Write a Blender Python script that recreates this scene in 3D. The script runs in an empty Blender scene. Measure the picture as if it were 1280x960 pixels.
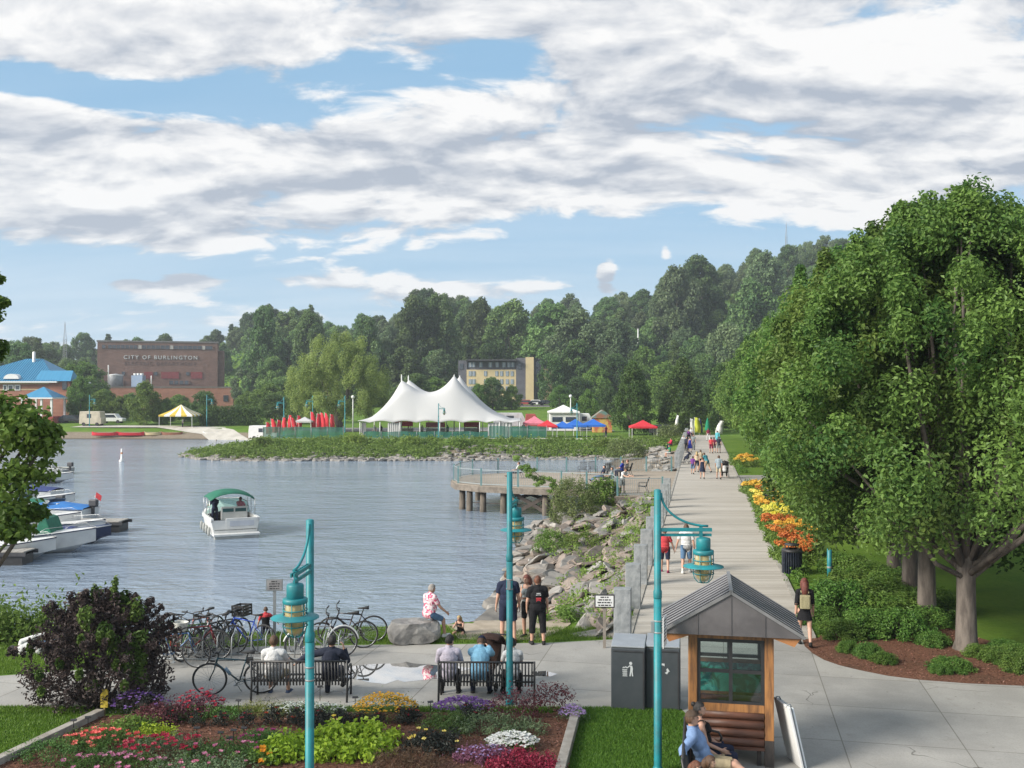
import bpy, math, random
import numpy as np
from mathutils import Vector, Matrix, noise as mnoise
S = bpy.context.scene
COL = S.collection
R = math.radians
PI = math.pi
rnd = random.Random(7)
rng = np.random.default_rng(11)
F = 1240.0
H = 6.3
TH = R(0.5545)
CT, ST = math.cos(TH), math.sin(TH)
WATER = -1.8


def G(px, py, z=0.0):
    """point of the plane at height z seen at a pixel of the 1280x960 photograph"""
    u = (px - 640) / F; v = (480 - py) / F
    y = CT - v * ST; k = ST + v * CT
    t = (z - H) / k
    return Vector((u * t, y * t, z))


def AT(px, py, Y):
    """point seen at a pixel, at depth Y"""
    u = (px - 640) / F; v = (480 - py) / F
    y = CT - v * ST; k = ST + v * CT
    t = Y / y
    return Vector((u * t, Y, H + k * t))


def bl(d): return 5.12 + .19 * (d - 36.3)      # water side of the boardwalk
def br(d): return 8.98 + .1885 * (d - 32.55)   # lawn side of the boardwalk
BWA = math.atan(.19)


def frame(d):
    d = Vector(d).normalized()
    up = Vector((0, 0, 1)) if abs(d.z) < .95 else Vector((1, 0, 0))
    a = d.cross(up).normalized(); b = a.cross(d).normalized()
    return d, a, b


class MB:
    def __init__(s):
        s.v = []; s.f = []; s.m = []; s.s = []

    def add(s, vs, fs, mi=0, sm=False):
        k = len(s.v)
        s.v.extend([tuple(v) for v in vs])
        for f in fs:
            s.f.append([i + k for i in f]); s.m.append(mi); s.s.append(sm)
        return s

    def box(s, c, size, rz=0, rx=0, ry=0, mi=0):
        M = Matrix.Translation(c) @ Matrix.Rotation(rz, 4, 'Z') @ Matrix.Rotation(ry, 4, 'Y') @ Matrix.Rotation(rx, 4, 'X')
        x, y, z = [k / 2 for k in size]
        vs = [M @ Vector((a * x, b * y, g * z)) for g in (-1, 1) for a, b in ((-1, -1), (1, -1), (1, 1), (-1, 1))]
        return s.add(vs, [(3, 2, 1, 0), (4, 5, 6, 7), (0, 1, 5, 4), (1, 2, 6, 5), (2, 3, 7, 6), (3, 0, 4, 7)], mi)

    def bar(s, a, b, w, h, mi=0):
        a = Vector(a); b = Vector(b)
        d, p, q = frame(b - a)
        vs = [o + p * (i * w / 2) + q * (j * h / 2) for o in (a, b) for i, j in ((-1, -1), (1, -1), (1, 1), (-1, 1))]
        return s.add(vs, [(0, 1, 2, 3), (7, 6, 5, 4), (0, 4, 5, 1), (1, 5, 6, 2), (2, 6, 7, 3), (3, 7, 4, 0)], mi)

    def tube(s, pts, r, n=8, mi=0, cap=True, closed=False):
        pts = [Vector(p) for p in pts]
        rs = list(r) if hasattr(r, '__len__') else [r] * len(pts)
        N = len(pts); vs = []
        pa = None
        for i, p in enumerate(pts):
            if closed: d = pts[(i + 1) % N] - pts[i - 1]
            else: d = pts[min(i + 1, N - 1)] - pts[max(i - 1, 0)]
            d, a, b = frame(d)
            if pa is not None:
                a = (pa - d * pa.dot(d)).normalized(); b = a.cross(d)
            pa = a
            for k in range(n):
                t = 2 * PI * k / n
                vs.append(p + (a * math.cos(t) + b * math.sin(t)) * rs[i])
        fs = []
        for i in range(N if closed else N - 1):
            j = (i + 1) % N
            for k in range(n):
                k2 = (k + 1) % n
                fs.append((i * n + k, i * n + k2, j * n + k2, j * n + k))
        s.add(vs, fs, mi, True)
        if cap and not closed:
            k0 = len(s.v) - len(vs)
            s.f.append([k0 + k for k in range(n)][::-1]); s.m.append(mi); s.s.append(False)
            s.f.append([k0 + (N - 1) * n + k for k in range(n)]); s.m.append(mi); s.s.append(False)
        return s

    def lathe(s, prof, c=(0, 0, 0), n=20, mi=0, sm=True, cap=True):
        c = Vector(c); vs = []
        for r, z in prof:
            for k in range(n):
                t = 2 * PI * k / n
                vs.append(c + Vector((r * math.cos(t), r * math.sin(t), z)))
        fs = []
        for i in range(len(prof) - 1):
            for k in range(n):
                k2 = (k + 1) % n
                fs.append((i * n + k, i * n + k2, (i + 1) * n + k2, (i + 1) * n + k))
        if cap:
            fs.append(tuple(range(n))[::-1]); fs.append(tuple((len(prof) - 1) * n + k for k in range(n)))
        return s.add(vs, fs, mi, sm)

    def prism(s, out, z0, z1, mi=0):
        """vertical prism over a 2D outline (counter-clockwise)"""
        n = len(out)
        vs = [(x, y, z0) for x, y in out] + [(x, y, z1) for x, y in out]
        fs = [tuple(range(n))[::-1], tuple(range(n, 2 * n))] + [(i, (i + 1) % n, n + (i + 1) % n, n + i) for i in range(n)]
        return s.add(vs, fs, mi)

    def slab(s, out, y0, y1, mi=0):
        """prism of an outline in the x,z plane between two depths"""
        n = len(out)
        vs = [(x, y0, z) for x, z in out] + [(x, y1, z) for x, z in out]
        fs = [tuple(range(n)), tuple(range(n, 2 * n))[::-1]] + [(i, n + i, n + (i + 1) % n, (i + 1) % n) for i in range(n)]
        return s.add(vs, fs, mi)

    def ball(s, c, r, n=10, mi=0, M=None):
        c = Vector(c)
        if not hasattr(r, '__len__'): r = (r, r, r)
        m = max(4, n // 2 + 1); vs = []; fs = []
        for i in range(m + 1):
            p = PI * i / m
            for k in range(n):
                t = 2 * PI * k / n
                q = Vector((r[0] * math.sin(p) * math.cos(t), r[1] * math.sin(p) * math.sin(t), r[2] * math.cos(p)))
                vs.append(c + (M @ q if M else q))
        for i in range(m):
            for k in range(n):
                k2 = (k + 1) % n
                fs.append((i * n + k, (i + 1) * n + k, (i + 1) * n + k2, i * n + k2))
        return s.add(vs, fs, mi, True)

    def build(s, name, mats, parent=None, bevel=0, loc=None):
        me = bpy.data.meshes.new(name)
        me.from_pydata(s.v, [], s.f)
        for m in (mats if isinstance(mats, (list, tuple)) else [mats]): me.materials.append(m)
        me.polygons.foreach_set('material_index', s.m)
        me.polygons.foreach_set('use_smooth', s.s)
        me.update()
        o = bpy.data.objects.new(name, me); COL.objects.link(o)
        if parent: o.parent = parent
        if loc is not None: o.location = loc
        if bevel:
            b = o.modifiers.new('bevel', 'BEVEL'); b.width = bevel; b.segments = 2; b.limit_method = 'ANGLE'
        return o


def np_mesh(name, V, Fq, mats, parent=None, tint=None, mi=None, smooth=False):
    me = bpy.data.meshes.new(name)
    k = Fq.shape[1]
    me.vertices.add(len(V)); me.vertices.foreach_set('co', np.ascontiguousarray(V, dtype=np.float32).ravel())
    me.loops.add(Fq.size); me.loops.foreach_set('vertex_index', np.ascontiguousarray(Fq, dtype=np.int32).ravel())
    me.polygons.add(len(Fq)); me.polygons.foreach_set('loop_start', np.arange(0, Fq.size, k, dtype=np.int32))
    for m in (mats if isinstance(mats, (list, tuple)) else [mats]): me.materials.append(m)
    if mi is not None: me.polygons.foreach_set('material_index', np.asarray(mi, dtype=np.int32))
    me.polygons.foreach_set('use_smooth', np.full(len(Fq), smooth, dtype=bool))
    me.update(calc_edges=True)
    if tint is not None:
        a = me.attributes.new('tint', 'FLOAT', 'POINT'); a.data.foreach_set('value', np.asarray(tint, dtype=np.float32))
    o = bpy.data.objects.new(name, me); COL.objects.link(o)
    if parent: o.parent = parent
    return o


def tag(o, label=None, cat=None, group=None, kind=None):
    if label: o['label'] = label
    if cat: o['category'] = cat
    if group: o['group'] = group
    if kind: o['kind'] = kind
    return o


def st(o, label=None):
    o['kind'] = 'structure'
    if label: o['label'] = label
    return o


def thing(name, label, cat, loc=(0, 0, 0), rz=0, group=None):
    o = bpy.data.objects.new(name, None); COL.objects.link(o)
    o.empty_display_size = .1
    o.location = loc; o.rotation_euler = (0, 0, rz)
    return tag(o, label, cat, group)


KIDS = {}


def kids(o):
    return [c for c in o.children]


def dup(o, loc=None, rz=None, label=None, group=None, scale=None, parent=None):
    c = o.copy(); COL.objects.link(c); c.parent = parent
    if loc is not None: c.location = loc
    if rz is not None: c.rotation_euler = (0, 0, rz)
    if label: c['label'] = label
    if group: c['group'] = group
    if scale is not None: c.scale = scale if hasattr(scale, '__len__') else (scale,) * 3
    for k in kids(o): dup(k, parent=c)
    return c


# ---------------------------------------------------------------- materials
MATS = {}


class NT:
    def __init__(s, tree): s.t = tree; s.n = tree.nodes; s.l = tree.links

    def node(s, typ, **kw):
        n = s.n.new(typ)
        for k, v in kw.items(): setattr(n, k, v)
        return n

    def put(s, sock, v):
        if v is None: return
        if hasattr(v, 'is_output'): s.l.new(v, sock)
        else:
            if sock.type == 'RGBA' and hasattr(v, '__len__') and len(v) == 3: v = (*v, 1)
            sock.default_value = v

    def math(s, op, a, b=None, c=None, clamp=False):
        n = s.node('ShaderNodeMath', operation=op); n.use_clamp = clamp
        s.put(n.inputs[0], a); s.put(n.inputs[1], b); s.put(n.inputs[2], c)
        return n.outputs[0]

    def vmath(s, op, a, b=None, sc=None):
        n = s.node('ShaderNodeVectorMath', operation=op)
        s.put(n.inputs[0], a); s.put(n.inputs[1], b)
        if sc is not None: s.put(n.inputs['Scale'], sc)
        return n.outputs[0]

    def mix(s, f, a, b, blend='MIX'):
        n = s.node('ShaderNodeMix', data_type='RGBA', blend_type=blend)
        s.put(n.inputs[0], f); s.put(n.inputs[6], a); s.put(n.inputs[7], b)
        return n.outputs[2]

    def noise(s, vec, scale=5, detail=4, rough=.55, dist=0, lac=2, dims='3D'):
        n = s.node('ShaderNodeTexNoise', noise_dimensions=dims)
        s.put(n.inputs['Vector'], vec); s.put(n.inputs['Scale'], scale); s.put(n.inputs['Detail'], detail)
        s.put(n.inputs['Roughness'], rough); s.put(n.inputs['Distortion'], dist); s.put(n.inputs['Lacunarity'], lac)
        return n.outputs[0]

    def node_noise_color(s, vec, scale):
        n = s.node('ShaderNodeTexNoise', noise_dimensions='2D'); s.put(n.inputs['Vector'], vec); n.inputs['Scale'].default_value = scale; n.inputs['Detail'].default_value = 2
        return s.vmath('SUBTRACT', n.outputs[1], (.5, .5, .5))

    def smooth(s, v, a, b, lo=0, hi=1):
        n = s.node('ShaderNodeMapRange', interpolation_type='SMOOTHSTEP')
        s.put(n.inputs[0], v); s.put(n.inputs[1], a); s.put(n.inputs[2], b); s.put(n.inputs[3], lo); s.put(n.inputs[4], hi)
        return n.outputs[0]

    def lin(s, v, a, b, lo=0, hi=1):
        n = s.node('ShaderNodeMapRange')
        s.put(n.inputs[0], v); s.put(n.inputs[1], a); s.put(n.inputs[2], b); s.put(n.inputs[3], lo); s.put(n.inputs[4], hi)
        return n.outputs[0]

    def coord(s, which='Object'):
        return s.node('ShaderNodeTexCoord').outputs[which]

    def scale(s, vec, sc):
        n = s.node('ShaderNodeMapping'); s.put(n.inputs[0], vec); n.inputs['Scale'].default_value = sc
        return n.outputs[0]

    def bump(s, h, strength=.3, dist=.02):
        n = s.node('ShaderNodeBump'); s.put(n.inputs['Height'], h); n.inputs['Strength'].default_value = strength
        n.inputs['Distance'].default_value = dist
        return n.outputs[0]


def newmat(name):
    m = bpy.data.materials.new(name); m.use_nodes = True
    t = NT(m.node_tree)
    return m, t, t.n['Principled BSDF']


def mat(name, c, c2=None, sc=4, rough=.6, metal=0, bump=0, bsc=None, spec=.5, stretch=None, detail=5, var=0, lo=.35, hi=.65):
    if name in MATS: return MATS[name]
    m, t, b = newmat(name)
    b.inputs['Roughness'].default_value = rough; b.inputs['Metallic'].default_value = metal
    b.inputs['Specular IOR Level'].default_value = spec
    co = t.coord()
    if stretch: co = t.scale(co, stretch)
    if c2 is None: c2 = tuple(k * .8 for k in c)
    nz = t.noise(co, sc, detail, .6)
    col = t.mix(t.smooth(nz, lo, hi), c, c2)
    if var:
        oi = t.node('ShaderNodeObjectInfo')
        hs = t.node('ShaderNodeHueSaturation')
        t.put(hs.inputs['Value'], t.lin(oi.outputs['Random'], 0, 1, 1 - var, 1 + var))
        t.put(hs.inputs['Color'], col); col = hs.outputs[0]
    t.put(b.inputs['Base Color'], col)
    if bump:
        t.put(b.inputs['Normal'], t.bump(t.noise(co, bsc or sc * 3, 4, .6), bump, .03))
    MATS[name] = m
    return m


def leafmat(name, dark, light, trans=.25, var=.15, rough=.5, spec=.3):
    if name in MATS: return MATS[name]
    m, t, b = newmat(name)
    at = t.node('ShaderNodeAttribute', attribute_name='tint')
    col = t.mix(at.outputs['Fac'], dark, light)
    oi = t.node('ShaderNodeObjectInfo')
    hs = t.node('ShaderNodeHueSaturation')
    t.put(hs.inputs['Hue'], t.lin(t.math('FRACT', t.math('MULTIPLY', oi.outputs['Random'], 7.31)), 0, 1, .488, .522))
    t.put(hs.inputs['Value'], t.lin(oi.outputs['Random'], 0, 1, 1 - var, 1 + var))
    t.put(hs.inputs['Color'], col); col = hs.outputs[0]
    t.put(b.inputs['Base Color'], col)
    b.inputs['Roughness'].default_value = rough; b.inputs['Specular IOR Level'].default_value = spec
    tr = t.node('ShaderNodeBsdfTranslucent'); t.put(tr.inputs[0], col)
    mx = t.node('ShaderNodeMixShader'); mx.inputs[0].default_value = trans
    t.l.new(b.outputs[0], mx.inputs[1]); t.l.new(tr.outputs[0], mx.inputs[2])
    t.l.new(mx.outputs[0], t.n['Material Output'].inputs[0])
    MATS[name] = m
    return m


# ---------------------------------------------------------------- camera, sun, sky
cam = bpy.data.cameras.new('camera'); co_ = bpy.data.objects.new('camera', cam); COL.objects.link(co_)
co_.location = (0, 0, H); co_.rotation_euler = (R(90) + TH, 0, 0)
cam.sensor_width = 36; cam.lens = 36 * F / 1280; cam.clip_end = 20000; cam.clip_start = .1
S.camera = co_
SUN_EL, SUN_AZ = R(29), R(-116)     # azimuth clockwise from +Y
sd = Vector((math.sin(SUN_AZ) * math.cos(SUN_EL), math.cos(SUN_AZ) * math.cos(SUN_EL), math.sin(SUN_EL)))
sun = bpy.data.lights.new('sun', 'SUN'); sun.energy = 4.6; sun.angle = R(22); sun.color = (1, .94, .84)
so = bpy.data.objects.new('sun', sun); COL.objects.link(so)
so.rotation_euler = sd.to_track_quat('Z', 'Y').to_euler()
S.view_settings.view_transform = 'Standard'; S.view_settings.look = 'None'; S.view_settings.gamma = 1
S.view_settings.exposure = .6; S.view_settings.use_curve_mapping = False


def make_world():
    w = bpy.data.worlds.new('World'); S.world = w; w.use_nodes = True
    t = NT(w.node_tree); bg = t.n['Background']
    sky = t.node('ShaderNodeTexSky'); sky.sky_type = 'NISHITA'; sky.sun_disc = False
    sky.sun_elevation = SUN_EL; sky.sun_rotation = SUN_AZ; sky.air_density = 1.0; sky.dust_density = .6; sky.ozone_density = 1.5
    d = t.vmath('NORMALIZE', t.coord('Generated'))
    sx = t.node('ShaderNodeSeparateXYZ'); t.put(sx.inputs[0], d)
    x, y, z = sx.outputs
    zc = t.math('MAXIMUM', z, 0)
    az = t.math('ARCTAN2', x, y)          # 0 straight ahead, positive to the east

    def proj(up):
        k = t.math('DIVIDE', 1, t.math('ADD', t.math('ADD', zc, up), .26))
        cx = t.node('ShaderNodeCombineXYZ')
        t.put(cx.inputs[0], t.math('MULTIPLY', x, k)); t.put(cx.inputs[1], t.math('MULTIPLY', t.math('MULTIPLY', y, k), 1.5))
        cx.inputs[2].default_value = 3.7
        return cx.outputs[0]

    def blob(a0, e0, ra, re, amt):
        """bell-shaped patch of more or less cloud about one direction of the sky"""
        da = t.math('MULTIPLY', t.math('SUBTRACT', az, a0), 1 / ra); de = t.math('MULTIPLY', t.math('SUBTRACT', zc, e0), 1 / re)
        q = t.math('ADD', t.math('MULTIPLY', da, da), t.math('MULTIPLY', de, de))
        return t.math('MULTIPLY', t.math('EXPONENT', t.math('MULTIPLY', q, -1)), amt)
    U = lambda px: math.atan((px - 640) / F)
    V = lambda py: math.sin(math.atan((492 - py) / F))
    bias = None
    for px, py, rx, ry, amt in CLOUDS:
        bb = blob(U(px), V(py), rx / F, ry / F, amt)
        bias = bb if bias is None else t.math('ADD', bias, bb)

    def dens(p, detail):
        wv = t.vmath('ADD', p, t.vmath('SCALE', t.node_noise_color(p, 2.2), sc=.22))
        a = t.noise(wv, 3.1, detail, .58, 0, 2, '2D')
        b = t.noise(p, 1.15, 2, .5, 0, 2, '2D')
        q = t.math('ADD', t.math('MULTIPLY', a, .72), t.math('MULTIPLY', b, .28))
        # rounded heaps of cumulus
        wv2 = t.vmath('ADD', wv, t.vmath('SCALE', t.node_noise_color(p, 9), sc=.05))
        for sc, am in ((5.5, .06), (12.0, .04), (26.0, .03))[:2 if detail > 4 else 1]:
            v = t.node('ShaderNodeTexVoronoi', feature='SMOOTH_F1', voronoi_dimensions='2D'); v.inputs['Smoothness'].default_value = .5; t.put(v.inputs['Vector'], wv2); v.inputs['Scale'].default_value = sc
            q = t.math('ADD', q, t.math('MULTIPLY', t.math('SUBTRACT', .42, v.outputs[0]), am * 1.3))
        return q
    p0 = proj(0)
    d0 = t.math('ADD', dens(p0, 12), bias)
    d1 = t.math('ADD', dens(proj(.018), 7), bias)
    d2 = t.math('ADD', dens(p0, 7), bias)
    d3 = t.math('ADD', dens(proj(.06), 3), bias)
    mask = t.smooth(d0, t.lin(zc, 0, .12, .38, .425), t.lin(zc, 0, .12, .62, .525))
    lit = t.math('ADD', t.math('MULTIPLY', t.math('SUBTRACT', d2, d1), 4.3), .60)
    lit = t.math('ADD', lit, t.math('MULTIPLY', t.math('SUBTRACT', d2, d3), 1.5))
    thick = t.smooth(d2, .56, .80)
    lit = t.math('SUBTRACT', lit, t.math('MULTIPLY', thick, .30), clamp=True)
    base = t.mix(t.lin(lit, .0, .95), (3.0, 3.35, 3.95), (6.7, 6.65, 6.6))
    skyc = t.mix(1, sky.outputs[0], (1.0, 1.0, 1.0), 'MULTIPLY')
    skyc = t.mix(.75, skyc, (1.85, 3.6, 5.35))
    # thin milky veil toward the horizon
    veil = t.math('EXPONENT', t.math('MULTIPLY', zc, -7.5))
    vn = t.noise(t.scale(p0, (.7, 2.2, 1)), 2.2, 6, .55)
    veil = t.math('MULTIPLY', veil, t.smooth(vn, .25, .68, .3, 1.0), clamp=True)
    skyc = t.mix(veil, skyc, (4.7, 5.6, 6.4))
    col = t.mix(mask, skyc, base)
    far = t.math('EXPONENT', t.math('MULTIPLY', zc, -16))
    col = t.mix(t.math('MULTIPLY', far, .6), col, (4.9, 5.6, 6.3))
    # ground side of the sky
    col = t.mix(t.smooth(z, -.03, -.005), (2, 2.2, 2.2), col)
    t.put(bg.inputs[0], col); bg.inputs[1].default_value = .1
    w.cycles.sampling_method = 'MANUAL'; w.cycles.sample_map_resolution = 512


CLOUDS = [(500, 100, 170, 26, -.19), (240, 145, 300, 17, -.22), (30, 145, 110, 13, -.14), (640, 62, 50, 26, -.08), (570, 45, 60, 20, -.06),
          (125, 95, 62, 20, .22), (150, 28, 260, 42, .14), (820, 130, 420, 110, .10), (1120, 60, 220, 120, .10), (260, 205, 360, 30, .09), (40, 190, 150, 25, .05),
          (640, 225, 420, 34, .10), (780, 305, 230, 30, -.30), (480, 322, 260, 18, -.12), (150, 338, 300, 12, -.14),
          (220, 285, 260, 26, .10), (1000, 250, 160, 26, .08), (165, 367, 24, 8, .26), (232, 359, 30, 8, .26), (690, 338, 70, 16, -.16), (820, 338, 50, 14, -.12), (757, 345, 14, 26, .30), (832, 314, 9, 14, .22),
          (400, 392, 600, 20, -.11), (640, 430, 700, 26, -.12), (1100, 15, 200, 30, .12), (900, 262, 80, 8, -.05), (1190, 200, 160, 50, .06)]
make_world()

# summer air: far things fade a little
mh = bpy.data.materials.new('air'); mh.use_nodes = True; th_ = NT(mh.node_tree); th_.n.remove(th_.n['Principled BSDF'])
pv = th_.node('ShaderNodeVolumePrincipled'); pv.inputs['Color'].default_value = (.80, .88, .97, 1); pv.inputs['Density'].default_value = .00034; pv.inputs['Anisotropy'].default_value = .2
th_.l.new(pv.outputs[0], th_.n['Material Output'].inputs['Volume'])
hz = MB().box((100, 420, 54), (2400, 1080, 116)).build('haze', mh); hz['kind'] = 'stuff'; hz['label'] = 'thin summer haze in the air over the harbour'
S.cycles.max_bounces = 7; S.cycles.diffuse_bounces = 3; S.cycles.glossy_bounces = 3; S.cycles.volume_bounces = 0; S.cycles.volume_step_rate = 4

# ---------------------------------------------------------------- ground
def poly_sdf(P, poly):
    """signed distance (inside positive) of points to a polygon"""
    poly = np.array(poly, float); A = poly; B = np.roll(poly, -1, 0)
    best = np.full(len(P), 1e9); inside = np.zeros(len(P), bool)
    for a, b in zip(A, B):
        e = b - a; w = P - a
        t = np.clip((w @ e) / max(e @ e, 1e-9), 0, 1)
        q = w - t[:, None] * e
        best = np.minimum(best, (q ** 2).sum(1))
        c = ((a[1] > P[:, 1]) != (b[1] > P[:, 1]))
        with np.errstate(divide='ignore', invalid='ignore'):
            xi = a[0] + (P[:, 1] - a[1]) * e[0] / e[1]
        inside ^= c & (P[:, 0] < xi)
    return np.sqrt(best) * np.where(inside, 1, -1)


def gw(px, py): p = G(px, py, WATER); return (p.x, p.y)


SHORE = [(-300, 27.2), (-14, 27.6), (-6, 28.2), (-2.6, 29.8), (-1.9, 32.5), (-1.0, 36.5), (-.2, 44), (.1, 50.7), (.6, 58), (1.5, 63), (4, 67), (7, 74),
         (9, 84), (10.5, 95), (11.5, 106), (11, 114), gw(770, 574), gw(700, 574), gw(600, 575.5), gw(500, 576), gw(400, 576), gw(300, 575.5), gw(255, 575), gw(228, 571),
         gw(245, 564), gw(290, 557), gw(318, 552.5), gw(310, 550), gw(250, 549.5), gw(85, 549), (-130, 178), (-400, 180), (-400, 900), (900, 900), (900, -60), (-300, -60)]

SKY = [(-500, 425), (0, 432), (60, 420), (90, 413), (130, 410), (235, 415), (252, 402), (300, 390), (330, 377), (380, 385), (420, 405), (445, 402), (460, 390), (485, 398),
       (510, 370), (560, 366), (600, 372), (640, 380), (690, 374), (760, 370), (790, 372), (820, 352), (860, 325), (900, 330), (930, 325), (985, 308), (1050, 300), (1400, 290), (2200, 320)]


def sky_y(px):
    for (a, ya), (b, yb) in zip(SKY, SKY[1:]):
        if a <= px <= b: return ya + (yb - ya) * (px - a) / (b - a)
    return SKY[-1][1]


SKX = np.array([a for a, b in SKY]); SKV = np.array([b for a, b in SKY])


def hill_z(x, y):
    """height of the wooded hill above the park"""
    x = np.asarray(x, float); y = np.asarray(y, float)
    px = 640 + F * x / np.maximum(y, 1)
    top = H + (492 - np.interp(px, SKX, SKV)) * 430 / F - 15
    ys = np.interp(px, [40, 85, 300, 345], [262, 352, 352, 262])
    k = np.clip((y - ys) / (430 - ys), 0, 1); k = k * k * (3 - 2 * k)
    park = np.interp(y, [150, 185, 230, 265], [0, .3, 2.2, 4.0]); park = np.where((px > 40) & (px < 345), np.minimum(park, np.interp(px, [40, 85, 300, 345], [4, 1.0, 1.0, 4])), park)
    return park + (np.maximum(top, 4) - 4) * k


def land_z(x, y):
    P = np.stack([x, y], 1)
    d = poly_sdf(P, SHORE)
    # width of the bank
    w = np.full(len(x), 2.0)
    rip = (y > 27) & (y < 118) & (x > -4)
    bw = 5.12 + .19 * (y - 36.3)
    # rock slope: rises evenly from the water line to the boardwalk edge
    k = np.clip((y - 27) / 3.5, 0, 1)
    w = np.where(rip, 2.0 + k * np.clip(5.0 + (y - 30) * .02, 4, 6.5), w)
    w = np.where(y >= 108, 10.0, w); w = np.where(y > 165, 5.0, w)
    z = WATER + 1.8 * np.clip(d / w, -1.2, 1)
    z = np.where(d >= w, 0, z)
    return z + np.where(d > 12, hill_z(x, y), hill_z(x, y) * np.clip(d / 12, 0, 1))


def ground_at(x, y): return float(land_z(np.array([x], float), np.array([y], float))[0])


pxs = np.concatenate([np.arange(-2600, -160, 60), np.arange(-160, 1440, 7), np.arange(1440, 4400, 60)]).astype(float)
rows = 11 * np.exp(np.arange(0, 400) * .0105)
rows = rows[rows < 640]
PX, RY = np.meshgrid(pxs, rows)
GX = (PX - 640) / F * RY
gx, gy = GX.ravel(), RY.ravel()
gz = land_z(gx, gy)
# small bumps on banks and slopes
bmp = np.array([mnoise.noise((x * .9, y * .9, 0)) for x, y in zip(gx, gy)])
gz = np.where((gz < -.05), gz + bmp * .12, gz)
nr, nc = PX.shape
idx = np.arange(nr * nc).reshape(nr, nc)
FQ = np.stack([idx[:-1, :-1], idx[:-1, 1:], idx[1:, 1:], idx[1:, :-1]], -1).reshape(-1, 4)


def ground_mat():
    m, t, b = newmat('ground')
    co = t.coord()
    n1 = t.noise(co, .35, 6, .6); n2 = t.noise(co, 6, 5, .65); n3 = t.noise(co, 45, 3, .6)
    g = t.mix(t.smooth(n1, .35, .65), (.085, .17, .02), (.135, .22, .03))
    g = t.mix(t.math('MULTIPLY', t.smooth(n2, .3, .75), .55), g, (.05, .105, .014))
    g = t.mix(t.math('MULTIPLY', t.smooth(n3, .35, .7), .35), g, (.14, .2, .04))
    geo = t.node('ShaderNodeNewGeometry')
    sp = t.node('ShaderNodeSeparateXYZ'); t.put(sp.inputs[0], geo.outputs['Position'])
    zz = t.math('ADD', sp.outputs[2], t.math('MULTIPLY', t.math('SUBTRACT', n2, .5), .5))
    soil = t.mix(t.smooth(n2, .35, .65), (.16, .125, .09), (.27, .23, .18))
    nearb = t.math('LESS_THAN', sp.outputs[1], 118)
    c = t.mix(t.smooth(t.math('SUBTRACT', zz, t.math('MULTIPLY', nearb, .42)), -.75, -.5), soil, g)
    wet = t.smooth(sp.outputs[2], -1.85, -1.5)
    c = t.mix(wet, (.06, .055, .045), c)
    t.put(b.inputs['Base Color'], c)
    b.inputs['Roughness'].default_value = .9; b.inputs['Specular IOR Level'].default_value = .1
    t.put(b.inputs['Normal'], t.bump(n3, .5, .05))
    return m


ground = st(np_mesh('ground', np.stack([gx, gy, gz], 1), FQ, ground_mat(), smooth=True))


def sheet(name, pts, z, m):
    me = bpy.data.meshes.new(name); me.from_pydata([(p[0], p[1], z) for p in pts], [], [tuple(range(len(pts)))])
    me.materials.append(m); me.update()
    if me.polygons[0].normal.z < 0: me.flip_normals()
    o = bpy.data.objects.new(name, me); COL.objects.link(o)
    return st(o)


# water
def water_mat():
    m, t, b = newmat('water')
    co = t.coord()
    big = t.noise(t.scale(co, (.06, .10, 1)), 1, 3, .5)
    w1 = t.noise(t.scale(co, (.9, 1.7, 1)), 1.0, 3, .6, .5)
    w2 = t.noise(t.scale(co, (3.2, 5.5, 1)), 1.0, 4, .62, .3)
    w0 = t.noise(t.scale(co, (.22, .5, 1)), 1.0, 2, .5)
    h = t.math('ADD', t.math('ADD', t.math('MULTIPLY', w1, 1.0), t.math('MULTIPLY', w2, .38)), t.math('MULTIPLY', w0, 1.6))
    bm = t.node('ShaderNodeBump'); t.put(bm.inputs['Height'], h); t.put(bm.inputs['Strength'], t.lin(big, .3, .7, .6, 1.0)); bm.inputs['Distance'].default_value = .22
    t.put(b.inputs['Normal'], bm.outputs[0])
    t.put(b.inputs['Base Color'], t.mix(t.smooth(big, .35, .65), (.19, .245, .32), (.235, .295, .37)))
    b.inputs['Roughness'].default_value = .09; b.inputs['IOR'].default_value = 1.45; b.inputs['Specular IOR Level'].default_value = .8
    return m


st(sheet('water', [(-420, 22), (160, 22), (160, 260), (-420, 260)], WATER, water_mat()))

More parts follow.
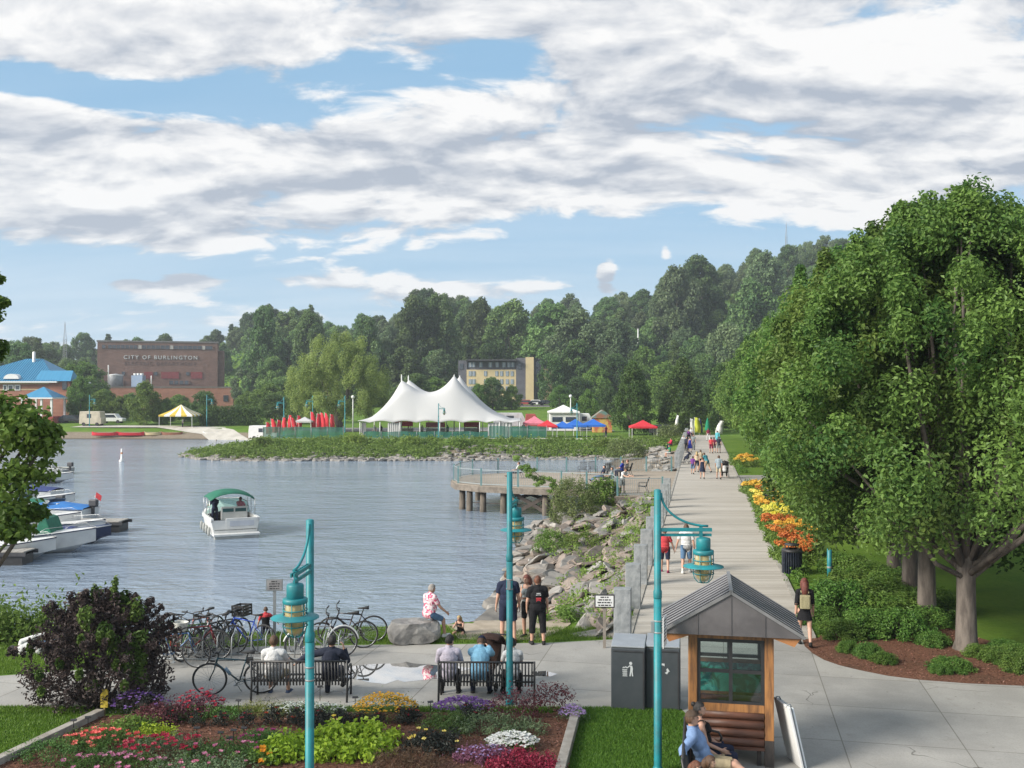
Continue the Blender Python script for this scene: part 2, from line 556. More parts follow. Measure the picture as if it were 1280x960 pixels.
# concrete
def concrete_mat(name, ang, sx, sy, a=(.29, .283, .268), b2=(.37, .36, .34), mort=(.2, .19, .17)):
    m, t, b = newmat(name)
    co = t.coord()
    mp = t.node('ShaderNodeMapping'); t.put(mp.inputs[0], co); mp.inputs['Rotation'].default_value = (0, 0, ang)
    br_ = t.node('ShaderNodeTexBrick'); br_.offset = 0
    t.put(br_.inputs['Vector'], mp.outputs[0])
    br_.inputs['Color1'].default_value = (.88, .88, .88, 1); br_.inputs['Color2'].default_value = (1.07, 1.06, 1.04, 1)
    br_.inputs['Mortar'].default_value = (.55, .53, .5, 1)
    br_.inputs['Scale'].default_value = 1; br_.inputs['Mortar Size'].default_value = .012; br_.inputs['Mortar Smooth'].default_value = .2
    br_.inputs['Brick Width'].default_value = sx; br_.inputs['Row Height'].default_value = sy
    n1 = t.noise(co, .8, 6, .62); n2 = t.noise(co, 25, 4, .6)
    c = t.mix(t.smooth(n1, .3, .7), a, b2)
    c = t.mix(t.math('MULTIPLY', t.smooth(n2, .4, .7), .25), c, mort)
    st_ = t.noise(co, 2.3, 3, .7)
    c = t.mix(t.smooth(st_, .56, .76, 0, .5), c, (.24, .225, .2))
    vc = t.node('ShaderNodeTexVoronoi', feature='DISTANCE_TO_EDGE'); t.put(vc.inputs['Vector'], t.vmath('ADD', co, t.vmath('SCALE', t.node_noise_color(co, 1.6), sc=.5))); vc.inputs['Scale'].default_value = .33
    crack = t.math('MULTIPLY', t.math('LESS_THAN', vc.outputs[0], .0035), t.smooth(t.noise(co, .45, 2), .5, .6))
    c = t.mix(t.math('MULTIPLY', crack, .7), c, (.1, .095, .085))
    spot = t.node('ShaderNodeTexVoronoi'); t.put(spot.inputs['Vector'], co); spot.inputs['Scale'].default_value = 2.6
    c = t.mix(t.math('MULTIPLY', t.math('LESS_THAN', spot.outputs[0], .055), .55), c, (.12, .11, .1))
    c = t.mix(1, c, br_.outputs[0], 'MULTIPLY')
    t.put(b.inputs['Base Color'], c); b.inputs['Roughness'].default_value = .8; b.inputs['Specular IOR Level'].default_value = .25
    t.put(b.inputs['Normal'], t.bump(n2, .15, .01))
    return m


def gp(px, py): p = G(px, py); return (p.x, p.y)


curve = [gp(1003, 800), gp(1006, 808), gp(1016, 817), gp(1030, 825), gp(1050, 832), gp(1075, 838), gp(1110, 845), gp(1150, 850), gp(1210, 854.5), gp(1280, 857.5), gp(1500, 862), gp(2200, 866)]
PATH = [(-70, 20.05), gp(727, 886.5), gp(852, 886.5), gp(870, 905), (3.5, 16.4), (3.6, 4), (40, 4)] + curve[::-1] + [(br(25.6) + .02, 25.6), (bl(25.6), 25.6), gp(765, 799.5), gp(690, 803.5), gp(565, 805.5),
        gp(480, 806), gp(330, 808), gp(200, 812), gp(165, 824), gp(120, 836), gp(0, 845), (-70, 22.3)]
sheet('path', PATH, .004, concrete_mat('concrete', R(12), 2.1, 2.1))
# puddle lying on the path
mw, tw, bw_ = newmat('puddle'); bw_.inputs['Base Color'].default_value = (.16, .16, .155, 1); bw_.inputs['Roughness'].default_value = .015
bw_.inputs['Specular IOR Level'].default_value = 1.0; bw_.inputs['IOR'].default_value = 4
pud = [gp(*p) for p in [(428, 840), (440, 833), (465, 830.5), (500, 829.5), (508, 827.5), (516, 829.5), (548, 832), (572, 833), (590, 836), (575, 840), (556, 842), (552, 848), (524, 851), (505, 853), (497, 850.5), (482, 855.5), (462, 853.5), (448, 850), (433, 848)]]
sheet('puddle', pud, .0085, mw)
pud2 = [gp(*p) for p in [(664, 840), (682, 839), (697, 843), (688, 846), (668, 845)]]
sheet('puddle', pud2, .0085, mw)

# boardwalk: planks across, one sheet of real boards
def plank_mat(k=(1, 1, 1)):
    m, t, b = newmat('boardwalk')
    at = t.node('ShaderNodeAttribute', attribute_name='tint')
    co = t.coord()
    n = t.noise(t.scale(co, (.5, 6, 1)), 2, 5, .6); n2 = t.noise(co, .35, 4, .6)
    c = t.mix(at.outputs['Fac'], (.37, .34, .30), (.54, .51, .465))
    c = t.mix(t.math('MULTIPLY', t.smooth(n, .4, .7), .4), c, (.30, .275, .24))
    c = t.mix(t.smooth(n2, .4, .7, 0, .35), c, (.36, .33, .29))
    c = t.mix(1, c, k, 'MULTIPLY')
    t.put(b.inputs['Base Color'], c); b.inputs['Roughness'].default_value = .8; b.inputs['Specular IOR Level'].default_value = .2
    return m


pm_ = plank_mat()


def planks(name, quads, thick, parent=None, m=None):
    """quads: list of 4 corner lists (x,y,z) -> boards with thickness"""
    V = []; Fc = []; T = []
    for q in quads:
        k = len(V); tt = rnd.random() * .75 + (rnd.random() < .08) * .2
        dz = rnd.uniform(-.003, .003)
        V += [(x, y, z + dz) for x, y, z in q] + [(x, y, z - thick) for x, y, z in q]; T += [tt] * 8
        Fc += [(k, k + 1, k + 2, k + 3), (k + 4, k + 7, k + 6, k + 5)] + [(k + i, k + 4 + i, k + 4 + (i + 1) % 4, k + (i + 1) % 4) for i in range(4)]
    return np_mesh(name, np.array(V), np.array(Fc), m or pm_, parent, T)


qs = []; d = 25.62
while d < 150:
    w = .19 if d < 70 else .28
    e = d + w - .012
    a, b_ = bl(d), br(d)
    # deck turns off the left-right line a little: boards run square to the walk
    s0 = -math.tan(BWA)
    def yy(x, dd): return dd + (x - (bl(dd) + br(dd)) / 2) * s0 * 0
    qs.append([(a, d, .035), (b_, d, .035), (br(e), e, .035), (bl(e), e, .035)])
    d += w
st(planks('boardwalk', qs, .06))
# edge beam of the boardwalk, both sides
mb = MB()
wood_grey = mat('weathered_timber', (.30, .275, .24), (.2, .18, .155), 3, .85, bump=.3, stretch=(1, 1, 6))
for f, off in ((bl, -.08), (br, .08)):
    mb.bar((f(25.6) + off, 25.6, -.06), (f(150) + off, 150, -.06), .14, .24)
st(mb.build('boardwalk_edge', mat('edge_beam', (.36, .345, .31), (.27, .25, .22), 2, .85)))
# side path to the lawn
sheet('side_path', [(br(70.5) + .16, 70.5), (br(70.5) + 7, 71.6), (br(76.5) + 7, 77.3), (br(76.5) + .16, 76.5)], .004, concrete_mat('concrete_b', R(-11), 2, 2))

# mulch bed below the trees
def mulch_mat():
    m, t, b = newmat('mulch'); co = t.coord()
    n = t.noise(t.scale(co, (1, 1.6, 1)), 16, 6, .75); n2 = t.noise(co, 1.1, 4, .6)
    c = t.mix(t.smooth(n, .32, .68), (.075, .036, .024), (.27, .135, .09))
    c = t.mix(t.smooth(n2, .45, .7, 0, .5), c, (.09, .06, .04))
    t.put(b.inputs['Base Color'], c); b.inputs['Roughness'].default_value = .95; b.inputs['Specular IOR Level'].default_value = .1
    t.put(b.inputs['Normal'], t.bump(n, .9, .05))
    return m


mul = mulch_mat()
MULCH = curve + [(40, 22.5), gp(1320, 815), gp(1255, 806), gp(1215, 795), gp(1165, 778), gp(1120, 765), gp(1075, 768), gp(1040, 775), gp(1030, 785), gp(1024, 797)]
sheet('mulch', MULCH, .006, mul)
# far promenade path and parking ground
lightpath = mat('pale_gravel', (.50, .47, .42), (.40, .375, .33), .6, .9)
def strip(name, pts, w, z, m):
    L = []; Rr = []
    for i, p in enumerate(pts):
        a = Vector(pts[max(i - 1, 0)]); b = Vector(pts[min(i + 1, len(pts) - 1)]); n = (b - a).normalized(); n = Vector((-n.y, n.x))
        L.append((p[0] + n.x * w / 2, p[1] + n.y * w / 2)); Rr.append((p[0] - n.x * w / 2, p[1] - n.y * w / 2))
    return sheet(name, L + Rr[::-1], z, m)


strip('lakeside_path', [gp(318, 547.4)[0:2], gp(450, 547.6), gp(640, 548.0), gp(760, 549), gp(845, 549.5)], 2.6, .02, lightpath)
def drape(name, pts, w, m, dz=.06, step=3.0):
    P = [Vector(p[:2]) for p in pts]; Q = []
    for a, b in zip(P, P[1:]):
        k = max(1, int((b - a).length / step)); Q += [a.lerp(b, i / k) for i in range(k)]
    Q.append(P[-1]); V = []; nc = 5
    for i, q in enumerate(Q):
        n = (Q[min(i + 1, len(Q) - 1)] - Q[max(i - 1, 0)]).normalized(); n = Vector((-n.y, n.x))
        for j in range(nc):
            c = q + n * w * (j / (nc - 1) - .5); V.append((c.x, c.y, ground_at(c.x, c.y) + dz))
    Fc = [(i * nc + j, i * nc + j + 1, (i + 1) * nc + j + 1, (i + 1) * nc + j) for i in range(len(Q) - 1) for j in range(nc - 1)]
    return st(np_mesh(name, np.array(V), np.array(Fc), m))


asph = mat('asphalt', (.16, .155, .15), (.22, .21, .2), .4, .9)

# ---------------------------------------------------------------- foliage
def unit(v): return v / np.maximum(np.linalg.norm(v, axis=1, keepdims=True), 1e-9)


def leaf_geo(P, N, size, aspect=.62, fold=.16):
    n = len(P)
    t = unit(np.cross(N, rng.normal(size=(n, 3)))); b = np.cross(N, t)
    s = np.asarray(size).reshape(-1, 1)
    V = np.stack([P - t * s * .5, P + b * s * aspect * .5 + N * s * fold, P + t * s * .55 - N * s * fold * .7, P - b * s * aspect * .5 + N * s * fold], 1).reshape(-1, 3)
    return V, np.arange(4 * n).reshape(n, 4)


def cluster_leaves(cl, per, size, up=.45, jit=.55, shell=.45, tvar=.22):
    """leaves of clumps (centre, radii); returns points, normals, sizes, tints"""
    Ps, Ns, Ts = [], [], []
    for i, (c, r) in enumerate(cl):
        n = int(per * max(.35, (r[0] * r[1] * r[2]) ** (2 / 3) / (1.0)))
        dd = unit(rng.normal(size=(n, 3)))
        q = rng.random((n, 1)) ** shell
        p = np.array(c) + dd * np.array(r) * q
        p += rng.normal(size=(n, 3)) * .06 * np.array(r)
        nn = unit(dd * .8 + np.array([0, 0, up]) + rng.normal(size=(n, 3)) * jit)
        Ps.append(p); Ns.append(nn); Ts.append(np.clip(rng.normal(.52 + rng.normal() * .2, tvar, n), 0, 1))
    P = np.concatenate(Ps); N = np.concatenate(Ns); T = np.concatenate(Ts)
    return P, N, size * rng.uniform(.65, 1.25, len(P)), T


def leaves_obj(name, P, N, sz, T, m, parent=None, aspect=.62, fold=.16):
    V, Fq = leaf_geo(P, N, sz, aspect, fold)
    return np_mesh(name, V, Fq, m, parent, np.repeat(T, 4))


bark = mat('bark', (.16, .135, .115), (.07, .058, .05), 5, .9, bump=.8, bsc=9, stretch=(1, 1, .25))
bark_pale = mat('bark_pale', (.22, .19, .16), (.11, .095, .08), 4, .9, bump=.6, stretch=(1, 1, .25))
L_MAPLE = leafmat('leaf_maple', (.052, .118, .026), (.195, .295, .066), .42)
L_FOREST = leafmat('leaf_forest', (.06, .12, .04), (.185, .275, .085), .4, .42)
L_FOREST_PALE = leafmat('leaf_forest_pale', (.10, .15, .07), (.19, .25, .115), .4, .2)
L_WILLOW = leafmat('leaf_willow', (.19, .25, .065), (.36, .43, .13), .5, .06)
L_LIME = leafmat('leaf_bright', (.085, .155, .03), (.20, .30, .065), .4, .15)
L_LINDEN = leafmat('leaf_linden', (.04, .09, .022), (.10, .17, .038), .3, .1)
L_NEAR = leafmat('leaf_near_branch', (.06, .12, .02), (.19, .27, .05), .45, .05)
L_SHRUB = leafmat('leaf_shrub', (.06, .135, .022), (.19, .29, .062), .3, .15)
L_WEED = leafmat('leaf_weed', (.12, .20, .035), (.28, .38, .09), .4, .18)


def limbs(mb, base, fork_z, r0, targets, lean=(0, 0), n_main=5, wob=.25):
    """trunk that forks into limbs reaching for the clump centres"""
    base = Vector(base)
    f = base + Vector((lean[0], lean[1], fork_z))
    mb.tube([base + Vector((0, 0, -.3)), base, base + (f - base) * .12, base + (f - base) * .55, f, f + Vector((lean[0] * .2, lean[1] * .2, fork_z * .35))],
            [r0 * 1.5, r0 * 1.35, r0 * 1.06, r0 * .92, r0 * .9, r0 * .55], 10)
    for t in targets:
        t = Vector(t); v = t - f
        s = base + (f - base) * rnd.uniform(.82, 1.0)
        m1 = s + Vector((v.x * .35, v.y * .35, v.z * .25 + .1)) + Vector((rnd.uniform(-wob, wob), rnd.uniform(-wob, wob), 0))
        m2 = s + v * .68 + Vector((rnd.uniform(-wob, wob), rnd.uniform(-wob, wob), rnd.uniform(0, wob)))
        rr = r0 * rnd.uniform(.28, .5)
        mb.tube([s, m1, m2, t], [rr, rr * .7, rr * .42, .02], 6)


def crown_clumps(h0, h1, rmax, n, cr, prof, asp=.8, inner=.25):
    """clump centres over the surface of a crown; prof(u) = relative radius at height fraction u"""
    out = []
    for i in range(n):
        u = (i + rnd.random()) / n
        u = u ** .85
        a = i * 2.39996 + rnd.uniform(-.5, .5)
        q = 1 if rnd.random() > inner else rnd.uniform(.2, .7)
        rad = rmax * prof(u) * q * rnd.uniform(.80, 1.06) * (1 + .10 * math.sin(3 * a + rmax * 5 + 4 * u))
        r = cr * rnd.uniform(.7, 1.25) * (1 - .3 * u)
        out.append(((rad * math.cos(a), rad * math.sin(a), h0 + (h1 - h0) * u), (r, r, r * asp)))
    return out


egg = lambda u: math.sin(PI * min(1, (u * .82 + .16))) ** .62 * (1 - .22 * u)
cone = lambda u: (1 - u) ** .75 * .95 + .07 if u > .12 else .55 + 3 * u
dome = lambda u: math.sqrt(max(0, 1 - (u * .97) ** 2))


def tree_proto(name, h, r, h0, n, cr, per, size, lm, tr, prof=egg, fork=None, aspect=.62, asp=.85, wood=bark, limb_n=16, up=.45, single=False, inner=.25, spires=0):
    cl = crown_clumps(h0, h - cr * .7, r - cr * .5, n, cr, prof, asp, inner)
    if spires:
        for i in range(spires):
            u = .12 + .88 * ((i + rnd.random()) / spires) ** .8; a = i * 2.39996 + rnd.uniform(-.6, .6); rad = r * prof(min(1, u)) * rnd.uniform(.93, 1.08); q = rnd.uniform(.35, .6)
            cl.append(((rad * math.cos(a), rad * math.sin(a), h0 + (h - .5 - h0) * u + rnd.uniform(-.2, .2)), (q * .85, q * .85, q * 1.1)))
        for i in range(spires // 7):
            a = rnd.uniform(0, 6.28); rad = r * rnd.uniform(.05, .62); zt = h0 + (h - h0) * (1 - .42 * (rad / r) ** 2) - .95
            for j in range(3): cl.append(((rad * math.cos(a), rad * math.sin(a), zt + .34 * j), (.42 - .1 * j, .42 - .1 * j, .42)))
    P, N, sz, T = cluster_leaves(cl, per, size, up)
    mb = MB(); tg = [c for c, _ in cl if True]; rnd.shuffle(tg)
    limbs(mb, (0, 0, 0), fork or h0 * 1.05, tr, tg[:limb_n])
    if single:
        V, Fq = leaf_geo(P, N, sz, aspect)
        k = len(V); V2 = np.array(mb.v); F2 = np.array([f if len(f) == 4 else None for f in mb.f if len(f) == 4]) + k
        o = np_mesh(name, np.concatenate([V, V2]), np.concatenate([Fq, F2]), [lm, wood], None, np.concatenate([np.repeat(T, 4), np.zeros(len(V2))]),
                    [0] * len(Fq) + [1] * len(F2))
        return o
    root = thing(name, None, 'tree')
    mb.build('trunk', wood, root)
    leaves_obj('crown', P, N, sz, T, lm, root, aspect)
    return root


def place(proto, used, loc, rz, label, group=None, scale=1):
    if proto.name not in used:
        used.add(proto.name); o = proto
        o.location = loc; o.rotation_euler = (0, 0, rz)
        o.scale = scale if hasattr(scale, '__len__') else (scale,) * 3
        tag(o, label, None, group)
        return o
    o = dup(proto, loc, rz, label, group, scale)
    if not group and 'group' in o: del o['group']
    return o


USED = set()
# --- row of street trees beside the boardwalk
ma = tree_proto('shade_tree', 11.7, 4.9, 2.9, 105, .95, 1050, .125, L_MAPLE, .25, egg, 2.1, limb_n=30, spires=110, asp=.95)
mb2 = tree_proto('shade_tree', 11.4, 4.8, 2.6, 92, 1.0, 760, .15, L_MAPLE, .24, egg, 3.0, limb_n=20, spires=90, asp=.95)
mc = tree_proto('shade_tree', 10.8, 4.6, 2.3, 80, 1.35, 380, .22, L_MAPLE, .2, egg, 2.8, spires=70, asp=.95)
row = [(G(1208, 812).x, G(1208, 812).y), (G(1170, 788).x + .15, 27.4), (12.3, 30.7), (13.15, 34.2)]
d = 38.5
while d < 140:
    row.append((br(d) + 4.7 + rnd.uniform(-.4, .4), d)); d += 5.4 + rnd.uniform(-.4, .6)
names4 = ['big shade tree at the near end of the row, its forked trunk standing in mulch', 'shade tree with a dark trunk, second in the row from the kiosk',
          'shade tree with a thick trunk among shrubs, third in the row from the kiosk', 'shade tree behind the leafy shrubs, fourth in the row from the kiosk']
for i, (x, y) in enumerate(row):
    pr = ma if i in (0,) else (mb2 if i < 6 else mc)
    lab = names4[i] if i < 4 else 'leafy shade tree farther along the row beside the boardwalk'
    sc = .97 if i == 0 else rnd.uniform(.95, 1.04) if i < 5 else rnd.uniform(1.0, 1.14)
    sc = sc if i == 0 else (sc, sc, sc * (1.0 if i < 6 else 1.08))
    place(pr, USED, (x, y, 0), (.6, 2.2, 4.0, 1.1)[i % 4] + i * .7, lab, 'street trees lining the boardwalk', sc)
place(ma, USED, (16.9, 26.2, 0), 3.3, 'big leafy tree spreading over the sunny lawn beyond the forked trunk', None, .98)
# more lawn trees farther to the east, behind the row
for x, y in ((33, 52), (27, 62), (36, 66), (30, 78), (40, 84)):
    place(mc, USED, (x, y, 0), rnd.uniform(0, 6), 'leafy shade tree on the lawn behind the boardwalk row', 'lawn trees behind the row', rnd.uniform(.95, 1.12))

# --- branches of a tree that reaches in at the edge
cl = []
for px, py, Y, r in [(-30, 560, 14.5, .75), (12, 540, 14.3, .55), (40, 545, 14.6, .42), (-40, 610, 14.2, .8), (8, 600, 14.2, .6), (38, 590, 14.6, .4), (-50, 660, 14.4, .7), (-5, 655, 14.0, .5), (22, 640, 14.6, .42),
                     (-60, 500, 15, .7), (5, 510, 14.6, .42), (62, 540, 14.8, .22), (30, 525, 14.4, .4), (-90, 430, 15, .9), (-22, 395, 14.8, .3), (-14, 440, 15, .26), (-20, 350, 15, .25), (-70, 340, 15.5, .6), (20, 665, 14.3, .25), (-2, 378, 14.9, .16), (-6, 432, 14.9, .17), (-8, 348, 14.9, .15),
                     (52, 560, 14.5, .3), (-140, 560, 15, 1.2), (-140, 450, 15.5, 1.3), (-130, 350, 15.5, 1.1), (-200, 500, 15.5, 1.3), (-220, 400, 15.5, 1.2), (-110, 640, 14.6, .9), (45, 640, 14.5, .2)]:
    p = AT(px, py, Y); cl.append(((p.x, p.y, p.z), (r, r, r * .62)))
root = thing('broadleaf_tree', 'leafy tree whose branches reach in over the docked boats', 'tree', (AT(-170, 500, 15.4).x, 15.4, 0))
bx = root.location
P, N, sz, T = cluster_leaves(cl, 800, .105, .6, .65, .6, .26)
leaves_obj('crown', P - np.array(bx), N, sz, T, L_NEAR, root, .8)
mb = MB(); limbs(mb, (0, 0, 0), 2.2, .2, [Vector(c) - Vector(bx) for c, _ in cl], wob=.15)
mb.build('trunk', bark, root)

# --- wooded hill
fp = []
for k in range(3):
    fp.append(tree_proto('forest_tree', 16.5, 6.6, 1.5, 40, 2.0, 105, .62, (L_FOREST, L_FOREST, L_FOREST_PALE)[k], .3, (egg, dome, egg)[k], single=True, aspect=.8, limb_n=6))
fp.append(tree_proto('conifer_tree', 18, 3.4, 1.5, 40, 1.2, 120, .5, L_FOREST, .25, cone, single=True, aspect=.7, limb_n=3, up=.1))
fcount = 0
def fplace(px, Y, k, sc):
    global fcount
    x = (px - 640) / F * Y; z = ground_at(x, Y)
    lab, grp = (('dark green leafy tree in the wood covering the hillside', 'trees of the hillside wood') if k < 2 else
           ('paler grey green leafy tree in the wood covering the hillside', 'pale trees of the hillside wood') if k == 2 else ('dark pointed conifer rising out of the hillside wood', 'conifers in the hillside wood'))
    place(fp[k], USED, (x, Y, z - .5), rnd.uniform(0, 6.28), lab, grp, (sc * rnd.uniform(.9, 1.1), sc * rnd.uniform(.9, 1.1), sc * rnd.uniform(.9, 1.12)))
    fcount += 1


for Y, step, off in ((276, 41, 10), (300, 39, 0), (330, 35, 20), (362, 32, 5), (396, 28, 14), (430, 25, 0), (455, 27, 9)):
    px = -70 + off
    while px < 1130:
        q = px + rnd.uniform(-10, 10)
        gap = (560 < q < 700 and Y < 320) or (90 < q < 310 and Y < 385)
        lim = 1085 if Y < 350 else 1130
        if not gap and q < lim:
            u = rnd.random()
            k = 3 if u < .04 else 2 if u < .36 else rnd.choice((0, 1))
            fplace(q, Y + rnd.uniform(-8, 8), k, rnd.uniform(.72, 1.12) * (.95 if Y < 420 else 1))
        px += step

# undergrowth filling the wood between the trees
n = 30000
uy = rng.uniform(268, 470, n); upx = rng.uniform(-110, 1135, n)
ok = ~((upx > 540) & (upx < 715) & (uy < 315)) & ~((upx > 80) & (upx < 320) & (uy < 375))
uy = uy[ok]; upx = upx[ok]; ux = (upx - 640) / F * uy
uz = land_z(ux, uy) + rng.random(len(ux)) ** 1.5 * 3.2
P = np.stack([ux, uy, uz], 1); N = unit(rng.normal(size=P.shape) * .7 + np.array([0, -.3, .7]))
tag(leaves_obj('undergrowth', P, N, rng.uniform(.9, 1.9, len(P)), rng.uniform(0, 1, len(P)), L_FOREST, None, .85), 'tangled green undergrowth between the trees of the hillside', 'undergrowth', None, 'stuff')

# ---------------------------------------------------------------- street furniture
TEAL = mat('teal_paint', (.008, .215, .245), (.02, .155, .175), 5, .5, spec=.5)
BLACK = mat('black_steel', (.022, .022, .024), (.03, .03, .032), 6, .45)
DARKMET = mat('dark_metal', (.05, .05, .055), (.07, .07, .075), 4, .5, .3)
GALV = mat('galvanised', (.45, .46, .47), (.36, .37, .38), 6, .4, .8)
WHITE = mat('white_paint', (.72, .72, .71), (.66, .66, .65), 3, .45)
GREYMET = mat('grey_metal', (.30, .32, .33), (.25, .27, .28), 4, .45, .3)
RUBBER = mat('rubber', (.025, .025, .027), (.035, .034, .033), 9, .75)
GLASSY = None


def glassmat(name, tint=(.90, .94, .93), rough=.02, alpha=.8):
    """thin pane: mostly see-through with a mirror gloss on top"""
    m, t, b = newmat(name)
    tr = t.node('ShaderNodeBsdfTransparent'); tr.inputs[0].default_value = (*tint, 1)
    gl = t.node('ShaderNodeBsdfGlossy'); gl.inputs['Roughness'].default_value = rough
    fr = t.node('ShaderNodeFresnel'); fr.inputs[0].default_value = 1.5
    mx = t.node('ShaderNodeMixShader')
    t.put(mx.inputs[0], t.math('MULTIPLY', fr.outputs[0], 1.6, clamp=True)); t.l.new(tr.outputs[0], mx.inputs[1]); t.l.new(gl.outputs[0], mx.inputs[2])
    t.l.new(mx.outputs[0], t.n['Material Output'].inputs[0])
    return m


def lampglass():
    m, t, b = newmat('amber_glass')
    b.inputs['Base Color'].default_value = (.52, .43, .21, 1); b.inputs['Roughness'].default_value = .18
    b.inputs['Transmission Weight'].default_value = .35
    return m


AMBER = lampglass()
PANE = glassmat('pane_glass')
DARKGLASS = mat('dark_window', (.03, .04, .05), (.05, .06, .075), 1, .08, spec=.9)


def make_lamp(detail=True, height=4.7, n=16):
    """teal pole with an arm to +X that carries a caged hanging lantern"""
    root = thing('street_lamp', None, 'street lamp')
    mb = MB()
    mb.lathe([(.085, 0), (.085, .1), (.07, .12), (.066, .14), (.066, 2.9)], n=n, mi=0)
    mb.lathe([(.066, 2.9), (.072, 2.92), (.072, 3.02), (.058, 3.05), (.058, height), (.03, height + .012)], n=n, mi=0)
    mb.build('pole', TEAL, root)
    if detail:
        cb = MB()
        for zz in (2.33, 2.52):
            cb.lathe([(.069, zz), (.071, zz + .004), (.071, zz + .02), (.069, zz + .024)], n=n)
        cb.box((-.085, 0, 2.43), (.05, .07, .17))
        cb.build('clamp_box', GREYMET, root)
    z = height - .66
    mb = MB()
    mb.bar((.04, -.022, z), (.90, -.022, z), .02, .055); mb.bar((.04, .022, z - .09), (.90, .022, z - .09), .03, .045)
    mb.bar((.04, .022, z), (.90, .022, z), .02, .055); mb.bar((.72, 0, z + .05), (.72, 0, z - .14), .05, .05)
    arc = [(.055 + (1 - math.cos(t)) * .60, 0, z + .08 + (1 - math.sin(t)) * .52) for t in [PI / 2 * k / 10 for k in range(11)]]
    arc = [(.06 + .78 * (1 - math.cos(PI / 2 * k / 12)), 0, z + .06 + .55 * (1 - math.sin(PI / 2 * k / 12))) for k in range(13)]
    mb.tube(arc, .02, 8)
    mb.build('arm', TEAL, root)
    # lantern
    lx = .76
    mb = MB()
    mb.lathe([(.03, z - .12), (.11, z - .14), (.12, z - .16), (.12, z - .33), (.10, z - .34)], (lx, 0, 0), n)
    mb.lathe([(.16, z - .335), (.175, z - .345), (.175, z - .40), (.16, z - .41)], (lx, 0, 0), n)
    for k in range(6):
        a = 2 * PI * k / 6
        cx, cy = math.cos(a), math.sin(a)
        mb.tube([(lx + .165 * cx, .165 * cy, z - .36), (lx + .168 * cx, .168 * cy, z - .72), (lx + .15 * cx, .15 * cy, z - .80), (lx + .09 * cx, .09 * cy, z - .87), (lx, 0, z - .885)], .008, 5)
    for zz, rr in ((z - .5, .17), (z - .72, .172)):
        mb.tube([(lx + rr * math.cos(2 * PI * k / 18), rr * math.sin(2 * PI * k / 18), zz) for k in range(18)], .009, 5, closed=True)
    lan = mb.build('lantern_cage', TEAL, root)
    mb = MB()
    mb.lathe([(.175, z - .565), (.33, z - .60), (.335, z - .612), (.32, z - .615), (.175, z - .585)], (lx, 0, 0), 28, cap=False)
    mb.build('shade_ring', TEAL, lan)
    mb = MB()
    mb.lathe([(.115, z - .36), (.135, z - .42), (.145, z - .55), (.145, z - .7), (.12, z - .79), (.06, z - .85), (.01, z - .865)], (lx, 0, 0), n)
    mb.build('glass_globe', AMBER, lan)
    return root


lamp = make_lamp()
lamp.location = (AT(822, 700, 16.5).x, 16.5, 0); lamp.rotation_euler = (0, 0, 0)
tag(lamp, 'teal street lamp beside the wooden kiosk, its arm out over the kiosk roof')
l2 = dup(lamp, (AT(387.5, 700, 14.7).x, 14.7, -.27), R(-94), 'teal street lamp standing in the flower bed, lantern before the bench with the suited man')
l3 = dup(lamp, (AT(637, 700, 20.15).x, 20.15, 0), R(80), 'teal street lamp behind the bench of three people, lantern over the water')
# printed notice hung on the lamp beside the kiosk
mb = MB(); mb.box((0, 0, 0), (.34, .012, .5)); nt = mb.build('notice_board', WHITE)
nt.location = (AT(829, 790, 16.5).x + .03, 16.53, 2.35); nt.rotation_euler = (0, 0, R(72)); tag(nt, 'small printed notice strapped to the lamp pole next to the kiosk', 'notice')
mb = MB()
for k in range(7): mb.box((0, -.0075, .19 - k * .055), (.26 - .05 * (k % 3), .003, .018))
for k in range(7): mb.box((0, .0075, .19 - k * .055), (.26 - .05 * (k % 3), .003, .018))
mb.build('print', BLACK, nt)

# ---------------------------------------------------------------- kiosk
WOOD = mat('varnished_timber', (.36, .165, .055), (.15, .07, .03), 2.2, .5, bump=.25, bsc=8, stretch=(5, 5, .7))
WOODH = mat('dark_boards', (.15, .062, .036), (.075, .035, .024), 1.6, .5, bump=.3, bsc=6, stretch=(.8, 4, 5))
CHAR = mat('charred_timber', (.03, .027, .026), (.05, .04, .035), 4, .8, bump=.3, stretch=(4, 4, 1))
ROOF_SHADE = mat('roof_metal_gap_shade', (.018, .018, .02), (.026, .025, .028), 1.5, .75, .1, spec=.15)  # near-black base paints in the shadow bands between the roof seams
GABLE = mat('gable_metal', (.10, .093, .096), (.145, .135, .138), 1.8, .5, .3, detail=8)


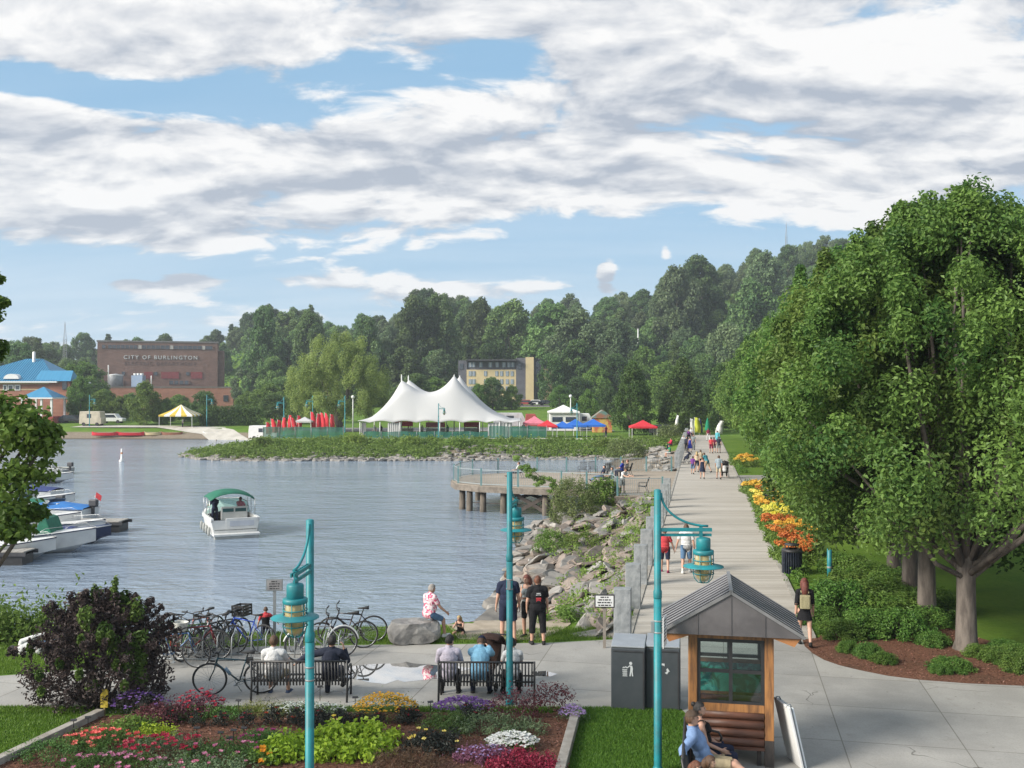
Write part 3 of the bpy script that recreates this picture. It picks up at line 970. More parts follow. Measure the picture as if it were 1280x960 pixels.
def make_kiosk():
    y0 = 16.87; x0, x1 = 3.0, 4.42; y1 = y0 + 1.15
    root = thing('information_kiosk', 'wooden kiosk with a dark gabled metal roof and window panes, standing beside the plaza', 'kiosk', ((x0 + x1) / 2, y0, 0), -BWA)
    L = (x1 - x0) / 2
    for i, (x, y) in enumerate([(-L + .075, 0.075), (L - .075, .075), (-L + .075, 1.075), (L - .075, 1.075)]):
        mb = MB(); mb.box((x, y, 1.36), (.15, .15, 1.82)); p = mb.build('post', WOOD, root, .008)
        mb = MB(); mb.box((x, y, .225), (.155, .155, .45)); mb.build('base', CHAR, p, .008)
    mb = MB(); mb.box((0, .075, 2.19), (2 * L - .3, .12, .12)); mb.box((0, 1.075, 2.19), (2 * L - .3, .12, .12))
    mb.box((-L + .075, .575, 2.19), (.12, .85, .12)); mb.box((L - .075, .575, 2.19), (.12, .85, .12))
    mb.build('beam', WOOD, root)
    for yy, nm in ((.05, 0), (1.1, 1)):
        mb = MB()
        w = 2 * L - .31
        for x in (-w / 2 + .025, 0, w / 2 - .025): mb.box((x, yy, 1.575), (.055 if x else .06, .06, 1.1))
        for z in (1.05, 1.58, 2.10): mb.box((0, yy, z), (w, .052, .055))
        fr = mb.build('window_frame', BLACK, root)
        mb = MB(); mb.box((0, yy + .002, 1.575), (w - .06, .008, 1.06)); mb.build('pane', PANE, fr)
    # side panels with boards above
    for sx in (-1, 1):
        mb = MB(); mb.box((sx * (L - .075), .575, 1.575), (.05, .85, .06)); mb.box((sx * (L - .075), .575, 1.05), (.05, .85, .06)); mb.build('side_rail', BLACK, root)
        mb = MB()
        for k in range(5): mb.box((sx * (L - .075), .575, .44 + k * .145), (.06, .85, .135))
        mb.build('side_boards', WOODH, root)
    for yy in (.06, 1.09):
        mb = MB()
        for k in range(4):
            n = 9; pts = [(-L + .16, yy, .40 + k * .148), (L - .16, yy, .40 + k * .148)]
            mb.tube(pts, .076, 10)
        mb.box((0, yy, .97), (2 * L - .31, .1, .13), mi=1)
        mb.box((0, yy, .30), (2 * L - .31, .14, .05), mi=0)
        mb.build('front_boards', [WOODH, WOOD], root)
    for sx in (-1, 1):
        mb = MB(); mb.box((sx * (L - .24), .1, .14), (.07, .09, .28)); mb.build('leg', CHAR, root)
    # display inside: green map panel on a sloping board
    m, t, b = newmat('map_panel'); co = t.coord(); n1 = t.noise(co, 5, 3, .5, 1.2)
    t.put(b.inputs['Base Color'], t.mix(t.smooth(n1, .42, .6), (.006, .055, .05), (.03, .19, .165))); b.inputs['Roughness'].default_value = .25
    mb = MB(); mb.box((0, .62, 1.33), (2 * L - .34, .03, .52), rx=R(-12)); dp = mb.build('map_board', m, root)
    mb = MB(); mb.box((0, .665, 1.60), (2 * L - .34, .05, .06)); mb.box((0, .57, 1.06), (2 * L - .34, .05, .05)); mb.build('board_frame', mat('brown_ledge', (.14, .085, .05), (.07, .045, .03), 5, .6), dp)
    mb = MB(); mb.box((0, .58, .98), (2 * L - .3, .9, .04)); mb.build('floor_board', WOODH, root)
    # roof: gable over x, ridge runs away from us
    ye0, ye1 = -.28, 1.5; W = 1.145; ze, zr = 2.30, 2.98; th = .05
    for sx in (-1, 1):
        mb = MB()
        sl = Vector((sx * W, 0, ze - zr)); n = Vector((-sl.z * sx, 0, sx * sl.x)) ; n.normalize()
        a = [Vector((0, y, zr)) for y in (ye0, ye1)]; e = [Vector((sx * (W + .04), y, ze - .024)) for y in (ye0, ye1)]
        top = [a[0], a[1], e[1], e[0]]; bot = [p - Vector((0, 0, .045)) for p in top]
        vs = top + bot
        mb.add(vs, [(0, 1, 2, 3), (7, 6, 5, 4), (0, 4, 5, 1), (1, 5, 6, 2), (2, 6, 7, 3), (3, 7, 4, 0)])
        k = 8
        for i in range(k + 1):
            yy = ye0 + .02 + (ye1 - ye0 - .04) * i / k
            mb.bar((sx * .01, yy, zr + .001), (sx * (W + .05), yy, ze - .029), .075, .012, 1)
        mb.build('roof_slope', [ROOF_SHADE, mat('seam_metal', (.23, .225, .235), (.28, .275, .285), 3, .5, .2)], root)
        mb = MB()
        for yy in (ye0 + .06, ye1 - .08):
            mb.slab([(sx * (W - .02), ze - .06), (sx * (L - .06), ze - .06 ), (sx * (L - .02), ze - .08), (sx * (W - .12), ze - .20)][::sx], yy, yy + .05)
        mb.box((sx * (W + L) / 2, (ye0 + ye1) / 2, ze - .055), (W - L, ye1 - ye0 - .12, .02))
        mb.build('eave', mat('orange_soffit', (.42, .19, .07), (.30, .125, .045), 3, .5), root)
    for yy in (ye0 + .012, ye1 - .05):
        mb = MB()
        mb.slab([(-W - .03, ze - .05), (W + .03, ze - .05), (W + .03, ze - .03), (0, zr - .046), (-W - .03, ze - .03)], yy, yy + .03)
        for x in (-.55, 0, .55):
            mb.box((x, yy - .006, (ze - .05 + zr - .06 - abs(x) * .594) / 2 + .0), (.012, .014, (zr - .06 - abs(x) * .594) - (ze - .05)))
        mb.build('gable', GABLE, root)
    mb = MB(); mb.bar((0, ye0 - .012, zr + .028), (0, ye1 + .012, zr + .028), .06, .03)
    for sx in (-1, 1):
        mb.bar((0, ye0 - .004, zr - .005), (sx * (W + .045), ye0 - .004, ze - .035), .03, .05)
    mb.build('ridge_cap', mat('ridge_metal', (.25, .245, .25), (.2, .2, .2), 3, .45, .4), root)
    return root


make_kiosk()
# white folding sign board leaning against the kiosk
root = thing('sandwich_board', 'white folded sandwich board leaning on the side of the kiosk', 'sign board', (4.62, 16.95, 0), R(8))
mb = MB(); mb.box((.10, .0, .52), (.045, .62, 1.08), ry=R(-13)); mb.build('panel', WHITE, root, .012)
mb = MB(); mb.box((.17, .02, .51), (.035, .6, 1.06), ry=R(-13)); mb.build('panel', mat('white_plastic', (.62, .66, .68), (.56, .6, .62), 2, .35), root, .012)
mb = MB()
for y in (-.22, .22): mb.tube([(-.04, y, 1.02), (-.02, y, 1.075), (.03, y, 1.07), (.05, y, 1.02)], .012, 6)
mb.build('hinge', GREYMET, root)

# ---------------------------------------------------------------- litter bins
BIN = mat('bin_slate', (.055, .066, .075), (.07, .08, .09), 2, .5)
BINTOP = mat('bin_top', (.42, .44, .46), (.36, .38, .40), 3, .35, .5)


def icon_person(mb, k=0):
    def c(x, z, r, n=10): return [(x + r * math.cos(2 * PI * k / n), z + r * math.sin(2 * PI * k / n)) for k in range(n)]
    mb.slab(c(.055, .125, .032), -.006, 0)
    mb.slab([(.02, .085), (.085, .08), (.10, .02), (.095, -.03), (.105, -.13), (.08, -.13), (.07, -.04), (.055, -.13), (.03, -.13), (.045, -.02), (.05, .045)], -.006, 0)
    mb.bar((.03, -.003, .07), (-.02, -.003, .03), .006, .018); mb.bar((-.02, -.003, .03), (-.045, -.003, .06), .006, .018)
    for x in (-.10, -.075, -.05, -.025): mb.bar((x, -.003, .0), (x + (.0 if x > -.07 else .012), -.003, -.13), .006, .011)
    for z in (.0, -.045, -.09, -.13): mb.bar((-.115 + (.0 if z == 0 else .006), -.003, z), (-.012, -.003, z), .006, .011)
    for a, b in (((-.07, .03), (-.05, .055)), ((-.1, .025), (-.085, .05))): mb.bar((a[0], -.003, a[1]), (b[0], -.003, b[1]), .006, .02)


def icon_recycle(mb, k0=0):
    for k in (k0,):
        a = PI / 2 + k * 2 * PI / 3
        def P(r, t): return (r * math.cos(a + t), r * math.sin(a + t))
        p1 = P(.125, -.38); p2 = P(.125, .38); q1 = P(.07, -.55); q2 = P(.07, .55)
        mb.slab([P(.075, -.5), P(.125, -.30), P(.125, .28), P(.088, .34), P(.085, -.1)][::-1], -.006, 0)
        mb.slab([P(.15, .25), P(.065, .42), P(.10, .86)], -.006, 0)


def make_bin(x, label, icon):
    y = 19.83; w, dp, h = .675, .72, 1.22
    root = thing('waste_bin', label, 'bin', (x, y, 0), -BWA, 'pair of dark bins by the lawn')
    mb = MB(); mb.box((0, dp / 2, h / 2), (w, dp, h)); mb.build('body', BIN, root, .02)
    mb = MB(); mb.slab([(-w / 2, h), (w / 2, h), (w / 2, h + .05), (-w / 2, h + .05)], 0.0, dp)
    mb2 = MB()
    o = [(0, h + .003), (dp, h + .003), (dp, h + .13), (.10, h + .075), (0, h + .04)]
    vs = [(-w / 2, a, b) for a, b in o] + [(w / 2, a, b) for a, b in o]; n = 5
    mb2.add(vs, [tuple(range(n))[::-1], tuple(range(n, 2 * n))] + [(i, (i + 1) % n, n + (i + 1) % n, n + i) for i in range(n)])
    mb2.build('lid', BINTOP, root, .015)
    mb = MB(); mb.box((w / 2 - .03, -.008, h / 2 - .01), (.03, .012, h - .1)); mb.box((0, -.008, h - .06), (w - .1, .012, .02)); mb.build('trim', DARKMET, root)
    for k in range(3 if icon is icon_recycle else 1):
        mb = MB(); icon(mb, k); o = mb.build('printed_arrow' if icon is icon_recycle else 'print', mat('pale_print', (.62, .65, .66), (.6, .63, .64), 4, .5), root)
        o.location = (0, -.003, .80)
    return root


make_bin(AT(785, 880, 19.83).x, 'dark grey bin showing a person tossing litter, next to the lawn', icon_person)
make_bin(AT(828.5, 880, 19.83).x, 'dark grey bin with a recycling triangle, half behind the teal lamp', icon_recycle)

# ---------------------------------------------------------------- granite bollards
GRAN = mat('granite', (.20, .215, .225), (.30, .315, .325), 3.2, .85, bump=.5, bsc=14, detail=10)


def rough_block(mb, w, dp, h, seed, n=5, amp=.012):
    g = []
    for j in range(n * 2 + 1):
        z = h * j / (n * 2)
        for k in range(4 * n):
            s = k // n; u = (k % n) / n * 2 - 1
            x, y = ((u, -1), (1, u), (-u, 1), (-1, -u))[s]
            q = mnoise.noise((x * 2 + seed, y * 2, z * 3)) * amp
            edge = 1 - .03 * (abs(x) > .9 and abs(y) > .9)
            g.append((x * w / 2 * edge + q, y * dp / 2 * edge + q, z))
    m = 4 * n
    fs = [(j * m + k, j * m + (k + 1) % m, (j + 1) * m + (k + 1) % m, (j + 1) * m + k) for j in range(n * 2) for k in range(m)]
    fs.append(tuple(n * 2 * m + k for k in range(m)))
    mb.add(g, fs)


mb = MB(); rough_block(mb, .44, .34, 1.36, 3); boll = mb.build('stone_bollard', GRAN, None, .012)
tag(boll, 'rough grey granite post on the water side of the boardwalk', 'bollard', 'granite posts along the boardwalk')
d = 25.36; k = 0
bd = []
while d < 59: bd.append(d); d += 3.65
d = 84
while d < 146: bd.append(d); d += 3.65
for k, dd in enumerate(bd):
    lab = ['granite post closest to the bins, behind the small white sign', 'second granite post from the bins along the rocky slope'][k] if k < 2 else 'rough grey granite post farther along the boardwalk edge' if dd < 70 else 'granite post beyond the round deck on the boardwalk edge'
    grp = 'granite posts along the boardwalk' if dd < 70 else 'granite posts beyond the deck'
    if k == 0:
        boll.location = (bl(dd) - .22, dd, -.02); boll.rotation_euler = (0, 0, -BWA * .9); boll['label'] = lab
    else: dup(boll, (bl(dd) - .2, dd, -.02), -BWA * .9 + rnd.uniform(-.03, .03) + PI * (k % 2), lab, grp)

# ---------------------------------------------------------------- small signs
def post_sign(name, label, x, y, z, w, h, ph, face, rows, frame_m, post_m, rz=0, ch=None):
    root = thing(name, label, 'sign', (x, y, z), rz)
    mb = MB(); mb.box((0, .03, ph / 2), (.07, .05, ph)); mb.build('post', post_m, root)
    mb = MB(); mb.box((0, 0, ph - h / 2 + .06), (w, .02, h)); fr = mb.build('panel', frame_m, root)
    mb = MB(); mb.box((0, -.0125, ph - h / 2 + .06), (w - .06, .006, h - .06)); f = mb.build('face', face, fr)
    mb = MB(); r2 = random.Random(len(name) + rows)
    for k in range(rows):
        zz = ph + .06 - h * (k + 1) / (rows + 1); wt = (w - .14) * (.55 if k == 0 else r2.uniform(.8, 1)); xx = -wt / 2
        while xx < wt / 2:
            ww = r2.uniform(.03, .09); ww = min(ww, wt / 2 - xx)
            mb.box((xx + ww / 2, -.0175, zz), (ww, .003, h / (rows + 1) * .45)); xx += ww + .018
    mb.build('lettering', BLACK, fr)


p = G(756, 803)
post_sign('notice_sign', 'white lettered notice on a thin wooden post in front of the first granite post', 2.29, 24.6, -.05, .5, .33, 1.32, WHITE, 4, BLACK, mat('post_wood', (.26, .23, .2), (.2, .17, .14), 3, .85), R(-2))
post_sign('notice_sign', 'grey notice on a metal post between the bicycles at the water edge', AT(343, 790, 25.3).x, 25.3, -.2, .42, .30, 1.72, mat('aged_sign', (.33, .32, .32), (.25, .245, .25), 5, .6), 4, GREYMET, GREYMET, R(6))

# round black litter bin and cut-off teal pole beside the flower border
p = G(990, 718)
root = thing('litter_bin', 'round black slatted litter bin beside the orange flowers', 'litter bin', p)
mb = MB()
for k in range(26):
    a = 2 * PI * k / 26
    mb.bar((.33 * math.cos(a), .33 * math.sin(a), .05), (.33 * math.cos(a), .33 * math.sin(a), .82), .055, .02)
mb.lathe([(.30, .03), (.30, .8)], n=20); mb.build('body', mat('bin_navy', (.018, .024, .04), (.03, .035, .05), 4, .4), root)
mb = MB(); mb.lathe([(.345, .8), (.36, .83), (.36, .87), (.24, .90), (.2, .9)], n=26, cap=False); mb.build('rim', BLACK, root)
mb = MB(); mb.lathe([(.24, 1.02), (.25, 1.03), (.24, 1.07), (.05, 1.10)], n=20)
for k in range(4):
    a = PI / 4 + k * PI / 2; mb.bar((.27 * math.cos(a), .27 * math.sin(a), .87), (.22 * math.cos(a), .22 * math.sin(a), 1.04), .04, .015)
mb.build('rain_cover', BLACK, root)
dup(root, (br(54) + 1.0, 54, 0), 0, 'black litter bin half hidden among the yellow daylilies')
p = G(1037, 731)
root = thing('marker_pole', 'short teal pole standing among the green shrubs', 'pole', p)
mb = MB(); mb.lathe([(.08, 0), (.08, 1.2), (.03, 1.22)], n=14); mb.build('post', TEAL, root)
mb = MB(); mb.lathe([(.083, .55), (.085, .56), (.085, .6), (.083, .61)], n=14); mb.build('band', GREYMET, root)

# ---------------------------------------------------------------- benches
def make_bench(label, loc, rz, L=1.95, name='park_bench'):
    root = thing(name, label, 'bench', loc, rz)
    n = int(L / .068)
    mb = MB()
    for k in range(n + 1):
        x = -L / 2 + .05 + (L - .1) * k / n
        mb.tube([(x, -.24, .33), (x, -.27, .46), (x, -.34, .84)], .0185, 6)
    mb.tube([(-L / 2, -.34, .84), (L / 2, -.34, .84)], .022, 8); mb.tube([(-L / 2, -.25, .42), (L / 2, -.25, .42)], .018, 8)
    mb.build('backrest', BLACK, root)
    mb = MB()
    for k in range(n + 1):
        x = -L / 2 + .05 + (L - .1) * k / n
        mb.tube([(x, -.24, .405), (x, .0, .42), (x, .20, .44), (x, .235, .41)], .0145, 6)
    mb.tube([(-L / 2, .235, .41), (L / 2, .235, .41)], .018, 8)
    mb.build('seat', BLACK, root)
    for x in (-L / 2, L / 2):
        mb = MB()
        mb.tube([(x, -.36, .0), (x, -.27, .42), (x, -.35, .86)], .022, 8); mb.tube([(x, .22, 0), (x, .23, .42)], .022, 8)
        mb.tube([(x, -.36, .2), (x, .22, .2)], .014, 6); mb.tube([(x, -.26, .4), (x, .23, .4)], .018, 6)
        mb.build('leg', BLACK, root)
        mb = MB(); mb.tube([(x, -.31, .66), (x, .1, .66), (x, .21, .64), (x, .26, .56), (x, .23, .42)], .02, 8); mb.build('armrest', BLACK, root)
    return root


BE1 = make_bench('black slatted bench with the man in white and the man in a dark suit', (AT(377.5, 870, 20.6).x, 20.62, 0), R(1))
BE2 = dup(BE1, (AT(609, 870, 20.55).x, 20.55, 0), R(-1.5), 'black slatted bench seating three people beside a stroller')
BE3 = dup(BE1, (3.06, 15.72, 0), R(-101), 'black bench on the lawn in front of the kiosk with a couple seated')

# ---------------------------------------------------------------- bicycles
def circle(c, r, n=32, tilt=None): return [(c[0], c[1] + r * math.cos(2 * PI * k / n), c[2] + r * math.sin(2 * PI * k / n)) for k in range(n)]


def make_bike(label, colour, loc, rz, lean=0, drop=False, extra=None, group=None, steer=0, fender=None, r=.352):
    """bicycle along +Y (front), wheels on the ground"""
    root = thing('bicycle', label, 'bicycle', loc, rz, group)
    root.rotation_euler = (0, lean, rz)
    fm = mat('bike_' + '%02d%02d%02d' % tuple(int(c * 99) for c in colour), colour, tuple(c * .85 for c in colour), 3, .3, .2, spec=.6)
    wb = 1.04; rear = Vector((0, -wb / 2, r)); front = Vector((0, wb / 2, r)); bb = Vector((0, -.08, .28))
    stp = Vector((0, -.24, .80)); hd = Vector((0, .34, .82)); hb = Vector((0, .385, .70))
    mb = MB()
    for a, b, rr in ((bb, stp, .016), (stp + Vector((0, .02, -.06)), hd + Vector((0, -.0, -.02)), .016), (bb, hb, .018), (hd, hb, .02)): mb.tube([a, b], rr, 8)
    for sx in (-1, 1):
        mb.tube([bb + Vector((sx * .03, 0, 0)), rear + Vector((sx * .055, 0, 0))], .009, 6); mb.tube([stp + Vector((sx * .02, .02, -.08)), rear + Vector((sx * .055, 0, 0))], .008, 6)
    mb.build('frame', fm, root)
    mb = MB()
    for sx in (-1, 1): mb.tube([hb + Vector((sx * .045, .01, -.01)), hb + Vector((sx * .05, .03, -.12)), front + Vector((sx * .05, 0, 0))], .011, 6)
    mb.tube([hb + Vector((-.05, .01, -.01)), hb + Vector((.05, .01, -.01))], .013, 6)
    mb.build('fork', fm, root)
    for c, nm in ((rear, 'rear'), (front, 'front')):
        mb = MB(); mb.tube(circle(c, r - .028), .011, 6, closed=True)
        mb.tube([c + Vector((-.05, 0, 0)), c + Vector((.05, 0, 0))], .018, 8)
        for k in range(18):
            a = 2 * PI * k / 18
            mb.bar(c + Vector((.015 * (-1) ** k, 0, 0)), c + Vector((0, (r - .03) * math.cos(a), (r - .03) * math.sin(a))), .0035, .0035)
        w = mb.build('wheel', GALV, root)
        mb = MB(); mb.tube(circle(c, r - .014, 36), .022, 8, closed=True); mb.build('tyre', RUBBER, w)
        if fender:
            mb = MB(); mb.tube([(c.x, c.y + (r + .03) * math.cos(R(a)), c.z + (r + .03) * math.sin(R(a))) for a in range(20, 175, 14)], .022, 6); mb.build('mudguard', fender, root)
    mb = MB(); mb.tube([stp, stp + Vector((0, -.035, .10))], .014, 8)
    sc = stp + Vector((0, -.04, .13))
    mb.add([(sc.x + a, sc.y + b, sc.z + c_) for a, b, c_ in ((-.075, -.13, .02), (.075, -.13, .02), (.03, .02, .0), (.018, .16, -.01), (-.018, .16, -.01), (-.03, .02, .0),
            (-.07, -.13, -.03), (.07, -.13, -.03), (.022, .02, -.035), (.012, .15, -.03), (-.012, .15, -.03), (-.022, .02, -.035))],
           [(0, 1, 2, 5), (5, 2, 3, 4), (11, 8, 7, 6), (10, 9, 8, 11), (0, 6, 7, 1), (1, 7, 8, 2), (2, 8, 9, 3), (3, 9, 10, 4), (4, 10, 11, 5), (5, 11, 6, 0)], 0, True)
    mb.build('saddle', RUBBER, root)
    mb = MB(); st_ = hd + Vector((0, -.02, .10)); mb.tube([hd, st_, st_ + Vector((0, .07, .03))], .014, 8)
    c = st_ + Vector((0, .07, .03))
    if drop:
        for sx in (-1, 1):
            mb.tube([c, c + Vector((sx * .19, .0, 0)), c + Vector((sx * .20, .09, -.01)), c + Vector((sx * .2, .11, -.07)), c + Vector((sx * .2, .06, -.13)), c + Vector((sx * .2, -.02, -.13))], .013, 6)
    else:
        for sx in (-1, 1): mb.tube([c, c + Vector((sx * .12, .01, .03)), c + Vector((sx * .31, -.05, .04))], .013, 6)
    hbm = mb.build('handlebar', DARKMET, root)
    for sx in (-1, 1):
        mb = MB()
        if not drop: mb.tube([c + Vector((sx * .2, -.02, .037)), c + Vector((sx * .32, -.053, .041))], .019, 6)
        else: mb.tube([c + Vector((sx * .2, .08, -.1)), c + Vector((sx * .2, -.02, -.13))], .017, 6)
        mb.build('grip', RUBBER, hbm)
    mb = MB(); mb.tube([bb + Vector((-.06, 0, 0)), bb + Vector((.06, 0, 0))], .02, 8)
    mb.tube([(.05, bb.y + .095 * math.cos(2 * PI * k / 20), bb.z + .095 * math.sin(2 * PI * k / 20)) for k in range(20)], .006, 5, closed=True)
    for sx in (-1, 1):
        e = bb + Vector((sx * .075, .10 * sx, -.13 * sx)); mb.bar(bb + Vector((sx * .065, 0, 0)), e, .012, .022); mb.box(e + Vector((sx * .05, 0, 0)), (.09, .07, .02))
    mb.build('crankset', GREYMET, root)
    if extra == 'crate':
        mb = MB(); q = Vector((0, -.56, .90))
        for zz in (-.12, -.045, .03, .105):
            for a, b in (((-.17, -.16), (.17, -.16)), ((.17, -.16), (.17, .16)), ((.17, .16), (-.17, .16)), ((-.17, .16), (-.17, -.16))):
                mb.bar(q + Vector((*a, zz)), q + Vector((*b, zz)), .016, .045)
        for a in ((-.17, -.16), (.17, -.16), (.17, .16), (-.17, .16), (0, -.16), (0, .16)): mb.bar(q + Vector((*a, -.14)), q + Vector((*a, .13)), .03, .03)
        mb.box(q + Vector((0, 0, -.14)), (.34, .32, .012)); mb.build('carrier_crate', BLACK, root)
    if extra == 'basket':
        mb = MB(); q = front + Vector((0, .08, .48)); mb.lathe([(.12, -.1), (.17, .1), (.175, .11), (.165, .1)], q, 16, cap=False); mb.lathe([(.01, -.1), (.12, -.1)], q, 16, cap=False)
        mb.build('front_basket', mat('white_basket', (.6, .6, .56), (.45, .45, .42), 20, .6), root)
    if extra == 'bottle':
        mb = MB(); mb.tube([(0, .10, .44), (0, .20, .58)], .036, 10); mb.build('water_bottle', mat('blue_bottle', (.14, .22, .30), (.1, .16, .22), 3, .3), root)
        mb = MB(); mb.box((0, -.30, .74), (.09, .14, .1)); mb.build('saddle_bag', RUBBER, root)
        mb = MB(); mb.tube([(0, .02, .3), (.12, -.1, .0)], .008, 6); mb.build('kickstand', GREYMET, root)
    if extra == 'mirror':
        for sx in (-1, 1):
            mb = MB(); mb.tube([c + Vector((sx * .25, -.03, .04)), c + Vector((sx * .3, .02, .17))], .007, 5); mb.ball(c + Vector((sx * .31, .02, .21)), (.05, .012, .06), 10)
            mb.build('mirror', BLACK, hbm)
    return root


def gv(px, py): p = G(px, py); return Vector((p.x, p.y, .004))


a = gv(262, 887); a = Vector((AT(293, 870, 20.75).x, 20.85, .004))
make_bike('dark teal road bicycle parked alone by the end of the bench', (.012, .06, .085), a, R(97), R(-9), True, 'bottle')
RK = 'bicycles crowded in the lakeside rack'
bikes = [(233, 838, 75, (.04, .10, .22), None, 'blue grey bicycle at the shrub end of the rack, front wheel toward the path'),
         (225, 831, 70, (.30, .02, .02), 'mirror', 'red bicycle with handlebar mirrors behind the purple shrub'),
         (258, 829, 68, (.20, .02, .025), None, 'dark red bicycle tucked into the rack'),
         (262, 824, 60, (.14, .28, .08), 'basket', 'green bicycle with a white front basket in the rack'),
         (278, 822, 66, (.03, .03, .035), None, 'black bicycle in the middle of the rack'),
         (286, 820, 58, (.35, .35, .36), None, 'silver bicycle next to the one with the black crate'),
         (246, 818, 72, (.05, .12, .20), None, 'steel blue bicycle deep in the rack behind the red ones'), (270, 815, 66, (.28, .05, .02), None, 'orange red bicycle at the water side of the rack'), (222, 822, 74, (.10, .22, .12), None, 'pale green bicycle against the shrub in the rack'),
         (300, 818, 62, (.02, .02, .025), 'crate', 'dark bicycle carrying a black crate over its wheel')]
for i, (px, py, rz, colr, ex, lab) in enumerate(bikes):
    q = gv(px, py)
    make_bike(lab, colr, q + Vector((-.35, .28, 0)), R(-rz - 22) if i % 2 == 0 else R(rz + 95), R(rnd.uniform(-8, 8)), False, ex, RK)
make_bike('bright blue mountain bicycle at the open end of the rack', (.02, .07, .42), gv(304, 817) + Vector((0, .1, 0)), R(70), R(6), False, None, RK)
make_bike('black bicycle with red chain guard near the big boulder', (.035, .02, .022), gv(428, 811), R(99), R(-9), False, None)
make_bike('dark bicycle farthest toward the water near the boulder', (.02, .02, .022), gv(438, 808) + Vector((0, .35, 0)), R(98), R(-10), False, None)
make_bike('pale silver bicycle behind the man in the suit', (.5, .5, .5), gv(402, 824), R(112), R(7), False, None, None, 0, WHITE)
make_bike('dark blue bicycle half hidden by the lantern of the lamp', (.03, .04, .10), gv(372, 822), R(28), R(6), False, None)
# the rack
for px in (240, 372):
    q = gv(px, 822)
    root = thing('bicycle_rack', 'grey steel bicycle rack under the crowded bicycles' if px == 240 else 'grey steel bicycle rack behind the bench', 'bike rack', q, R(-4))
    mb = MB()
    for k in range(7): mb.tube([(-1.05 + k * .35, -.25, 0), (-1.05 + k * .35, -.22, .55), (-1.05 + k * .35, .0, .66), (-1.05 + k * .35, .22, .55), (-1.05 + k * .35, .25, 0)], .014, 6)
    mb.build('hoops', GREYMET, root)
    mb = MB(); mb.tube([(-1.15, -.25, .03), (1.15, -.25, .03)], .02, 6); mb.tube([(-1.15, .25, .03), (1.15, .25, .03)], .02, 6); mb.build('rail', GREYMET, root)

# ---------------------------------------------------------------- stones
STONE = mat('slab_stone', (.19, .18, .168), (.30, .278, .25), 2.2, .85, bump=.6, bsc=7, var=.28, detail=8)
STONE2 = mat('brown_stone', (.20, .16, .132), (.30, .245, .205), 2.4, .85, bump=.6, bsc=7, var=.25, detail=8)
BOULDER = mat('boulder_stone', (.16, .155, .15), (.29, .28, .265), 2.0, .9, bump=.9, bsc=5, detail=9)


def rock_mesh(name, dims, seed, m, ang=.55, sub=3):
    """broken stone: a sphere flattened against random planes, then roughened"""
    import bmesh
    r2 = random.Random(seed)
    bm = bmesh.new(); bmesh.ops.create_icosphere(bm, subdivisions=sub, radius=1)
    pl = [(Vector((r2.gauss(0, 1), r2.gauss(0, 1), r2.gauss(0, 1))).normalized(), r2.uniform(ang, .82)) for _ in range(9)]
    pl += [(Vector((0, 0, 1)), .5), (Vector((0, 0, -1)), .5), (Vector((r2.uniform(-.2, .2), 1, 0)).normalized(), .62), (Vector((0, -1, r2.uniform(-.2, .2))).normalized(), .62)]
    for v in bm.verts:
        p = v.co.copy()
        for n, dd in pl:
            k = p.dot(n)
            if k > dd: p -= n * (k - dd)
        p += p.normalized() * (mnoise.noise(p * 2.6 + Vector((seed, 0, 0))) * .07 + mnoise.noise(p * 7 + Vector((0, seed, 0))) * .025)
        v.co = Vector((p.x * dims[0], p.y * dims[1], p.z * dims[2]))
    me = bpy.data.meshes.new(name); bm.to_mesh(me); bm.free(); me.materials.append(m)
    o = bpy.data.objects.new(name, me); COL.objects.link(o)
    return o


slabs = [rock_mesh('flat_stone', (.31, 1.7, .16), 1, STONE), rock_mesh('flat_stone', (.37, 1.4, .18), 2, STONE2), rock_mesh('flat_stone', (.5, 1.1, .2), 3, STONE),
         rock_mesh('flat_stone', (.28, 1.5, .14), 4, STONE2), rock_mesh('riprap_stone', (.5, .6, .36), 5, STONE), rock_mesh('riprap_stone', (.42, .5, .32), 6, STONE2)]
su = set()
def put_rock(k, x, y, z, rot, sc):
    p = slabs[k]
    flat = k < 4
    lab = 'broken grey stone slab lying on the rock slope beside the boardwalk' if flat else 'rounded riprap stone low on the rock slope by the water'
    grp = 'stone slabs of the rock slope' if flat else 'riprap stones at the water line'
    o = place(p, su, (x, y, z), 0, lab, grp, sc); o['category'] = 'rock'; o.rotation_euler = rot


nrk = 0
yv = 27.2
while yv < 62:
    w0 = np.interp(yv, [27, 29.8, 32.5, 36.5, 44, 50.7, 58, 63], [-.3, -2.0, -1.6, -1.0, -.2, .1, .6, 1.5])
    w1 = bl(yv) - .7
    if yv < 30: w0 = 1.4 + (30 - yv) * .35
    elif yv < 33: w0 = max(w0, 1.4 - (yv - 30) * 1.0)
    ns = 8
    for j in range(ns):
        if rnd.random() < .05: continue
        u = (j + rnd.uniform(.05, .95)) / ns
        x = w0 + (w1 - w0) * u; y = yv + rnd.uniform(-.8, .8)
        k = rnd.choice((0, 0, 1, 2, 3, 3, 1)) if u > .3 else rnd.choice((4, 5, 4, 2, 1))
        z = ground_at(x, y) + .12
        rot = (rnd.uniform(-.16, .16), R(-18) + rnd.uniform(-.35, .3), -BWA - .12 + rnd.uniform(-.28, .24) + (PI if rnd.random() < .5 else 0)) if k < 4 else (rnd.uniform(-.4, .4), rnd.uniform(-.4, .4), rnd.uniform(0, 6))
        s = rnd.uniform(.8, 1.4) * (1 if u > .3 else .85)
        put_rock(k, x, y, z, rot, (s, s * rnd.uniform(.85, 1.2), s * rnd.uniform(.55, .9))); nrk += 1
    yv += 1.12
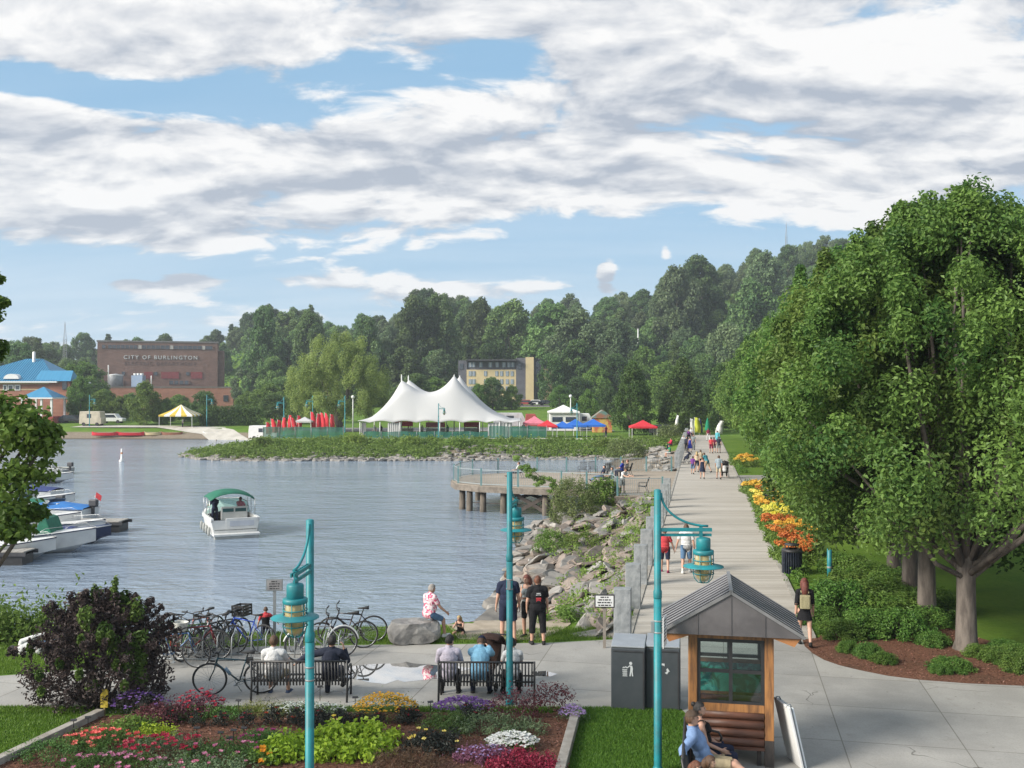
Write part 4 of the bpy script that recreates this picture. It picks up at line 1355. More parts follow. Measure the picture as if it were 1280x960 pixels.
for i in range(30):     # stones beyond the deck, along the far part of the slope
    y = rnd.uniform(86, 116); x = bl(y) - rnd.uniform(.8, 3.8); k = rnd.choice((0, 2, 4, 3))
    put_rock(k, x, y, ground_at(x, y) + .1, (rnd.uniform(-.2, .2), -.25, rnd.uniform(-.5, .5)), rnd.uniform(.8, 1.3))
# grey boulder used as a seat
b1 = rock_mesh('boulder', (.68, .55, .52), 31, BOULDER, .62, 4); b1.location = (AT(517, 800, 25.1).x, 25.2, .28); b1.rotation_euler = (0, 0, .2)
tag(b1, 'big grey boulder on the grass with a woman in a flowered shirt seated on it', 'boulder')
b2 = rock_mesh('flat_rock', (.6, .6, .30), 23, STONE, .6, 4); b2.location = (AT(574, 795, 26.6).x, 27.6, -.42); tag(b2, 'low flat rock behind the blond girl at the launch ramp', 'rock')
b3 = rock_mesh('flat_rock', (1.1, .8, .16), 24, STONE, .6, 4); b3.location = (AT(622, 790, 27.0).x, 27.3, -.22); b3.rotation_euler = (R(-14), .0, .3); tag(b3, 'broad flat stone slab sloping into the water near the standing man', 'rock')
b4 = rock_mesh('flat_rock', (.9, .5, .14), 25, STONE, .6, 4); b4.location = (AT(735, 797, 25.6).x, 26.0, -.02); b4.rotation_euler = (0, -.1, -.1); tag(b4, 'pale flat stone lying in the grass below the white notice', 'rock')
# sand ramp
sand = mat('sand', (.30, .25, .19), (.38, .32, .25), 3, .95, bump=.4, bsc=20)
V = []; n = 14
for j in range(n + 1):
    for i in range(n + 1):
        y = 25.4 + 6.0 * j / n; xa = np.interp(y, [25.4, 28, 30, 31.4], [-1.35, -2.0, -2.4, -2.2]); xb = np.interp(y, [25.4, 27, 29, 31.4], [.75, 1.6, 1.6, .2])
        x = xa + (xb - xa) * i / n
        V.append((x, y, ground_at(x, y) + .02 + .02 * mnoise.noise((x * 2, y * 2, 0))))
Fc = [(j * (n + 1) + i, j * (n + 1) + i + 1, (j + 1) * (n + 1) + i + 1, (j + 1) * (n + 1) + i) for j in range(n) for i in range(n)]
st(np_mesh('beach_ground', np.array(V), np.array(Fc), sand, smooth=True))

# far breakwater stones and weeds
rk = []
V = []; Fc = []
base = np.array([v.co[:] for v in rock_mesh('breakwater_stone_source', (1, 1, .8), 41, STONE, .55, 1).data.vertices])
src = bpy.data.objects['breakwater_stone_source']; bf = np.array([p.vertices[:] for p in src.data.polygons]); bpy.data.objects.remove(src)
for i in range(1500):
    px = rnd.uniform(226, 830); yy = rnd.random()
    y0 = np.interp(px, [226, 255, 300, 600, 700, 770, 830], [127.5, 121, 119.5, 119.8, 121.5, 122, 124])
    y = y0 + yy * 8.5 - .4 if rnd.random() < .62 else y0 + rnd.uniform(-.8, 1.2)
    if rnd.random() < (yy * .8) and 330 < px < 550: continue
    x = (px - 640) / F * y; z = ground_at(x, y); s = rnd.uniform(.25, .75)
    if z < -2.1: continue
    a = rnd.uniform(0, 6.28); ca, sa = math.cos(a), math.sin(a)
    q = base * np.array([s, s * rnd.uniform(.7, 1.4), s * .7]); q = np.stack([q[:, 0] * ca - q[:, 1] * sa, q[:, 0] * sa + q[:, 1] * ca, q[:, 2]], 1) + np.array([x, y, z + .1])
    Fc.append(bf + len(V) * len(base)); V.append(q)
tag(np_mesh('breakwater_riprap', np.concatenate(V), np.concatenate(Fc), STONE), 'loose grey stones covering the low breakwater across the water', 'rocks', None, 'stuff')


def weeds(name, pts, size, hgt, per, m, label, cat='weeds', spread=.35):
    P = []; N = []
    for x, y, z in pts:
        k = per
        h = np.abs(rng.normal(0, 1, k)) * hgt * .55; a = rng.uniform(0, 6.28, k); r = np.abs(rng.normal(0, spread, k)) * (1 - np.clip(h / (hgt * 2), 0, .6))
        P.append(np.stack([x + r * np.cos(a), y + r * np.sin(a), z + h], 1)); N.append(unit(np.stack([np.cos(a), np.sin(a), np.full(k, .8)], 1) + rng.normal(size=(k, 3)) * .5))
    P = np.concatenate(P); N = np.concatenate(N)
    return tag(leaves_obj(name, P, N, size * rng.uniform(.6, 1.3, len(P)), np.clip(rng.normal(.5, .25, len(P)), 0, 1), m, None, .5), label, cat, None, 'stuff')


pts = []
for i in range(1500):
    px = rnd.uniform(232, 850); y0 = np.interp(px, [226, 255, 300, 600, 700, 770, 850], [128.5, 122, 120.6, 121, 122.5, 123, 126]); y = y0 + abs(rnd.gauss(0, 1)) * 5.5 + (0 if rnd.random() < .4 else 2)
    if y > 134: continue
    if px > 545 and px < 660 and y < 132 and rnd.random() < .65: continue
    x = (px - 640) / F * y; z = ground_at(x, y)
    if z > -1.7: pts.append((x, y, z))
weeds('breakwater_weeds', pts, .34, .5, 40, L_WEED, 'bright green weeds growing over the breakwater stones', 'weeds', .8)
pts = []
for i in range(120):      # weeds on the rock slope
    y = rnd.uniform(26, 60) ; x = bl(y) - abs(rnd.gauss(0, 1)) * 1.6 - .5
    if rnd.random() < .3: x = bl(y) - rnd.uniform(1, 5)
    if y < 33: x = rnd.uniform(1.2, bl(y) - .4)
    pts.append((x, y, ground_at(x, y) + .05))
weeds('slope_weeds', pts, .12, .42, 55, L_WEED, 'green weeds pushing up between the stones of the slope', 'weeds', .3)
pts = [(rnd.uniform(-14.5, -10.2), rnd.uniform(24.8, 26.6), 0) for i in range(110)]
pts = [(x, y, ground_at(x, y)) for x, y, z in pts]
weeds('shore_weeds', pts, .13, .8, 90, L_WEED, 'tall pale weeds along the shore behind the purple shrub', 'weeds', .28)

# two willow shrubs on the slope
def shrub(name, label, loc, rx, ry, h, n, cr, per, size, m, stems=7, aspect=.5, cat='shrub', group=None, up=.5, jag=0):
    root = thing(name, label, cat, loc, 0, group)
    cl = []
    for i in range(n):
        u = (i + rnd.random()) / n; a = i * 2.4 + rnd.uniform(-.4, .4); q = math.sqrt(max(.02, 1 - (u * .95) ** 2)) * (.45 + .55 * rnd.random() ** .5)
        if u < .3: q *= .75 + u
        r = cr * rnd.uniform(.7, 1.2)
        cl.append(((rx * q * math.cos(a), ry * q * math.sin(a), h * (.08 + .86 * u) - r * .3 + (rnd.random() * jag if u > .7 else 0)), (r, r, r * .95)))
    P, N, sz, T = cluster_leaves(cl, per, size, up, .6, .5, .2)
    P[:, 2] = np.maximum(P[:, 2], .01)
    leaves_obj('foliage', P, N, sz, T, m, root, aspect)
    mb = MB(); r2 = [c for c, _ in cl]; rnd.shuffle(r2)
    for c in r2[:stems]:
        c = Vector(c); b = Vector((c.x * .12, c.y * .12, -.1))
        mb.tube([b, b.lerp(c, .5) + Vector((0, 0, .05)), c], [.025, .017, .006], 5)
    mb.build('stem', bark, root)
    return root


L_OSIER = leafmat('leaf_osier', (.085, .13, .035), (.19, .24, .085), .3, .05)
p = G(716, 668, -1.2)
shrub('willow_shrub', 'round grey green willow shrub on the rock slope below the deck', (AT(716, 640, 58.5).x, 58.5, -1.5), 1.55, 1.4, 2.95, 60, .5, 300, .17, L_OSIER, 14, .28)
shrub('leafy_bush', 'dark leafy bush under the deck beside the round willow', (AT(752, 640, 62).x, 61.5, -.9), 1.3, 1.2, 2.0, 30, .45, 200, .2, L_SHRUB, 8, .5)
shrub('leafy_bush', 'bright green bush low on the rock slope near the lantern', (AT(688, 690, 48).x, 47.5, -1.4), .85, .8, 1.25, 26, .32, 260, .11, L_WEED, 8, .45)
shrub('leafy_bush', 'small green bush halfway down the rock slope', (AT(726, 690, 46).x, 46, -.8), 1.0, .7, .75, 22, .28, 220, .1, L_WEED, 6, .45)
shrub('leafy_bush', 'bush of weeds by the small white notice', (AT(712, 790, 27.5).x, 27.6, -.35), 1.3, .5, .75, 24, .26, 240, .1, L_WEED, 6, .45)
# a leaning branchy sapling in front of the deck rail
root = thing('leaning_sapling', 'thin pale sapling leaning sideways in front of the deck railing', 'sapling', (AT(715, 640, 60).x, 60.0, -1.4))
mb = MB(); tip = Vector((-2.9, 0, 3.6)); cl = []
path = [Vector((0, 0, 0)), Vector((-.3, 0, 1.4)), Vector((-1.0, 0, 2.3)), Vector((-2.0, 0, 2.75)), tip]
mb.tube(path, [.05, .04, .03, .02, .008], 6)
for i in range(26):
    u = .35 + .65 * i / 25; k = u * 4; j = min(3, int(k)); q = path[j].lerp(path[j + 1], k - j)
    e = q + Vector((rnd.uniform(-.7, .1), rnd.uniform(-.3, .3), rnd.uniform(-.3, .3)))
    mb.tube([q, e], [.012, .004], 4); cl.append((e, (.26, .2, .13)))
P, N, sz, T = cluster_leaves(cl, 380, .13, .4, .6); leaves_obj('foliage', P, N, sz, T, L_WEED, root, .35); mb.build('stem', bark, root)

# ---------------------------------------------------------------- shrubs and flowers along the boardwalk
shb = shrub('garden_shrub', 'low rounded green shrub growing under the street trees', (0, 0, 0), .85, .75, .85, 44, .24, 420, .085, L_SHRUB, 10, .5, 'shrub', 'green shrubs under the trees')
spots = [(1045, 765, 1.2), (1075, 752, 1.25), (1105, 770, 1.25), (1060, 735, 1.2), (1100, 745, 1.2), (1140, 765, 1.1), (1130, 790, 1.0), (1165, 800, .7), (1150, 775, 1.0), (1085, 785, 1.0), (1050, 790, .8),
         (1085, 815, .6), (1060, 808, .45), (1105, 822, .55), (1190, 832, .7), (1175, 835, .45), (1225, 815, .55), (1245, 820, .7), (1270, 815, .7), (1275, 832, .75), (1255, 808, .6), (1048, 705, .9), (1060, 712, 1.2), (1090, 720, 1.2), (1120, 728, 1.1), (1165, 760, 1.0), (1030, 768, .6), (1025, 775, .8), (1120, 750, 1.1)]
for i, (px, py, s) in enumerate(spots):
    q = G(px, py + 6); s *= .8 if py > 795 else 1; lab = 'low rounded green shrub growing under the street trees' if py < 798 else 'small green plant in the bare mulch below the trees'
    gr = 'green shrubs under the trees' if py < 798 else 'small plants in the mulch'
    if i == 0: shb.location = q; shb.scale = (s,) * 3
    else: dup(shb, q, rnd.uniform(0, 6), lab, gr, (s * rnd.uniform(.85, 1.15), s, s * rnd.uniform(.6, .85)))
L_LILY = leafmat('leaf_lily', (.07, .14, .02), (.17, .26, .05), .3, .1)
def blossoms(name, cl, per, size, c1, c2, parent, asp=.8):
    P, N, sz, T = cluster_leaves(cl, per, size, .8, .5, .35)
    return leaves_obj(name, P, N, sz, T, leafmat('petal_%d_%d_%d' % tuple(int(k * 255) for k in c1), c1, c2, .25, .05), parent, asp)


def lily(label, loc, cols, s=1.0):
    root = thing('daylily_clump', label, 'daylilies', loc, 0)
    cl = [((rnd.uniform(-.6, .6) * s, rnd.uniform(-.8, .8) * s, .18), (.35, .35, .3)) for i in range(12)]
    n = 1400; a = rng.uniform(0, 6.28, n); q = np.stack([rng.uniform(-.75, .75, n) * s, rng.uniform(-.95, .95, n) * s, np.abs(rng.normal(0, .24, n))], 1)
    N = unit(np.stack([np.cos(a), np.sin(a), np.full(n, .35)], 1)); leaves_obj('foliage', q, N, .34 * rng.uniform(.6, 1.2, n), rng.random(n), L_LILY, root, .14)
    fl = [((rnd.uniform(-.6, .6) * s, rnd.uniform(-.8, .8) * s, rnd.uniform(.5, .75)), (.22, .22, .10)) for i in range(15)]
    blossoms('blossoms', fl, 340, .085, *cols, root)
    return root


OR = ((.46, .12, .03), (.66, .26, .07)); YE = ((.72, .36, .04), (.85, .55, .12)); LE = ((.75, .6, .06), (.85, .74, .22))
for (dd, off, cols, lab) in [(37.3, .75, OR, 'deep orange daylilies right behind the round black bin'), (39.2, 1.1, OR, 'orange daylilies behind the black bin, next clump along'), (41.5, .8, OR, 'reddish orange daylilies in the middle of the border'),
                             (45.2, .8, OR, 'orange daylilies between the yellow and the red clumps'), (49.5, .9, LE, 'lemon yellow daylilies beside the boardwalk'), (54, .9, YE, 'golden orange daylilies beside the boardwalk'),
                             (43.3, 1.3, YE, 'pale orange daylilies tucked behind the reddish orange ones'), (47.3, .8, LE, 'yellow daylilies between two orange clumps'), (51.7, .9, YE, 'golden daylilies next to the lemon yellow clump'), (56.7, .9, LE, 'pale yellow daylilies near the half hidden black bin'), (62.5, 1.0, YE, 'farthest golden daylilies before the side path'), (59.5, 1.0, OR, 'far orange daylilies at the end of the border'), (86, 1.1, YE, 'pale orange daylilies beyond the side path'), (91, 1.2, YE, 'far pale orange daylilies near the walkers')]:
    lily(lab, (br(dd) + off, dd, 0), cols, 1.0 if dd < 60 else 1.5)
pts = [(br(y) + .35 + abs(rnd.gauss(0, .25)), y, 0) for y in np.arange(33, 100, .4) if not (69 < y < 78)]
weeds('border_grass', pts, .14, .3, 34, L_LILY, 'grassy green edging along the lawn side of the boardwalk', 'grass', .22)

# purple leaved shrub
L_PURPLE = leafmat('leaf_purple', (.034, .026, .028), (.125, .092, .085), .25, .05)
cl = []; rt = thing('purple_shrub', 'big dark purple leaved shrub with green shoots at the corner of the flower bed', 'shrub', (AT(124, 880, 20.2).x, 20.2, 0))
for i in range(85):
    u = (i + rnd.random()) / 85; a = i * 2.4; q = (math.sin(PI * (.28 + .66 * u)) ** .75) * (.35 + .65 * rnd.random() ** .5); r = .25 * rnd.uniform(.7, 1.4)
    cl.append(((1.42 * q * math.cos(a), 1.0 * q * math.sin(a), .12 + 1.85 * u), (r, r, r * 1.1)))
sp = []
for i in range(70):
    a = rnd.uniform(0, 6.28); e = rnd.uniform(.1, 1.45); d3 = Vector((math.cos(a) * math.cos(e) * 1.45, math.sin(a) * math.cos(e) * 1.0, .95 + math.sin(e) * 1.1))
    for q in (.92, 1.02, 1.12, 1.2): sp.append(((d3.x * q, d3.y * q, .9 + (d3.z - .9) * q), (.06, .06, .09)))
P, N, sz, T = cluster_leaves(cl, 560, .085, .45, .75, .75, .3); Pb, Nb, sb, Tb = cluster_leaves(sp, 60, .085, .45, .75, .75, .3); P = np.concatenate([P, Pb]); N = np.concatenate([N, Nb]); sz = np.concatenate([sz, sb]); T = np.concatenate([T, Tb]); leaves_obj('foliage', P, N, sz, T, L_PURPLE, rt, .5)
cl2 = [((.55 + rnd.gauss(0, .25), -.45 + rnd.gauss(0, .3), rnd.uniform(.9, 2.1)), (.16, .14, .26)) for i in range(7)] + [((rnd.uniform(-1.2, 1.2), -.85, rnd.uniform(.5, 1.7)), (.07, .05, .1)) for i in range(12)] + [((.35, -.1, 2.3), (.07, .07, .3)), ((.5, 0, 2.1), (.1, .1, .25)), ((-.1, 0, 2.2), (.08, .08, .22))]
cl2 += [((1.0 + rnd.gauss(0, .1), -.5, rnd.uniform(.6, 1.4)), (.12, .12, .2)) for i in range(5)]
P, N, sz, T = cluster_leaves(cl2, 420, .10, .45, .6); leaves_obj('green_shoots', P, N, sz, T, leafmat('leaf_shoot', (.05, .10, .02), (.15, .23, .05), .3, .05), rt, .55)
mb = MB()
for c, _ in cl[::5]: c = Vector(c); mb.tube([(c.x * .15, c.y * .15, -.05), (c.x * .55, c.y * .5, c.z * .5), c], [.03, .02, .006], 5)
mb.build('stem', bark, rt)
rt = thing('yellow_stake', 'yellow plant stake in front of the purple shrub', 'stake', G(130.5, 897))
mb = MB(); mb.box((0, 0, .2), (.03, .03, .4)); mb.build('post', mat('stake_wood', (.3, .24, .12), (.22, .17, .08), 5, .8), rt)
mb = MB(); mb.slab([(-.07, .2), (.07, .2), (.07, .5), (.05, .55), (-.05, .55), (-.07, .5)], -.02, .02); mb.build('panel', mat('yellow_tag', (.55, .42, .05), (.45, .34, .04), 6, .5), rt)

# ---------------------------------------------------------------- flower bed
BX0, BX1, BY0, BY1 = -8.35, 1.28, 12, 19.5
timber = mat('edging_timber', (.36, .335, .30), (.25, .225, .195), 2.5, .85, bump=.3, bsc=10)
bed = [(-8.05, 19.25), (-8.75, 16.6), (-9.6, 13), (0.15, 13), (.78, 16.6), (1.16, 19.45), (-.4, 19.5), (-3, 19.55), (-7.2, 19.5)]
sheet('flower_bed_ground', bed, .05, mul)
mb = MB(); mb.bar((-8.0, 19.35, .07), (-8.78, 16.4, .07), .17, .2); mb.bar((-8.78, 16.4, .07), (-9.7, 13, .07), .17, .2); tag(mb.build('bed_edging', timber, None, .01), 'grey timber edging between the corner lawn and the flower bed', 'edging')
mb = MB(); mb.bar((1.28, 19.58, .07), (.80, 16.4, .07), .17, .2); mb.bar((.80, 16.4, .07), (.28, 13, .07), .17, .2); mb.box((1.18, 19.60, .07), (.36, .17, .19)); tag(mb.build('bed_edging', timber, None, .01), 'grey timber edging beside the lawn with the bins, ending in a corner', 'edging')


def mound(name, label, px, py, rx, ry, h, m, per=300, size=.07, n=26, cr=.16, fl=None, cat='plant', aspect=.55, group=None, fper=60, fsize=.05, ftop=.8):
    q = G(px, py, .05); h *= .78; n = int(n * .8)
    root = thing(name, label, cat, q, 0, group)
    cl = []
    for i in range(n):
        u = rnd.random(); a = i * 2.4; rr = math.sqrt((i + .5) / n)
        cl.append(((rx * rr * math.cos(a), ry * rr * math.sin(a), h * (1 - .6 * rr * rr) * rnd.uniform(.25, 1.0)), (cr * rnd.uniform(.5, 1.1), cr * rnd.uniform(.5, 1.1), cr * rnd.uniform(.5, 1.2))))
    P, N, sz, T = cluster_leaves(cl, per * 3.2, size * .8, .6, .7, .75, .28); P[:, 2] = np.maximum(P[:, 2], .005); P[:, :2] += rng.normal(size=(len(P), 2)) * .05; P[:, 2] += np.abs(rng.normal(size=len(P))) * .04 * (rng.random(len(P)) < .3)
    k = min(len(P), 9000); leaves_obj('foliage', P[:k], N[:k], sz[:k], T[:k], m, root, aspect)
    if fl:
        n2 = max(3, int(fper * n / 3 * .55))
        a = rng.uniform(0, 6.28, n2); rr = np.sqrt(rng.random(n2)); fsize = fsize * .8
        P = np.stack([rx * 1.05 * rr * np.cos(a), ry * 1.05 * rr * np.sin(a), h * (1 - .55 * rr ** 2) * rng.uniform(ftop, 1.12, n2) + .03], 1)
        # each bloom is a small rosette of petals
        pet = []; nn = []
        for j in range(5):
            b = 2 * PI * j / 5; o = np.array([math.cos(b), math.sin(b), .15]) * fsize * .45
            pet.append(P + o); nn.append(np.tile([[-math.cos(b) * .3, -math.sin(b) * .3 - .35, .9]], (n2, 1)))
        PP = np.concatenate(pet); NN = unit(np.concatenate(nn) + rng.normal(size=PP.shape) * .25)
        leaves_obj('blossoms', PP, NN, np.tile(fsize * rng.uniform(.6, 1.25, n2), 5), np.tile(rng.random(n2), 5), leafmat('petal_%d_%d_%d' % tuple(int(k * 255) for k in fl[0]), fl[0], fl[1], .25, .04), root, .8)
    return root


L_CHART = leafmat('leaf_chartreuse', (.22, .33, .02), (.42, .53, .05), .3, .04)
L_BURG = leafmat('leaf_burgundy', (.07, .018, .03), (.20, .075, .09), .2, .1)
L_DARK = leafmat('leaf_black_green', (.018, .022, .018), (.05, .055, .045), .1, .1)
L_GREY = leafmat('leaf_grey_green', (.09, .14, .07), (.20, .27, .13), .25, .1)
L_MID = leafmat('leaf_mid_green', (.06, .13, .025), (.15, .25, .06), .3, .12)
L_RED = leafmat('leaf_red', (.20, .015, .025), (.42, .05, .075), .25, .05)
L_BRONZE = leafmat('leaf_bronze', (.06, .035, .02), (.15, .085, .05), .2, .05)
WHT = ((.75, .75, .72), (.88, .88, .86)); ORG = ((.60, .24, .02), (.78, .42, .05)); PUR = ((.13, .05, .24), (.28, .14, .42)); REDF = ((.30, .01, .02), (.5, .03, .05)); CORAL = ((.65, .10, .06), (.78, .25, .18))
YEL = ((.75, .60, .08), (.85, .75, .25)); PINK = ((.5, .10, .25), (.7, .3, .45)); LAV = ((.30, .22, .48), (.48, .38, .65))
mound('chartreuse_mound', 'wide chartreuse leaved mound in front of the bench gap', 430, 935, .95, .75, .35, L_CHART, 95, .12, 40, .2, None, 'plant', .8)
mound('chartreuse_mound', 'chartreuse leaves at the foot of the teal lamp in the flower bed', 352, 945, .5, .4, .3, L_CHART, 80, .11, 22, .17, None, 'plant', .8)
mound('orange_flower_mound', 'rounded mound of orange and yellow flowers beside the bench leg', 482, 896, .60, .42, .52, L_MID, 70, .05, 36, .16, ORG, 'flowers', .4, None, 95, .035)
mound('white_flowers', 'mass of white flowers near the timber corner of the bed', 640, 935, .45, .28, .3, L_MID, 60, .05, 26, .14, WHT, 'flowers', .5, None, 100, .05)
mound('white_flowers', 'small white flowers spreading behind the lamp pole', 380, 893, .8, .28, .25, L_GREY, 60, .045, 30, .13, ((.5, .55, .5), (.7, .74, .7)), 'flowers', .5, None, 80, .03)
mound('purple_flowers', 'purple flower spikes below the bench of three people', 580, 892, .58, .30, .36, L_GREY, 60, .05, 26, .14, PUR, 'flowers', .3, None, 130, .04)
mound('purple_flowers', 'dark violet flowers at the shrub end of the bed', 175, 893, .55, .35, .55, L_DARK, 40, .05, 22, .15, PUR, 'flowers', .4, None, 30, .045)
for i, (px, py, sx, h, lab) in enumerate([(640, 898, .55, .62, 'burgundy leaved bush around the foot of the middle lamp'), (685, 893, .50, .80, 'tall burgundy bush at the timber corner of the bed'), (215, 896, .62, .5, 'burgundy leaved bush beside the purple shrub'), (250, 893, .45, .5, 'airy burgundy plant in front of the parked teal bicycle'), (195, 905, .5, .38, 'low burgundy plant near the yellow stake')]):
    mound('burgundy_bush', lab, px, py, sx, .34, h * 1.15, L_BURG, 24, .065, 40, .14, None if i != 3 else REDF, 'plant', .55, None, 10)
mound('red_coleus', 'deep red leaved plant in the front of the bed', 655, 962, .62, .4, .3, L_RED, 90, .07, 30, .16, None, 'plant', .55)
mound('red_coleus', 'mauve and red leaved plant next to the white flowers', 605, 950, .5, .3, .26, leafmat('leaf_mauve', (.16, .05, .10), (.32, .14, .22), .25, .05), 70, .06, 26, .14, LAV, 'plant', .5, None, 20, .03)
mound('grassy_plant', 'grey green feathery plants behind the white flowers', 620, 915, .9, .4, .36, L_GREY, 70, .1, 34, .17, None, 'plant', .22)
mound('grassy_plant', 'green feathery plant in front of the purple flowers', 560, 912, .45, .35, .42, L_MID, 80, .1, 24, .16, None, 'plant', .22)
mound('yellow_dahlias', 'dark leaved plants with pale yellow blooms', 540, 938, .48, .38, .5, L_DARK, 60, .08, 26, .17, YEL, 'flowers', .5, None, 2.2, .075)
mound('yellow_dahlias', 'dark leaved plant with yellow blooms by the lamp pole', 412, 908, .5, .25, .36, L_DARK, 60, .07, 22, .15, YEL, 'flowers', .5, None, 1.4, .07)
mound('grassy_plant', 'dark bronze grassy plant at the front of the bed', 505, 965, .6, .4, .4, L_BRONZE, 70, .13, 26, .18, None, 'plant', .12)
mound('green_groundcover', 'grass green plants behind the dark dahlias', 262, 898, .75, .22, .22, L_MID, 80, .06, 28, .13, None, 'plant', .4)
mound('green_groundcover', 'yellow brown feathery plants by the bench leg', 330, 893, .55, .22, .3, leafmat('leaf_straw', (.16, .17, .05), (.30, .28, .10), .3, .05), 80, .07, 26, .14, None, 'plant', .2)
mound('green_groundcover', 'pale green leafy plant near the yellow stake', 165, 915, .5, .3, .3, L_LIME, 60, .07, 24, .15, None, 'plant', .6)
mound('green_groundcover', 'lime green plant among the dark mulch', 195, 922, .36, .25, .25, L_CHART, 35, .07, 20, .13, None, 'plant', .6)
mound('green_groundcover', 'feathery green planting in front of the coral flowers', 80, 945, .9, .5, .26, L_MID, 70, .07, 36, .16, None, 'plant', .35)
mound('coral_petunias', 'coral red petunias in the corner half of the bed', 128, 932, .75, .4, .3, L_MID, 70, .06, 34, .15, CORAL, 'flowers', .5, None, 9, .085)
mound('pink_petunias', 'mixed pink petunias at the front edge of the bed', 140, 962, .9, .4, .25, L_MID, 70, .06, 36, .15, PINK, 'flowers', .5, None, 7, .08)
mound('crimson_flowers', 'crimson flowers in the middle of the bed', 205, 942, .75, .45, .36, L_GREY, 60, .07, 34, .15, REDF, 'flowers', .4, None, 13, .075)
mound('green_groundcover', 'dense green foliage left of the chartreuse mound', 285, 948, .75, .5, .32, L_MID, 80, .07, 34, .17, PINK, 'plant', .4, None, 3, .07)
mound('magenta_daisies', 'magenta daisies beside the chartreuse leaves', 335, 930, .5, .3, .28, L_MID, 70, .07, 26, .14, ((.35, .03, .18), (.5, .1, .3)), 'flowers', .4, None, 7, .065)
mound('orange_daisies', 'few orange daisies in front of the teal lamp', 330, 952, .3, .25, .25, L_MID, 40, .07, 18, .12, ((.75, .25, .01), (.85, .4, .03)), 'flowers', .4, None, 3, .1)
mound('green_groundcover', 'mixed green foliage at the front of the bed', 250, 972, 1.0, .5, .3, L_GREY, 80, .07, 36, .17, PINK, 'plant', .4, None, 4, .06)
mound('lavender_flowers', 'lavender flowers under the burgundy bush', 715, 898, .25, .25, .28, L_GREY, 40, .05, 18, .12, LAV, 'flowers', .4, None, 60, .035)
DG = 'row of dark dahlias'
dah = None
for i, (px, py) in enumerate([(212, 905), (245, 908), (275, 907), (308, 908), (340, 906), (370, 908), (398, 905), (425, 907), (452, 903), (472, 905), (505, 905), (516, 903), (588, 905)]):
    if dah is None:
        dah = mound('dark_dahlia', 'small dark leaved dahlia with red blooms, one of a row', px, py, .12, .11, .40, L_DARK, 40, .055, 14, .075, REDF, 'plant', .5, DG, 1.6, .06)
    else:
        s = rnd.uniform(.8, 1.2); dup(dah, G(px, py, .05), rnd.uniform(0, 6), None, DG, (s, s, s * rnd.uniform(.85, 1.15)))
# plant labels on stakes
lb = thing('plant_label', 'small black plant label on a stake in the flower bed', 'plant label', G(246, 930, .05), 0, 'plant labels in the bed')
mb = MB(); mb.box((0, 0, .14), (.012, .012, .28)); mb.build('stake', BLACK, lb); mb = MB(); mb.box((0, 0, .29), (.11, .05, .012), rx=R(30)); mb.build('plate', BLACK, lb)
for px, py in ((276, 928), (287, 935), (292, 925), (305, 922), (92, 912), (110, 908), (538, 888), (444, 882), (298, 886), (400, 868)): dup(lb, G(px, py + 8, .05), rnd.uniform(-.4, .4))

# mulch chips and grass blades
n = 9000
P = np.stack([rng.uniform(-9.0, 1.1, n), rng.uniform(15.5, 19.4, n), rng.uniform(.05, .075, n)], 1)
n2 = 9000; q = [];
mp = np.array([(p[0], p[1]) for p in MULCH]); P2 = np.stack([rng.uniform(7, 19, n2), rng.uniform(20.8, 28, n2), rng.uniform(.005, .03, n2)], 1); P2 = P2[poly_sdf(P2[:, :2], mp) > .05]
inb = poly_sdf(P[:, :2], np.array(bed)) > .05
P = np.concatenate([P[inb], P2]); N = unit(rng.normal(size=P.shape) * .5 + np.array([0, 0, 1]))
tag(leaves_obj('mulch_chips', P, N, rng.uniform(.03, .09, len(P)), rng.random(len(P)), leafmat('chip', (.05, .022, .014), (.24, .125, .08), 0, .05), None, .35, .05), 'loose reddish wood chips scattered over the beds', 'mulch', None, 'stuff')


def grass(name, pts, h, label):
    n = len(pts); a = rng.uniform(0, 6.28, n); w = .006 + rng.random(n) * .006; hh = h * rng.uniform(.5, 1.25, n)
    dx, dy = np.cos(a), np.sin(a); lean = rng.normal(0, .35, (n, 2)) * hh[:, None]
    B = np.asarray(pts)
    V = np.stack([B + np.stack([dx * w, dy * w, np.zeros(n)], 1), B - np.stack([dx * w, dy * w, np.zeros(n)], 1), B + np.stack([lean[:, 0], lean[:, 1], hh], 1)], 1).reshape(-1, 3)
    return tag(np_mesh(name, V, np.arange(3 * n).reshape(n, 3), leafmat('blade', (.075, .16, .018), (.19, .30, .045), .35, .02), None, np.repeat(rng.random(n), 3)), label, 'grass', None, 'stuff')


def scatter_poly(poly, n):
    poly = np.array([(p[0], p[1]) for p in poly]); lo, hi = poly.min(0), poly.max(0)
    q = rng.uniform(lo, hi, (n, 2)); q = q[poly_sdf(q, poly) > .01]
    return np.concatenate([q, np.zeros((len(q), 1))], 1)


